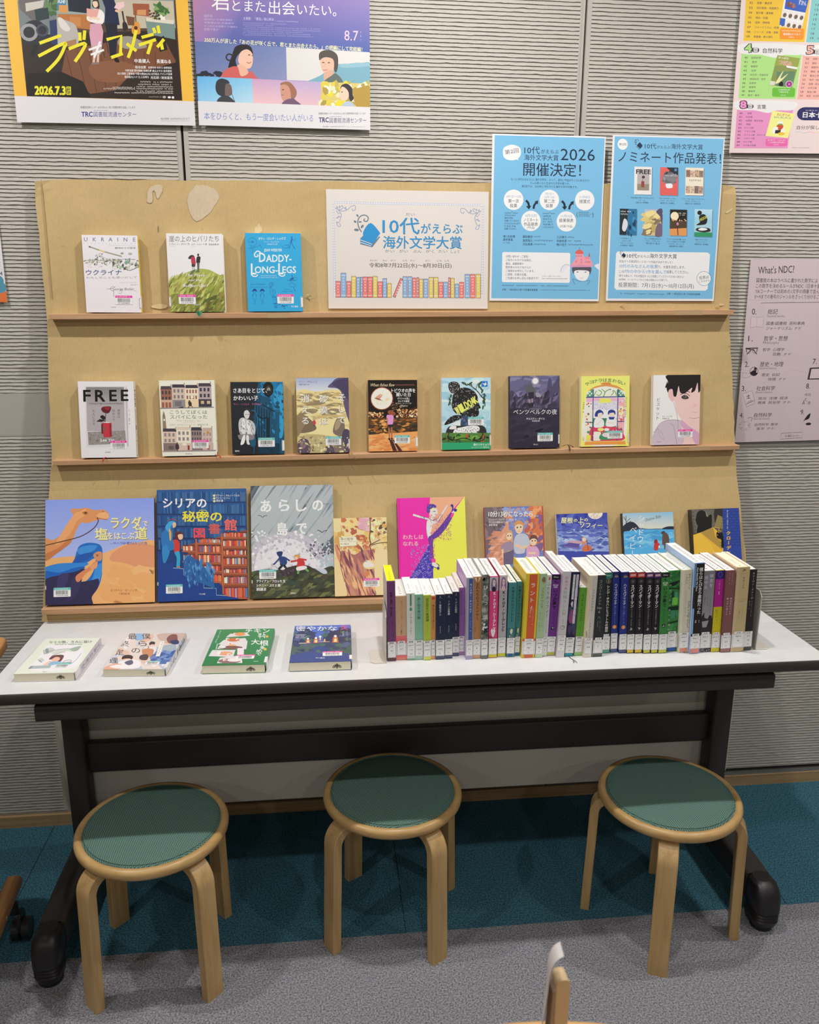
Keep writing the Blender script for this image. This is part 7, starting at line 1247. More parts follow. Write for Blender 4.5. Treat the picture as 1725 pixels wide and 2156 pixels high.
A.s([(490, 180), (560, 190), (650, 240), (660, 390), (500, 395), (495, 280)], '#a8a49e'); A.s([(500, 175), (540, 180), (600, 260), (570, 285), (520, 250)], '#c9c4be'); A.p([(500, 390), (650, 345), (650, 420), (520, 400)], '#9a7450')
A.s([(1030, 320), (1140, 320), (1250, 400), (1080, 420), (1000, 380)], '#8f8a80'); A.p([(1240, 150), (1500, 190), (1500, 330), (1260, 290)], '#6f8480'); A.p([(1245, 150), (1490, 165), (1490, 200), (1250, 180)], '#c9c2b4'); A.p([(1135, 32), (1280, 32), (1278, 140), (1140, 130)], '#94523a'); A.p([(1175, 85), (1250, 82), (1250, 130), (1170, 128)], '#c08a5a'); A.r(1362, 105, 1415, 165, '#d8d4ce'); A.bl(26, 1330, 40, 1440, 110, 8, 20, ['#4f7a44', '#3c6236', '#7a9a5c'], 301, 2.2)
A.bl(40, 1280, 90, 1370, 160, 5, 14, ['#2f4a34', '#5a3a2a', '#caa64a', '#33383a'], 302); A.bl(34, 395, 20, 500, 140, 8, 22, ['#3f5f3a', '#5a7a4a', '#2f4a2e'], 303, 2); A.p([(175, 0), (350, 0), (420, 180), (300, 210), (190, 110)], '#5f5a58'); A.p([(310, 110), (420, 90), (430, 180), (320, 210)], '#26343a'); A.p([(235, 60), (390, 30), (380, 90), (240, 130)], '#b8b4ac')
A.s([(190, 290), (260, 210), (350, 205), (410, 280), (400, 400), (300, 420), (220, 380)], '#23262e'); A.ring(262, 300, 60, 26, '#8c8e90', 20); A.ring(370, 280, 44, 16, '#3c4450', 16); A.p([(430, 200), (490, 185), (495, 400), (440, 390)], '#23345a'); A.p([(300, 400), (340, 400), (300, 500), (270, 480)], '#191b1e')
A.l([(1045, 100), (1060, 200)], 14, '#3a2a24'); A.s([(1045, 200), (1075, 195), (1090, 250), (1050, 265)], '#2a2424'); A.l([(1155, 90), (1160, 200)], 12, '#7a5634'); A.s([(1130, 200), (1180, 190), (1195, 240), (1190, 290), (1130, 290), (1122, 245)], '#c98a3c'); A.e(1158, 240, 16, 16, '#4a2c18'); A.p([(1075, 140), (1150, 150), (1145, 220), (1090, 220)], '#6a4632'); A.p([(1340, 330), (1400, 300), (1430, 420), (1360, 440)], '#241c1a')
A.s([(790, 70), (800, 10), (835, 0), (852, 60), (840, 90)], '#3a2824'); A.s([(795, 30), (830, 25), (838, 60), (815, 80), (798, 60)], '#e3bfa8'); A.s([(755, 130), (790, 95), (850, 90), (890, 130), (880, 205), (840, 215), (760, 195), (740, 170)], '#dcd8d4'); A.p([(742, 85), (800, 95), (848, 88), (830, 155), (790, 165), (742, 150)], '#d39a92'); A.l([(760, 175), (800, 165), (850, 175)], 20, '#e3c0ac'); A.p([(770, 215), (860, 210), (878, 280), (865, 400), (775, 410), (760, 300)], '#c795a8'); A.p([(775, 400), (868, 390), (850, 470), (790, 480)], '#b09a9a'); A.l([(800, 470), (790, 550)], 20, '#c9a898'); A.l([(830, 470), (825, 550)], 20, '#c9a898'); A.e(790, 548, 20, 10, '#7d6c64'); A.e(822, 545, 18, 10, '#7d6c64')
A.p([(865, -20), (965, -20), (1000, 70), (1020, 220), (890, 215), (900, 80)], '#1d2440'); A.p([(895, 210), (1000, 212), (985, 470), (930, 470), (915, 330)], '#1a1d2c'); A.s([(930, 465), (975, 460), (985, 480), (935, 485)], '#131214'); A.s([(965, 515), (985, 490), (1010, 530), (985, 535)], '#131214'); A.p([(1000, 30), (1060, 20), (1065, 60), (1020, 90), (975, 75)], '#e0b8bc'); A.l([(985, 95), (1010, 105), (1015, 85)], 22, '#d8a890'); A.l([(880, 320), (870, 410), (885, 500)], 5, '#1d1a1a'); A.l([(895, 320), (920, 460)], 5, '#1d1a1a')
Yl = '#d9d02e'
for pts in ([(345, 388), (525, 318)], [(335, 495), (545, 385), (548, 420), (495, 520), (400, 620)], [(585, 430), (720, 380), (700, 440), (635, 535)], [(680, 290), (682, 360)], [(722, 272), (714, 352)], [(905, 345), (1030, 310), (1020, 470)], [(940, 495), (1040, 460)], [(1075, 375), (1158, 435)], [(1160, 260), (1130, 380), (1085, 495)], [(1205, 320), (1310, 290)], [(1180, 385), (1330, 335)], [(1290, 360), (1255, 460)], [(1310, 235), (1325, 280)], [(1350, 215), (1360, 280)], [(1400, 330), (1340, 400)], [(1375, 360), (1385, 420)]): A.l(spline(pts, 4) if len(pts) > 3 else pts, 27, Yl)
for pts in ([(752, 435), (860, 395)], [(768, 475), (880, 432)], [(850, 362), (797, 500)]): A.l(pts, 18, '#eceaea')
A.t('中島健人', 1138, 519, 34, WH, 134, .02); A.t('長濱ねる', 1330, 520, 34, WH, 124, .02); A.t('板谷由夏', 1143, 572, 24, WH, 94, .012); A.t('佐野玲央 本多力 前野朋哉', 1255, 574, 18, WH, 205, .01)
A.t('今野浩喜 野村麻純 宮崎吐夢 夏山さやか 松井愛莉', 1055, 602, 19, WH, 405, .01); A.t('信川清順 工藤美桜 今野大輝(B&ZAI) 古代佑太 アパッチ長澤', 990, 628, 19, WH, 472, .01); A.t('菊田竜大(ハナコ) 三石琴乃', 1050, 656, 20, WH, 208, .01); A.t('光石研 / 財前直見', 1275, 659, 24, WH, 190, .012)
for x, y, w in ((1185, 697, 282), (1165, 718, 300), (1150, 737, 318), (945, 745, 195), (1150, 755, 320), (870, 757, 270), (1145, 775, 325), (950, 790, 520)): A.gk(x, y, w, 11, '#cfc8c2')
A.gk(1255, 823, 110, 7, '#bdb6b0'); A.e(1388, 823, 15, 10, '#a8a29e'); A.e(1432, 825, 14, 9, WH); A.e(1464, 826, 11, 10, WH)
A.t('2026.7.3', 302, 776, 68, Yl, 248, .05); A.rr(560, 742, 597, 810, 3, Yl); A.rr(564, 747, 593, 805, 2, '#201a18'); A.t('[FRI]', 579, 776, 26, Yl, 56, .01, rot=90, an='c')
A.p([(130, 822), (1648, 858), (1660, 1080), (150, 1050)], '#cbc8cc')
A.t('図書館流通センターは大切な人と紡ぐ読書時間を応援しています', 674, 912, 20, '#4b4a50', 462, .004); A.t('TRC', 680, 970, 40, '#2d3480', 92, .03); A.t('図書館流通センター', 780, 970, 44, '#343a84', 360, 0); A.t('TOSHOKAN RYUTSU CENTER', 782, 938, 8, '#4a4f90', 118, .0); A.t('掲出期間 2026年8月9日(日)まで', 1352, 1006, 18, '#55545a', 254, 0); A.gk(1352, 1025, 250, 6, '#6a696e', 50)
sheet('film_poster', 'yellow bordered film poster with a couple in a living room', A, (-0.8950, -0.0105, 1.8522), (-0.4932, -0.0105, 1.8552), (-0.8880, -0.0050, 2.41), M_POSTER)

A = Art([(36, 0), (1516, 0), (1527, 1107), (86, 1060)], 0.4030, 0.2790, 1.3); A.h = 0.57; A.fill('#6a72b0')
A.q(0, -900, 1560, 0, '#c9a0b4', '#7a6ba6'); A.q(0, -5, 1560, 450, '#7d6ca4', '#44589a'); A._add([A.mp(30, -5), A.mp(500, -5), A.mp(300, 420), A.mp(50, 420)], [A.col('#a97a98'), A.col('#7d6ca4'), A.col('#5060a0'), A.col('#8f72a4')])
for s, x, h, w in (('君', 188, 150, 150), ('とまた', 355, 96, 268), ('出会', 652, 112, 218), ('いたい。', 890, 100, 335)): A.t(s, x, 62 if h > 120 else 95+x*.018-8, h, '#e6e2ea', w, 0.0)
for k, (s, w) in enumerate((('福原遥', 66), ('細田佳央太 出口夏希 豊嶋花', 225), ('伊藤健太郎 中嶋朋子', 240), ('水上恒司 松坂慶子 三浦誠己', 268), ('倍賞千恵子', 116))): A.t(s, 128, 185+k*27, 21 if k in (0, 4) else 15, '#a9a4c8', w, 0)
A.t('主題歌：「邂逅」福山雅治', 442, 195, 24, '#b9b6d4', 250, 0); A.gk(700, 208, 200, 12, '#9a98c2', 26); 
for k in range(7): A.gk(440, 232+k*16, (360, 250, 640, 650, 500, 560, 590)[k], 9, '#8f90c0', None, k)
A.t('8.7', 1295, 308, 84, '#e3b4cc', 122, 0.0); A.v('FRI', 1440, 262, 22, '#d9b0cc', 31, 14, 0)
A.t('350万人が涙した『あの花が咲く丘で、君とまた出会えたら。』の続編にして完結編！', 132, 376, 38, '#e3dfa4', 1322, .012, rot=2.0)
A.p([(55, 390), (795, 420), (802, 690), (75, 668)], '#66749e'); A._add([A.mp(55, 390), A.mp(795, 420), A.mp(802, 690), A.mp(75, 668)], [A.col('#5a6898'), A.col('#6a78a4'), A.col('#7d84a8'), A.col('#6a76a0')][::1]); A.bl(14, 80, 640, 290, 672, 10, 26, ['#232a34'], 311, 2, 6, 0)
A.s([(320, 590), (355, 480), (380, 425), (440, 405), (500, 420), (522, 480), (500, 470), (470, 450), (420, 470), (380, 530), (390, 600), (340, 620)], '#26242a'); A.ring(330, 512, 26, 12, '#2d2a30', 12); A.s([(420, 470), (470, 445), (510, 470), (520, 520), (510, 580), (480, 602), (430, 580), (400, 540)], '#dcb09c'); A.s([(400, 570), (470, 600), (480, 680), (390, 680)], '#d3a48e'); A.s([(265, 660), (300, 610), (390, 585), (420, 660), (470, 650), (500, 620), (540, 660), (545, 690), (265, 690)], '#bb5a58'); A.cv([(470, 550), (492, 556), (508, 545)], 5, '#8a4a48'); A.e(490, 490, 10, 4, '#3a2c2c'); A.e(517, 494, 6, 4, '#3a2c2c')
A.p([(795, 420), (1520, 445), (1525, 712), (802, 690)], '#c6c4c2'); A.s([(980, 695), (1100, 640), (1200, 560), (1330, 545), (1450, 535), (1530, 545), (1530, 715), (980, 700)], '#6e9cac'); A.s([(1245, 560), (1300, 545), (1360, 550), (1400, 535), (1520, 540), (1520, 560), (1300, 580)], '#84aab8')
A.s([(1075, 510), (1080, 460), (1130, 435), (1190, 440), (1235, 480), (1240, 560), (1225, 620), (1205, 600), (1200, 540), (1150, 500), (1090, 520)], '#4a4340'); A.s([(1085, 520), (1130, 495), (1195, 510), (1205, 570), (1190, 620), (1140, 640), (1105, 610), (1088, 560)], '#d3a894'); A.s([(1120, 630), (1190, 600), (1200, 650), (1150, 700), (1120, 690)], '#c49a86'); A.s([(1125, 700), (1180, 650), (1225, 630), (1280, 705)], '#566460'); A.e(1112, 540, 12, 4, '#3a302e'); A.e(1160, 540, 12, 4, '#3a302e'); A.cv([(1110, 600), (1130, 603), (1150, 598)], 5, '#9a6258'); A.l([(1130, 545), (1124, 575)], 3, '#b88a78')
A.p([(72, 668), (512, 682), (520, 885), (82, 868)], '#78b2d4'); A._add([A.mp(72, 668), A.mp(512, 682), A.mp(520, 885), A.mp(82, 868)], [A.col('#5aa4d4'), A.col('#7ab4d4'), A.col('#a8c8d8'), A.col('#84b8d6')]); A.s([(218, 770), (225, 710), (260, 685), (310, 695), (330, 720), (300, 740), (300, 800), (290, 830), (240, 815)], '#33343a'); A.s([(300, 730), (335, 730), (350, 770), (345, 815), (300, 830), (292, 790)], '#6a5a58'); A.s([(228, 872), (260, 830), (320, 825), (375, 880), (300, 882)], '#3a3c40'); A.l([(345, 800), (375, 880)], 4, '#2d2d30')
A.p([(512, 682), (1092, 702), (1098, 900), (520, 885)], '#c3a4b4'); A._add([A.mp(512, 682), A.mp(1092, 702), A.mp(1098, 900), A.mp(520, 885)], [A.col('#b694b4'), A.col('#a898bc'), A.col('#cbaab2'), A.col('#d8b0b4')]); A.s([(745, 730), (775, 705), (830, 710), (880, 770), (880, 820), (850, 850), (830, 820), (815, 750)], '#8f6450'); A.s([(748, 745), (780, 725), (820, 750), (835, 820), (810, 860), (770, 860), (752, 815)], '#bb8876'); A.s([(760, 890), (790, 855), (850, 840), (880, 860), (920, 895), (830, 898)], '#6a5068'); A.e(770, 770, 10, 4, '#4a3430'); A.cv([(752, 815), (775, 812)], 4, '#7a4a44')
A.p([(1092, 702), (1525, 712), (1527, 912), (1098, 900)], '#c3b36a'); A.bl(60, 1100, 708, 1522, 905, 14, 40, ['#d3c234', '#d8ccaa', '#b0a04a', '#e0d8c0', '#a08a44', '#c9b84a'], 312, 1.3, 6); A.s([(1380, 780), (1450, 740), (1524, 740), (1526, 905), (1400, 905)], '#a3863c'); A.s([(1262, 760), (1275, 725), (1320, 715), (1362, 750), (1368, 800), (1378, 840), (1355, 862), (1338, 840), (1330, 790), (1300, 760)], '#2e2a2e'); A.s([(1255, 790), (1275, 740), (1315, 760), (1335, 800), (1320, 850), (1275, 855), (1252, 825)], '#dcb8a4'); A.s([(1275, 905), (1310, 865), (1360, 870), (1382, 910)], '#a4b2c4'); A.e(1275, 785, 8, 4, '#3a2c2c')
A.p([(60, 866), (1530, 912), (1535, 1130), (80, 1080)], '#cccacd'); A.t('本をひらくと、もう一度会いたい人がいる', 126, 985, 62, '#6a7ab0', 900, 0.0, rot=1.3)
A.t('図書館流通センターは大切な人と紡ぐ読書時間を応援しています', 1072, 966, 18, '#4b4a50', 414, .004); A.t('TRC', 1075, 1020, 40, '#2d3060', 84, .03); A.t('図書館流通センター', 1165, 1024, 44, '#343a64', 324, 0); A.gk(1168, 993, 105, 8, '#4a4f80', 22); A.t('掲出期間 〜2026年8月13日(木)まで', 1108, 1076, 13, '#55545a', 195, 0); A.gk(1308, 1080, 180, 6, '#6a696e', 36)
sheet('film_poster', 'blue violet film poster with five portrait photos, above the stand, right one', A, (-0.4845, -0.0115, 1.8562), (-0.0799, -0.0115, 1.8560), (-0.4800, -0.0050, 2.42), M_POSTER)

# the two pale blue notices
def book_logo(A, x, y, s, c):
    A.p([(x, y-s), (x+s, y), (x+s*.1, y+s), (x-s*.9, y+s*.1)], c); A.l([(x-s*.95, y+s*.3), (x-s*.1, y+s*1.25), (x+s*.8, y+s*.35)], s*.16, c); A.cv([(x-s*.9, y-s*.2), (x-s*1.3, y-s*1.1), (x-s*.8, y-s*1.8), (x-s*.3, y-s*1.5), (x-s*.6, y-s*1.25)], s*.1, c)
    for dx, dy, r in ((-1.5, -.9, 30), (-1.25, -.3, -20), (-.95, -1.0, -40), (-1.35, -1.6, 40)): A.e(x+dx*s, y+dy*s, s*.2, s*.11, c, r, 10)
BLUE = '#6fabcf'; NV = '#1d2a44'
A = Art([(97, 68), (1455, 75), (1403, 2065), (88, 2070)], 0.2840, 0.3930, 1.3, '#d3d3d8'); A.p([(124, 86), (1442, 94), (1390, 2040), (110, 2040)], BLUE)
A.s([(225, 300), (240, 230), (330, 195), (420, 225), (440, 290), (410, 355), (330, 382), (250, 360)], '#dcdcde'); A.p([(370, 360), (405, 350), (410, 380)], '#dcdcde'); A.t('第2回', 248, 288, 56, NV, 165, 0.0, rot=-10)
A.t('10代', 480, 256, 92, NV, 185, .006); A.t('がえらぶ', 680, 268, 52, NV, 210, .006); A.t('海外文学大賞', 480, 343, 70, NV, 408, .004); A.t('2026', 915, 300, 140, NV, 412, 0.0); A.t('開催決定！', 472, 484, 160, NV, 690, .006)
A.t('もっと10代のみなさんに海外文学を！ だって、面白い作品がたくさんあるから！', 325, 606, 32, NV, 942, .004); A.t('そんな思いから生まれた文学大賞です。', 553, 648, 30, NV, 478, .004); A.t('第2回では、2025年に刊行された海外文学が対象です。', 455, 688, 30, NV, 672, .004)
for x, y, a, b_, d in ((360, 853, '4月1日〜15日', ('第一次', '投票'), 0), (788, 848, '10月12日', ('第二次', '投票'), 1), (1214, 845, '11月8日', ('授賞式',), 0), (570, 1103, '6月15日', ('ノミネート', '作品発表'), 2), (996, 1103, '11月3日', ('結果発表',), 3)):
    A.e(x, y, 117, 122, '#dcdcde', n=36)
    if d == 1: A.t('7月1日〜', x, y-74, 30, '#6a90b4', 112, 0, an='c'); A.t(a, x, y-34, 30, '#6a90b4', 118, 0, an='c')
    elif d >= 2: A.t(a, x, y-64, 36, '#6a90b4', 130, 0, an='c')
    else: A.t(a, x, y-40, 32, '#6a90b4', 172 if x < 400 else 120, 0, an='c')
    for k, s in enumerate(b_): A.t(s, x, y+(14+k*56 if d < 2 else -12+k*52), 46, NV, (128 if len(s) == 3 else 84 if len(s) == 2 else 170), .004, an='c')
    if d == 2: A.t('(7作品)', x, y+82, 28, NV, 96, 0, an='c')
    if d == 3: A.t('(大賞1作品)', x, y+58, 32, NV, 152, 0, an='c')
for x, s in ((500, 1), (592, 0), (930, 1), (1020, 0)):
    if s: A.cv([(x+8, 858), (x+36, 890), (x+44, 930)], 26, '#1c2634'); A.p([(x+10, 928), (x+74, 922), (x+44, 966)], '#1c2634')
    else: A.cv([(x+8, 958), (x+16, 915), (x+44, 880)], 24, '#1c2634'); A.p([(x+18, 872), (x+62, 855), (x+58, 905)], '#1c2634')
for x0, x1 in ((252, 412), (712, 858)): A.l([(x0, 1012), ((x0+x1)/2, 1012), ((x0+x1)/2+14, 992), ((x0+x1)/2+22, 1012), (x1, 1012)], 5, NV)
for k, (s, w) in enumerate((('10代のための', 132), ('海外文学を', 102), ('応援したい方なら', 172), ('子どもから大人まで', 188), ('どなたでも', 136), ('投票できます！', 142))): A.t(s, 254, 1040+k*32.5, 28 if k == 4 else 21, NV, w, .012)
for k, (s, w) in enumerate((('10代の', 96), ('みなさん', 108), ('から、好きな', 118), ('作品を選んで', 122), ('いただきます！', 132))): A.t(s, 714, 1044+k*33, 27 if k < 2 else 21, NV, w, .012)
A.t('(', 1118, 1014, 52, NV, 14, 0); A.t(')', 1308, 1014, 52, NV, 14, 0)
for k, w in enumerate((124, 172, 140)): A.gk(1142, 993+k*21, w, 15, NV, int(w/12), k)
A.t('第1次投票', 242, 1294, 30, NV, 142, .01); A.t('選考委員', 240, 1333, 30, NV, 118, .01); A.t('(五十音順)', 240, 1369, 16, NV, 84, .0)
for x, col in ((476, ('越前敏弥', '金原瑞人', '河出真美')), (884, ('三辺律子', '奈倉有里', '鳴川浩子'))):
    for k, s in enumerate(col): A.t(s, x, 1294+k*45, 32, NV, 120, .01); A.gk(x+134, 1294+k*45, (84, 230, 150)[k] if x < 800 else (80, 160, 310)[k], 16, NV, None, k)
A.rr(234, 1482, 1050, 1845, 20, '#d9d9dc')
for k, (s, w) in enumerate((('お問い合わせ・ご意見・', 280), ('ご協力いただける出版社、', 310), ('書店、図書館等の', 212), ('関係者のみなさまからの', 300), ('ご連絡をお待ちしています。', 345), ('ご感想、応援の言葉、', 255), ('ご支援のお申し出も大歓迎です！', 395))): A.t(s, 278, 1533+k*43.5, 30, '#33405a', w, .003)
A.t('(くわしくはホームページへ)', 716, 1767, 20, '#33405a', 222, 0); A.gk(716, 1797, 305, 13, '#33405a', 34)
A.gk(235, 1884, 145, 14, NV, 16); A.gk(400, 1884, 350, 14, NV, 36); A.gk(772, 1884, 262, 14, NV, 30); A.t('主催：一般社団法人青少年読書推進機構', 236, 1934, 25, NV, 425, .006); A.gk(686, 1934, 610, 11, NV, 60)
A.s([(1080, 1710), (1085, 1650), (1190, 1625), (1300, 1650), (1300, 1720), (1270, 1740), (1110, 1735)], '#4f4a58'); A.s([(1100, 1705), (1190, 1690), (1280, 1705), (1270, 1770), (1240, 1815), (1190, 1820), (1130, 1790)], '#d8d8de'); A.e(1140, 1712, 14, 5, '#55525e'); A.e(1238, 1712, 14, 5, '#55525e'); A.cv([(1172, 1785), (1190, 1788), (1205, 1784)], 3, '#6a6672'); A.cv([(1112, 1865), (1085, 1800), (1140, 1815), (1190, 1825), (1290, 1815), (1260, 1865)], 4, '#2c4a6a')
A.p([(1040, 1635), (1350, 1630), (1300, 1650), (1060, 1655)], '#c98ab0'); A.p([(1060, 1632), (1085, 1590), (1105, 1560), (1155, 1550), (1160, 1530), (1215, 1525), (1285, 1525), (1290, 1560), (1310, 1580), (1325, 1630)], '#d98f9c'); A.p([(1115, 1490), (1205, 1490), (1205, 1550), (1115, 1555)], '#d98f9c'); A.s([(1112, 1490), (1125, 1455), (1160, 1442), (1195, 1455), (1206, 1490)], '#cf5a54'); A.l([(1160, 1445), (1160, 1418)], 4, '#3a3440'); A.p([(1268, 1525), (1280, 1470), (1290, 1525)], '#8f5a78')
for x, y in ((1128, 1520), (1155, 1518), (1182, 1518), (1120, 1585), (1185, 1565), (1185, 1595), (1240, 1540), (1268, 1540), (1240, 1590), (1265, 1590), (1285, 1590)): A.ring(x, y, 8, 2.5, '#7a3a50', 8)
A.s([(935, 1715), (950, 1660), (990, 1625), (1045, 1632), (1010, 1660), (985, 1690), (965, 1730)], '#d0d2d8'); A.cv([(935, 1715), (950, 1660), (990, 1625), (1045, 1632)], 3, '#4a5a6a'); A.s([(1345, 1632), (1400, 1610), (1402, 1680), (1370, 1660)], '#d0d2d8')
sheet('notice', 'pale blue notice headed 2026 with round white schedule bubbles', A, (0.2145, -0.0462, 1.4606), (0.4985, -0.0462, 1.4608), (0.2115, -0.0245, 1.8515), M_POSTER, 'poster')

A = Art([(88, 82), (1422, 82), (1330, 2040), (35, 2062)], 0.2890, 0.3960, 1.3, '#d3d3d8'); A.p([(112, 98), (1410, 98), (1315, 2015), (58, 2035)], BLUE)
A.e(207, 190, 60, 66, '#dcdcde', n=30); A.t('第2回', 207, 190, 30, NV, 88, 0, an='c'); book_logo(A, 408, 198, 38, NV)
A.t('10代', 470, 204, 66, NV, 138, .006); A.t('がえらぶ', 614, 212, 38, NV, 160, .006); A.t('海外文学大賞', 782, 202, 64, NV, 380, .004); A.t('ノミネート作品発表！', 160, 335, 135, NV, 1222, .004)
def mini(x0, y0, x1, y1, bg, f=None):
    A.r(x0+10, y0+8, x1+9, y1+9, '#557f9c'); A.r(x0, y0, x1, y1, bg)
    if f: f(x0, y0, x1-x0, y1-y0)
def m1(x, y, w, h): A.r(x+w*.17, y+h*.08, x+w*.86, y+h*.85, '#a8a3a3'); A.r(x+w*.17, y+h*.62, x+w*.86, y+h*.85, '#87806f'); A.t('FREE', x+w*.1, y+h*.18, h*.16, '#161517', w*.84, .03); A.r(x+w*.4, y+h*.52, x+w*.58, y+h*.74, '#8a3a3c'); A.l([(x+w*.47, y+h*.52), (x+w*.5, y+h*.4)], 4, '#333'); A.e(x+w*.52, y+h*.37, w*.09, h*.05, '#4a2226')
def m2(x, y, w, h): A.p([(x+w*.36, y), (x+w, y), (x+w, y+h*.28), (x+w*.8, y+h*.3)], '#23262c'); A.s([(x+w*.12, y+h*.45), (x+w*.25, y+h*.2), (x+w*.55, y+h*.15), (x+w*.86, y+h*.28), (x+w*.9, y+h*.45), (x+w*.75, y+h*.6), (x+w*.3, y+h*.58)], '#77767c'); A.bl(16, x+w*.15, y+h*.15, x+w*.9, y+h*.6, 8, 22, ['#8c8a90', '#5f5e64', '#33343a'], 321, 2); A.s([(x+w*.33, y+h*.6), (x+w*.65, y+h*.58), (x+w*.7, y+h*.72), (x+w*.4, y+h*.74)], '#d8d8dc'); A.gk(x+w*.3, y+h*.3, w*.4, 12, '#d0d0d4', 8); A.gk(x+w*.52, y+h*.93, w*.4, 8, '#b0564a', 12); A.r(x+w*.8, y+h*.04, x+w*.93, y+h*.13, '#4a86c4')
def m3(x, y, w, h):
    for k, c in enumerate(('#8c6a58', '#c4ab9a', '#b89a80', '#8a7468')): A.r(x+w*(.03+.24*k), y+h*(.08+.02*(k % 2)), x+w*(.26+.24*k), y+h*.34, c); A.r(x+w*(.03+.24*k), y+h*(.66+.01*(k % 2)), x+w*(.26+.24*k), y+h*.93, ('#b89a88', '#c9b4a0', '#7a6660', '#a88c7c')[k]); A.bl(8, x+w*(.05+.24*k), y+h*.12, x+w*(.24+.24*k), y+h*.32, 4, 7, ['#4a4044'], 330+k, 1, 4, 45); A.bl(8, x+w*(.05+.24*k), y+h*.7, x+w*(.24+.24*k), y+h*.9, 4, 7, ['#4a4044'], 340+k, 1, 4, 45)
    A.gk(x+w*.2, y+h*.46, w*.7, 22, '#7a6a60', 7)
def m4(x, y, w, h): A.p([(x+w*.5, y), (x+w, y), (x+w, y+h), (x+w*.4, y+h)], '#2a6a94'); A.bl(16, x+w*.5, y, x+w, y+h, 8, 26, ['#3a86b8', '#1d4a6a', '#16324a'], 322, 2, 4, 80); A.s([(x+w*.15, y+h*.7), (x+w*.25, y+h*.4), (x+w*.4, y+h*.42), (x+w*.48, y+h*.6), (x+w*.35, y+h*.85), (x+w*.2, y+h*.84)], '#c9cbcf'); A.gk(x+w*.06, y+h*.11, w*.6, 15, '#dfe2e6', 8); A.gk(x+w*.06, y+h*.21, w*.42, 15, '#dfe2e6', 6)
def m5(x, y, w, h): A.q(x, y, x+w, y+h*.14, '#8fa4c4', '#b8bcc0'); A.bl(34, x, y+h*.12, x+w*.9, y+h*.95, 10, 40, ['#cbb878', '#b09a60', '#d8c88c', '#7d6a58'], 323, 2.2, 6, -20); A.s([(x+w*.66, y+h*.1), (x+w, y), (x+w, y+h*.6), (x+w*.9, y+h*.3)], '#4f4866'); A.s([(x+w*.62, y+h), (x+w*.75, y+h*.55), (x+w, y+h*.6), (x+w, y+h)], '#6a5c6e')
def m6(x, y, w, h): A.e(x+w*.28, y+h*.25, w*.24, h*.16, '#e6d2b0'); A.bl(16, x, y+h*.36, x+w, y+h*.45, 4, 12, ['#d08a50', '#e6b488'], 324); A.r(x, y+h*.44, x+w, y+h*.72, '#4a3a28'); A.p([(x, y+h*.74), (x+w, y+h*.7), (x+w, y+h), (x, y+h)], '#cf8c50'); A.e(x+w*.46, y+h*.55, w*.07, h*.06, '#b47ab0'); A.l([(x+w*.45, y+h*.62), (x+w*.5, y+h*.98)], 10, '#3a2420'); A.gk(x+w*.5, y+h*.14, w*.45, 14, WH, 7); A.gk(x+w*.58, y+h*.21, w*.32, 12, WH, 5)
def m7(x, y, w, h): A.q(x, y, x+w, y+h*.5, '#a8cce0', '#8fbcd0'); A.e(x+w*.28, y+h*.13, w*.13, h*.08, '#1c1b1d'); A.s([(x+w*.25, y+h*.35), (x+w*.3, y+h*.22), (x+w*.55, y+h*.18), (x+w*.7, y+h*.3), (x+w*.72, y+h*.42), (x+w*.6, y+h*.55), (x+w*.1, y+h*.58), (x+w*.3, y+h*.48)], '#1c1b1d'); A.t('WILDOAK', x+w*.3, y+h*.4, h*.1, '#b8b84e', w*.46, .02, rot=-28); A.s([(x+w*.1, y+h*.78), (x+w*.2, y+h*.68), (x+w*.8, y+h*.68), (x+w*.9, y+h*.8), (x+w*.5, y+h*.84)], '#2a2c2c'); A.s([(x+w*.22, y+h*.74), (x+w*.4, y+h*.68), (x+w*.7, y+h*.7), (x+w*.7, y+h*.75), (x+w*.4, y+h*.78)], '#dcdcda'); A.r(x, y+h*.84, x+w, y+h, '#2f8a5c')
mini(352, 452, 560, 782, '#d8d4d4', m1); mini(658, 452, 872, 784, '#cf5a56', m2); mini(962, 450, 1178, 778, '#ded2c0', m3); mini(186, 955, 388, 1268, '#22282e', m4); mini(484, 950, 690, 1270, '#c4b280', m5); mini(785, 952, 988, 1264, '#1c1714', m6); mini(1080, 942, 1292, 1270, '#9cc0cc', m7)
for x, y, ls in ((450, 822, (('『FREE 歴史の終わりで大人になる』', 278), ('レア・イピ', 84), ('山田文 訳／勁草書房', 152))), (752, 822, (('『あいだのわたしたち』', 200), ('ユリア・ラビノヴィチ', 176), ('細井直子 訳／岩波書店', 168))), (1056, 822, (('『こうしてぼくはスパイになった』', 278), ('デボラ・ホプキンソン', 182), ('服部京子 訳／東京創元社', 186))), (275, 1310, (('『さあ目をとじて、', 158), ('かわいい子』', 110), ('サリー・ニコルズ', 152), ('杉本詠美 訳／偕成社', 150))), (585, 1308, (('『そして砂漠は消える』', 200), ('マリー・パヴレンコ', 162), ('河野万里子 訳／静山社', 168))), (866, 1308, (('『トビウオの声を聞いた日', 228), ('ギリシャの島とエレナの秘密』', 220), ('マイケル・モーパーゴ', 180), ('佐藤見果夢 訳／評論社', 168))), (1168, 1306, (('『森のユキヒョウ』', 155), ('C.C.ハリントン', 132), ('中野怜奈 訳／岩波書店', 168)))):
    for k, (s, w) in enumerate(ls): A.t(s, x, y+k*28, 19, NV, w, .008, an='c')
A.rr(150, 1458, 1275, 1920, 34, '#d9d9dc') if False else A.p([(170, 1468), (1245, 1458), (1275, 1480), (1255, 1895), (1230, 1918), (160, 1928), (135, 1900), (150, 1490)], '#d9d9dc')
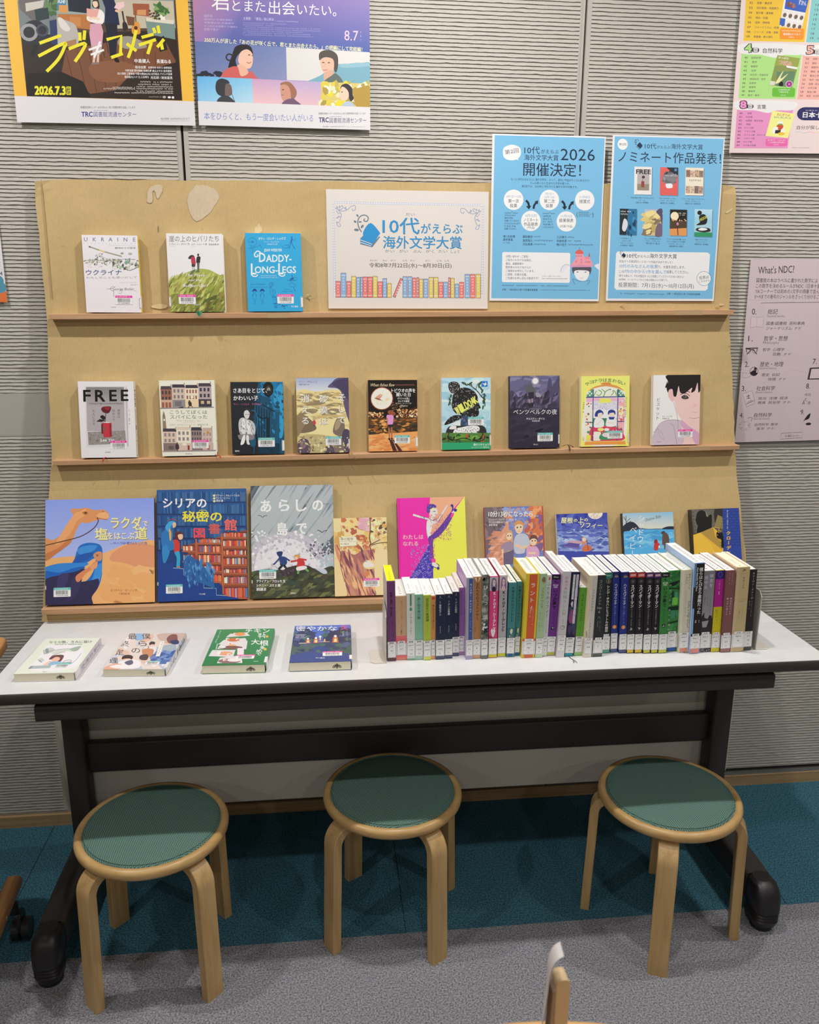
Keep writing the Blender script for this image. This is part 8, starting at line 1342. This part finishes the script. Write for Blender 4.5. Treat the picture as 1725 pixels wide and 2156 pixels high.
book_logo(A, 240, 1512, 30, NV); A.t('10代', 280, 1516, 56, NV, 120, .006); A.t('がえらぶ', 404, 1520, 34, NV, 144, .006); A.t('海外文学大賞', 552, 1512, 56, NV, 324, .004); A.t('記念すべき第2回のノミネート作品が決まりました！', 190, 1584, 30, '#33405a', 636, .002)
A.t('10代のみなさんの投票', 192, 1640, 46, '#4a8ab8', 458, .004); A.t('で、大賞を決定します。', 652, 1642, 36, '#33405a', 328, .002); A.t('この', 188, 1706, 38, '#33405a', 60, .002); A.t('7作の中から1作を選んで', 250, 1703, 46, '#4a8ab8', 506, .004); A.t('投票してください。', 758, 1700, 38, '#33405a', 262, .002)
A.t('1冊でも読んで、それが面白かったら投票してくださってかまいません！', 186, 1757, 29, '#33405a', 780, .002); A.t('※投票時、メールアドレスなどの個人情報は入力不要です。', 184, 1802, 24, '#33405a', 592, 0); A.t('投票期間：7月1日(水)〜10月12日(月)', 184, 1866, 58, '#33405a', 905, 0.0)
A.ring(1208, 1772, 86, 4, '#4a6a8c', 30); A.e(1208, 1772, 83, 80, '#dcdcde', n=30); A.t('投票は', 1208, 1758, 42, '#33405a', 115, 0, rot=-8, an='c'); A.t('こちらから', 1212, 1800, 28, '#33405a', 130, 0, rot=-8, an='c'); A.t('X：10daikaigaibu', 208, 1968, 20, NV, 176, 0); A.t('Instagram：10daikaigaibungaku', 412, 1968, 19, NV, 328, 0); A.t('主催：一般社団法人青少年読書推進機構', 765, 1962, 24, NV, 400, .004)
sheet('notice', 'pale blue notice picturing seven small book covers, right of the two blue notices', A, (0.5170, -0.0462, 1.4622), (0.8060, -0.0462, 1.4632), (0.5115, -0.0245, 1.8582), M_POSTER, 'poster')

# landscape notice with a row of drawn books
A = Art([(75, 85), (1677, 100), (1662, 1253), (102, 1258)], 0.3998, 0.2800, 1.3, '#cbc5c0'); FB = '#a9b2c8'; BB = '#2f86bd'; GR = '#66747f'
A.l([(165, 1140), (148, 215), (1618, 232), (1608, 1140)], 24, FB); A.l([(165, 1140), (148, 215), (1618, 232), (1608, 1140)], 15, '#d3d0d0')
for k in range(62): x = 165+k*23.3; A.l([(x, 208+k*.28), (x, 226+k*.28)], 7, FB)
for k in range(34): y = 236+k*26; A.l([(139+k*.55, y), (158+k*.55, y)], 8, FB); A.l([(1610-k*.3, y+10), (1628-k*.3, y+10)], 8, FB)
def vine(x, y, sx):
    f = lambda pts: [(x+sx*a, y+b_) for a, b_ in pts]
    for pts in ([(10, 30), (60, 45), (110, 30), (140, 0), (180, -10), (185, 25), (160, 40), (155, 20)], [(20, 40), (45, 70), (40, 120), (20, 160), (0, 150), (15, 195), (40, 190), (30, 165)], [(10, 30), (40, 30), (65, 10), (55, -8), (40, 5)], [(0, 40), (20, 70), (40, 60)]): A.cv(f(pts), 7, '#8d97b0')
    for a, b_, r in ((8, 8, 60), (30, 5, 80), (85, 12, -40), (92, 25, 30), (25, 100, 20), (8, 110, -30), (-2, 20, 30)): A.e(x+sx*a, y+b_, 14, 6, '#8d97b0', r*sx, 10)
vine(180, 255, 1); vine(1585, 275, -1)
A.s([(440, 510), (512, 415), (602, 505), (595, 535), (530, 622), (470, 590)], BB); A.p([(412, 570), (440, 540), (480, 590), (530, 620), (600, 545), (608, 552), (530, 655), (412, 625)], GR); A.p([(415, 572), (440, 545), (500, 610), (430, 590)], BB); A.p([(416, 590), (515, 622), (525, 642), (416, 612)], BB); A.l([(414, 582), (516, 618), (528, 628)], 5, '#dcd8d4'); A.l([(414, 605), (520, 640)], 5, '#dcd8d4')
A.cv([(425, 505), (395, 450), (390, 390), (415, 350), (455, 338), (490, 360), (480, 398), (450, 395), (455, 372)], 11, GR)
for x, y, rx, ry, r in ((385, 343, 15, 9, 50), (362, 403, 16, 10, 40), (412, 405, 15, 8, -10), (376, 484, 24, 13, 5), (432, 450, 20, 11, -55)): A.e(x, y, rx, ry, GR, r)
def two(s, x, y, h, w, b_=.004): A.t(s, x+2, y+2, h, GR, w, b_+.012); A.t(s, x, y, h, BB, w, b_)
two('10代', 630, 440, 165, 362); two('がえらぶ', 1008, 466, 102, 408); two('海外文学大賞', 635, 602, 124, 772)
for s, x, y, w in (('だい', 860, 328, 88), ('かい', 658, 690, 88), ('がい', 795, 690, 86), ('ぶん', 928, 690, 86), ('がく', 1055, 690, 82), ('たい', 1180, 690, 88), ('しょう', 1302, 692, 84)): A.t(s, x, y, 32, GR, w, .004)
A.t('令和8年7月22日(水)〜8月30日(日)', 500, 829, 48, '#4a4644', 808, .008)
for s, x, w in (('れいわ', 508, 70), ('ねん', 632, 44), ('がつ', 710, 44), ('にち', 828, 44), ('すい', 902, 44), ('がつ', 1050, 46), ('にち', 1166, 46), ('にち', 1240, 44)): A.t(s, x, 783, 19, '#5a5654', w, .004)
PK, SB, YL, OL = '#d97672', '#86a4c9', '#cfb866', '#4a4854'
for x0, x1, y0, c in ((172, 219, 988, PK), (222, 275, 907, SB), (278, 323, 988, PK), (325, 372, 938, YL), (375, 412, 948, SB), (414, 434, 945, SB), (437, 484, 943, PK), (486, 533, 943, PK), (535, 582, 937, YL), (584, 630, 990, PK), (632, 674, 958, SB), (676, 719, 1006, YL), (828, 874, 938, SB), (878, 922, 938, SB), (924, 962, 950, PK), (966, 988, 946, PK), (990, 1030, 960, YL), (1032, 1078, 960, SB), (1084, 1130, 943, YL), (1132, 1178, 943, YL), (1180, 1226, 990, PK), (1228, 1272, 990, SB), (1276, 1298, 946, PK), (1300, 1338, 952, YL), (1340, 1380, 1008, SB), (1384, 1430, 990, PK), (1438, 1488, 912, SB), (1492, 1542, 911, PK), (1546, 1597, 911, YL)):
    A.rr(x0, y0, x1, 1150, 4, OL); A.rr(x0+3.5, y0+3.5, x1-3.5, 1147, 3, c); A.r(x0+4, y0+22, x1-4, y0+27, '#e6d8d0'); A.r(x0+4, 1125, x1-4, 1130, '#e6d8d0')
    A.many([[((x0+x1)/2-4, y), ((x0+x1)/2+4, y), ((x0+x1)/2+4, y+9), ((x0+x1)/2-4, y+9)] for y in range(int(y0)+48, 1095, 28)], '#e9e2d8')
A.p([(806, 952), (830, 964), (756, 1150), (730, 1138)], OL); A.p([(809, 958), (825, 966), (753, 1144), (736, 1136)], PK); A.many([[(x, y), (x+8, y+4), (x+4, y+12), (x-4, y+8)] for x, y in ((812, 985), (802, 1010), (792, 1035), (782, 1060), (772, 1085), (762, 1108))], '#e9e2d8')
sheet('notice', 'white landscape notice with blue lettering and a row of drawn books, on the upper board', A, (-0.1900, -0.0483, 1.4396), (0.2097, -0.0483, 1.4408), (-0.1900, -0.0281, 1.7172), M_PAPER, 'poster')

# classification chart at the upper right
A = Art([(215, 0), (1268, 0), (1268, 2055), (58, 2045)], 0.2435, 0.3470, 1.25); A.w = 0.46; A.h = 0.62; A.fill('#d9c8c6')
def panel(x0, y0, x1, y1, sl, body, head, fold, num, title, wt):
    A.p([(x0+sl*1.0, y0), (x1+sl, y0), (x1, y1), (x0, y1)], body)
    if num: A.s([(x0+sl*1.0, y0-118), (x1+sl, y0-118), (x1+sl, y0), (x1+sl-200, y0+10), (x0+(x1-x0)*.55+sl, y0+48), (x0+220+sl, y0+12), (x0+sl, y0)], '#d9d8d8'); A.t(num, x0+sl+38, y0-66, 104, '#3a2c34', 82, .1); A.t(num, x0+sl+42, y0-66, 96, head, 72, .04); A.rr(x0+sl+120, y0-74, x0+sl+205, y0-14, 26, '#3a2c3c'); A.r(x0+sl+140, y0-70, x0+sl+188, y0-20, '#e6e0e2'); A.t('類', x0+sl+164, y0-44, 38, '#3a2c3c', None, 0, an='c'); A.t(title, x0+sl+250, y0-40, 62, '#3a343c', wt, .01)
panel(240, -300, 948, 488, 40, '#deb73c', '#e6c040', '', None, '', 0); panel(968, -300, 1700, 490, 40, '#7fbdbf', '#7fbdbf', '', None, '', 0)
panel(182, 642, 890, 1236, 36, '#a3d07f', '#a3d07f', '', '4', '自然科学', 228); panel(908, 650, 1600, 1240, 36, '#e0a89c', '#e0a89c', '', '5', '技術', 130); panel(124, 1390, 828, 1974, 40, '#d58cb8', '#e08cc0', '', '8', '言葉', 110)
def rows(x, y, dx, items, n0, dy=55): 
    for k, s in enumerate(items): A.t('%02d' % (n0+k), x+dx*k, y+dy*k, 25, '#5a3a4a', 38, .01); A.t(s, x+dx*k+84 if '・' in s or len(s) > 2 else x+dx*k+96, y+dy*k, 28, '#5a3f50', 28*len(s)*.98, .006)
rows(305, 42, -4.5, ['図書・書誌学', '百科事典・用語索引', '論文集・講演集', '雑誌・年鑑', '団体・博物館', 'ジャーナリズム・新聞', 'シリーズ・全集・選集', '貴重書・郷土資料'], 2, 56)
rows(252, 695, -4, ['自然科学', '数学', '物理学', '化学', '天文学・宇宙科学', '地球科学・地学', '生物学', '植物学', '動物学', '医学・薬学'], 40); rows(980, 695, -4.6, ['技術・工学', '建設・土木工学', '建築学', '機械・原子力工学', '電気工学', '海洋・船舶工学', '金属・鉱山工学', '化学工業', '製造工業', '家庭・生活科学'], 50); rows(195, 1445, -4.2, ['言語', '日本語', '中国語・東洋言語', '英語', 'ドイツ語', 'フランス語', 'スペイン語・ポルトガル語', 'イタリア語', 'ロシア語', 'その他の言語'], 80, 53.4)
rows(1043, 46, -4.5, ['東洋哲学', '西洋哲学', '心理学', '倫理・道徳', '宗教', '神道', '仏教', 'キリスト教・ユダヤ教'], 12, 56)
A.p([(700, -120), (970, -60), (905, 325), (652, 288)], '#e3e0e2'); A.p([(718, -120), (970, -60), (935, 140), (695, 100)], '#3c5eb4'); A.t('ずかん', 850, 20, 60, '#e6e4ea', 90, .01, rot=8); A.bl(8, 720, 20, 800, 80, 14, 24, ['#7a4a3a', '#a06a50'], 351)
for r in range(2):
    for k in range(4): A.p([(678+k*66-r*14, 112+k*9+r*112), (734+k*66-r*14, 120+k*9+r*112), (716+k*66-r*14, 214+k*9+r*100), (662+k*66-r*14, 206+k*9+r*100)], '#d8d4d2'); A.e(702+k*64-r*14, 172+k*9+r*108, 20, 26, '#6f5c54', 20)
A.p([(652, 206), (712, 215), (704, 296), (648, 288)], '#3c5eb4'); A.rr(655, 325, 935, 458, 24, '#df8c34'); A.gk(680, 356, 225, 18, '#f0d8a8', 15); A.t('動物園のトリセツ', 698, 395, 26, '#f0e8dc', 195, .012); A.t('(ほか)', 762, 430, 20, '#f0e8dc', 60, 0)
A.p([(640, 655), (910, 690), (838, 1080), (560, 1050)], '#7f8c50'); A.p([(640, 655), (910, 690), (892, 800), (608, 790)], '#8f9a4a'); A.p([(640, 870), (860, 860), (838, 1075), (640, 1060)], '#5f7f60'); A.s([(630, 1020), (690, 900), (720, 860), (690, 960), (780, 890), (700, 990), (660, 1020)], '#d9d59a'); A.t('つぼみ', 660, 740, 62, '#f0e8e0', 160, .05, rot=10); A.t('つぼみ', 660, 740, 62, '#cf6a5a', 160, .015, rot=10); A.t('はっぱの', 655, 682, 30, '#e6e4d4', 120, .02, rot=8); A.e(798, 1032, 44, 46, '#e0d4d8'); A.e(798, 1032, 38, 40, '#9a3a84'); A.e(798, 1032, 6, 8, '#f0e6ea'); A.p([(570, 990), (630, 1000), (620, 1050), (562, 1048)], '#c9cbc0'); A.p([(750, 785), (890, 808), (882, 835), (755, 812)], '#e6e4dc'); A.s([(670, 1050), (690, 1000), (720, 1010), (720, 1060)], '#1c1f1c')
A.rr(595, 1082, 876, 1208, 22, '#66b03c'); A.t('これはなんの', 668, 1108, 25, '#eef0e4', 142, .012); A.t('つぼみかな', 678, 1140, 25, '#eef0e4', 118, .012); A.t('(ほか)', 700, 1184, 20, '#eef0e4', 68, 0)
A.p([(606, 1405), (890, 1445), (825, 1812), (532, 1780)], '#e6e08a'); A.t('おにぎりの', 668, 1456, 40, '#b04a4a', 165, .012, rot=6); A.t('なかにおにがいる', 630, 1496, 32, '#4a6a9a', 215, .012, rot=4); A.s([(675, 1590), (690, 1560), (715, 1550), (745, 1570), (758, 1598), (715, 1590)], '#e9e6e0'); A.e(715, 1612, 34, 20, '#7a9a5a'); A.s([(672, 1620), (750, 1620), (748, 1660), (715, 1690), (680, 1670)], '#c04a34'); A.s([(612, 1720), (630, 1655), (690, 1650), (650, 1740)], '#ece8e2'); A.s([(750, 1655), (775, 1690), (770, 1730), (720, 1740)], '#ece8e2'); A.p([(655, 1690), (725, 1688), (722, 1738), (650, 1742)], '#2c2a2a'); A.e(735, 1745, 44, 24, '#dfb43c')
A.rr(535, 1822, 820, 1938, 22, '#d863a0'); A.t('みつけて、へんしん！', 560, 1842, 26, '#f3e4ec', 232, .012); A.t('ことばあそびえほん', 568, 1878, 26, '#f3e4ec', 218, .012); A.t('(ほか)', 642, 1912, 20, '#f3e4ec', 66, 0)
A.rr(920, 1350, 1800, 1542, 96, '#2c2c5c'); A.t('日本十進分類法', 998, 1460, 84, '#ecebf0', 590, .03); A.t('にほんじっしんぶんるいほう', 1030, 1395, 20, '#d0d0e0', 500, .0); A.t('自分が探している本は', 930, 1648, 60, '#4a4448', 600, .006); A.cv([(915, 1722), (970, 1716), (1020, 1732), (1060, 1726)], 9, '#a9bfcc'); A.cv([(1060, 1726), (1110, 1716), (1170, 1732)], 9, '#dba4bc'); A.cv([(1170, 1730), (1220, 1716), (1270, 1732), (1330, 1722)], 9, '#dcc890'); A.gk(890, 1964, 232, 16, '#7a7074', 20)
sheet('classification_chart', 'colourful library classification chart with green, pink and yellow panels, upper right on the wall', A, (0.8272, -0.0095, 1.8262), (1.2872, -0.0095, 1.8334), (0.8185, -0.0045, 2.445), M_PAPER, 'poster')
# handwritten sheet
A = Art([(207, 140), (980, 132), (980, 2005), (102, 2010)], 0.2080, 0.4850, 1.25); A.w = 0.29; A.fill('#c6b6bb'); K = '#3c3338'
A.t("What's NDC?", 288, 235, 62, K, 375, .004, rot=-2)
for k, s in enumerate(('図書館の本はラベルに書かれた数字によって', 'この数字を決めるルールがNDC（日本十進分', 'YAコーナーでは初めの1文字の順番で並んだ', '0〜9までの番号のジャンルをざっくり分けること')): A.t(s, 275-k*4, 322+k*49, 40, K, 720, .002)
A.l([(335, 528), (1400, 516)], 4, K)
def item(n, y, x, t1, t2, ls):
    A.t(n, x, y, 56, K, 48, .004); A.t(t1, x+172, y, 50, K, 52*len(t1)*1.02, .004, sk=.1); A.t(t2, x+166, y+42, 22, '#6a5c62', 150+len(t2)*3, 0)
    for k, (dx, s) in enumerate(ls): A.t(s, x+dx, y+112+k*48, 33, K, 35*len(s), .004, sk=.15)
item('0.', 608, 242, '総記', 'General works', ((164, '図書/図書館  百科事典'), (164, 'ジャーナリズム  ナド'))); item('1.', 868, 215, '哲学・思想', 'Philosophy', ((166, '哲学  心理学'), (280, '宗教  ナド'))); item('2.', 1130, 188, '歴史・地理', 'General history', ((196, '歴史  伝記'), (272, '地理  ナド'))); item('3.', 1388, 163, '社会科学', 'Social science', ((198, '政治  法律  経済'), (196, '教育  民俗学  ナド'))); item('4.', 1690, 150, '自然科学', 'Natural science', ((186, '自然科学  数学'), (214, '医学  ナド')))
A.p([(235, 655), (300, 660), (370, 655), (372, 762), (300, 755), (230, 765)], '#a8979c'); A.p([(239, 659), (300, 664), (367, 659), (368, 757), (300, 750), (234, 760)], '#cbbcc0'); A.l([(300, 664), (300, 752)], 3, '#a8979c')
A.l([(188, 966), (328, 964)], 10, K); A.ring(222, 992, 26, 4, K, 14); A.ring(292, 990, 26, 4, K, 14); A.l([(195, 970), (290, 985)], 9, K); A.l([(205, 1028), (250, 980)], 9, K); A.l([(318, 1026), (270, 975)], 9, K); A.l([(192, 968), (205, 1000)], 5, K); A.l([(325, 968), (312, 1000)], 5, K)
A.ring(295, 1206, 46, 5, K, 24); A.s([(255, 1215), (290, 1190), (300, 1165), (325, 1175), (320, 1215), (340, 1225), (300, 1250), (262, 1235)], '#2a2428'); A.cv([(170, 1215), (165, 1265), (220, 1270), (260, 1250)], 3, '#8a7a80'); A.cv([(170, 1215), (230, 1225), (250, 1215)], 3, '#8a7a80')
A.p([(172, 1445), (282, 1410), (322, 1520), (216, 1568)], '#9a8a90'); A.p([(177, 1448), (279, 1416), (316, 1517), (219, 1562)], '#cbbcc0'); A.p([(216, 1568), (322, 1522), (318, 1558), (222, 1598)], '#8a7a80'); A.p([(220, 1570), (318, 1528), (314, 1554), (225, 1592)], '#cbbcc0'); A.l([(222, 1480), (262, 1465)], 6, K); A.l([(225, 1500), (268, 1495)], 6, K); A.l([(242, 1455), (250, 1500)], 6, K); A.t('LAW', 230, 1545, 26, '#6a5c62', 70, .0, rot=-20)
for k in range(16): a = 0.3927*k; r0, r1 = 42+14*(k % 3), 66+12*(k % 2); A.l([(212+r0*math.cos(a), 1812+r0*.8*math.sin(a)), (212+r1*math.cos(a), 1812+r1*.8*math.sin(a))], 5, '#7a6c72' if k % 2 else K)
A.cv([(245, 1725), (298, 1718), (290, 1760)], 5, '#6a5c62')
A.t('7.', 960, 1105, 56, K, 50, .004); A.p([(935, 1172), (1120, 1165), (1110, 1298), (920, 1300)], K); A.p([(955, 1185), (1105, 1180), (1098, 1285), (945, 1288)], '#cbbcc0'); A.t('8.', 915, 1370, 56, K, 46, .004); A.t('세요', 904, 1465, 36, K, 80, 0); A.t('ع', 915, 1508, 36, K, 30, .0); A.t('Ā', 888, 1558, 34, K, 32, .01); A.t('遊', 952, 1558, 36, K, None, 0); A.t('9.', 880, 1664, 56, K, 44, .004); A.s([(925, 1775), (960, 1710), (1000, 1680), (990, 1740), (945, 1760)], '#2a2428'); A.e(990, 1805, 34, 16, '#2a2428')
A.l([(668, 1912), (932, 1902), (928, 1972), (660, 1982), (668, 1912)], 4, K); A.t('YA 展示コーナー', 710, 1945, 30, K, 190, .006)
for pts in ([(190, 500), (400, 505), (700, 520)], [(130, 1160), (210, 1195), (420, 1180)], [(640, 1230), (730, 1190), (900, 1225)], [(110, 1640), (190, 1700), (200, 1760)]): A.cv(pts, 3, '#b3a2a8')
sh = sheet('handwritten_sheet', "pinkish handwritten sheet headed What's NDC? on the wall, right of the stand", A, (0.9240, -0.0105, 1.0850), (1.2140, -0.0105, 1.0890), (0.9010, -0.0050, 1.5668), M_PAPER, 'poster')
# crumpled folds of that sheet
# calendar-like print at the left edge of the wall
A = Art([(0, 0), (100, 0), (100, 62), (0, 62)], 0.30, 0.188, 1.25, '#d2d0d4'); A.r(0, 0, 100, 9, '#c9b48a'); A.r(0, 9, 100, 13, '#d07a4a'); A.r(0, 53.5, 100, 62, '#cf6f3c'); A.e(94, 45.5, 5, 4.5, '#4f8aa0'); A.e(95, 50.5, 5.6, 4.5, '#4f8aa0'); A.t('7.4', 93.6, 40, 3, '#3a3a40', 5, .01)
A.many([[(97.0+k*.2, 26+k*2.6), (97.8+k*.2, 26+k*2.6), (97.8+k*.2, 26.8+k*2.6), (97.0+k*.2, 26.8+k*2.6)] for k in range(5)], '#b4b6c0')
sheet('wall_print', 'white print with orange bands at the left edge of the wall', A, (-1.2630, -0.0085, 1.4495), (-0.9633, -0.0085, 1.4505), (-1.2600, -0.0045, 1.6375), M_PAPER, 'poster')
# small clear push pins
# ---------------------------------------------------------------- foreground things
M_TABLEW = speckle('pale_table_wood', '#c08a50', '#e2b982', 3.2, 0.4, 0.05, 120, stretch=(0.6, 9, 1), lo=0.3, hi=0.75)
rt_ = thing('round_table', 'round pale wooden table at the bottom edge of the picture', 'table', Matrix.Translation((-0.015, -1.868, 0)))
b = MB(); b.lathe([(0.02, 0.672), (0.435, 0.672), (0.442, 0.677), (0.445, 0.686), (0.442, 0.696), (0.436, 0.700), (0.02, 0.700)], 96); b.build('tabletop', M_TABLEW, rt_, auto=40)
b = MB(); b.lathe([(0.045, 0.03), (0.04, 0.60), (0.10, 0.66), (0.14, 0.672)], 32); b.build('pedestal', M_BIRCH, rt_, smooth=True)
b = MB(); b.lathe([(0.30, 0.0), (0.30, 0.018), (0.27, 0.03), (0.05, 0.045)], 48); b.build('base', M_BIRCH, rt_, auto=40)
# booklet standing on it, seen edge on
bk = thing('booklet', 'booklet standing on the round table with one white page curling away', 'booklet', Matrix.Translation((0.0040, -1.505, 0.7006)) @ Matrix.Rotation(math.radians(2), 4, 'Z'))
b = MB(); b.prism(rounded(-0.0065, 0.0065, 0.0, 0.142, 0.005, 4), 'y', -0.016, 0.0, lin('#cdb690')); b.build('cover', M_PAPER, bk, auto=40)
b = MB()
prof = [(-0.0285, 0.0), (-0.0245, 0.045), (-0.0200, 0.088), (-0.0165, 0.118), (-0.0150, 0.140), (-0.0140, 0.152), (-0.0115, 0.162), (-0.0075, 0.168), (-0.0025, 0.171)]
P = spline(prof, 4); R = [[(x+0.010*u*(1-z/0.175)+0.002*u, -0.018+0.018*u, z) for x, z in P] for u in (0, 0.25, 0.5, 0.75, 1.0)]
b.grid(R, lin('#cfcaca')); b.grid([[(x+0.0006, y, z) for x, y, z in q] for q in R[::-1]], lin('#cfcaca'))
b.build('page', M_PAPER, bk, smooth=True)
b = MB(); b.prism([(-0.0135, 0.0), (-0.0065, 0.0), (-0.0065, 0.132), (-0.009, 0.128)], 'y', -0.015, -0.002, lin('#a3917c')); b.build('inner_pages', M_PAPER, bk)
cd = MB(); c1 = lin('#d8d4d0'); x0, y0 = -0.0490, -1.462
cd.poly([(x0, y0, .7006), (x0+.016, y0+.004, .7006), (x0+.012, y0+.006, .7150)], c1); cd.poly([(x0+.016, y0+.004, .7006), (x0+.020, y0-.012, .7006), (x0+.012, y0+.006, .7150)], lin('#c9bcb8')); cd.poly([(x0, y0, .7006), (x0+.012, y0+.006, .7150), (x0+.020, y0-.012, .7006)], c1)
tag(cd.build('folded_card', M_PAPER), 'tiny folded white card on the round table', 'card')
# wooden armchair on casters at the left edge
M_CHAIR = speckle('oiled_chair_wood', '#b07c4a', '#c9945c', 14, 0.4, 0.06, 150, stretch=(6, 0.35, 6), lo=0.3, hi=0.7)
M_SEATC = speckle('dark_seat_cloth', '#33383c', '#3f454a', 500, 0.9)
ch = thing('armchair', 'wooden armchair on black casters at the left edge, beside the table', 'chair', Matrix.Translation((-1.22, -0.62, 0)) @ Matrix.Rotation(math.radians(4), 4, 'Z'))
for s in (-1, 1):
    x = 0.270*s
    rows = []
    for y, h, z in ((-0.30, 0.016, 0.105), (0.0, 0.019, 0.110), (0.215, 0.018, 0.112), (0.226, 0.012, 0.108)):
        rows.append([(x+a, y, z+c) for a, c in rounded(-0.016, 0.016, -h, h, 0.008, 3)])
    b = MB(); b.grid(rows, close_u=True); b.poly(rows[0]); b.poly(rows[-1][::-1]); rail = b.build('foot_rail', M_CHAIR, ch, auto=40)
    b = MB(); b.lathe([(0.0, 0.0), (0.006, 0.0), (0.006, 0.002), (0.003, 0.003)], 14); sc = b.build('screw', M_ALU, rail); sc.location = (x+0.0165, 0.10, 0.108); sc.rotation_euler = (0, math.pi/2, 0)
    for y in (0.16, -0.26):
        cs = MB()
        cs.prism([(y+0.026*math.cos(2*math.pi*k/28), 0.0262+0.026*math.sin(2*math.pi*k/28)) for k in range(28)], 'x', x+0.006, x+0.022)
        cs.prism([(y+0.026*math.cos(2*math.pi*k/28), 0.0262+0.026*math.sin(2*math.pi*k/28)) for k in range(28)], 'x', x+0.028, x+0.044)
        cs.prism([(y-0.022, 0.03), (y+0.018, 0.03), (y+0.022, 0.058), (y+0.012, 0.074), (y-0.012, 0.074), (y-0.024, 0.055)], 'x', x+0.0215, x+0.0285); cs.lathe([(0.010, 0.07), (0.010, 0.095), (0.006, 0.096)], 16, cx=x+0.012, cy=y)
        cs.build('caster', M_CAP, ch, auto=40)
    b = MB(); rows = [[(x+a, yy+c, z) for a, c in rounded(-0.014, 0.014, -0.022, 0.022, 0.006, 3)] for yy, z in ((-0.05, 0.12), (-0.03, 0.40), (0.0, 0.66))]
    b.grid(rows, close_u=True); b.build('side_post', M_CHAIR, ch, auto=40)
    rows = []
    for y, hw, z in ((-0.28, 0.020, 0.660), (0.05, 0.022, 0.676), (0.28, 0.022, 0.680), (0.318, 0.019, 0.679), (0.330, 0.010, 0.678)):
        rows.append([(x+a, y, z+c) for a, c in rounded(-hw, hw, -0.014, 0.014, 0.007, 3)])
    b = MB(); b.grid(rows, close_u=True); b.poly(rows[0]); b.poly(rows[-1][::-1]); b.build('armrest', M_CHAIR, ch, auto=40)
b = MB(); b.prism(rounded(-0.25, 0.25, -0.26, 0.24, 0.03, 4), 'z', 0.39, 0.44); b.build('seat', M_SEATC, ch, auto=40)
b = MB(); b.prism([(-0.27, 0.40), (-0.22, 0.40), (-0.28, 0.86), (-0.32, 0.86)], 'x', -0.245, 0.245); b.build('backrest', M_SEATC, ch, auto=40)
b = MB(); b.box(-0.262, 0.262, -0.03, 0.0, 0.36, 0.39); b.build('seat_rail', M_CHAIR, ch)
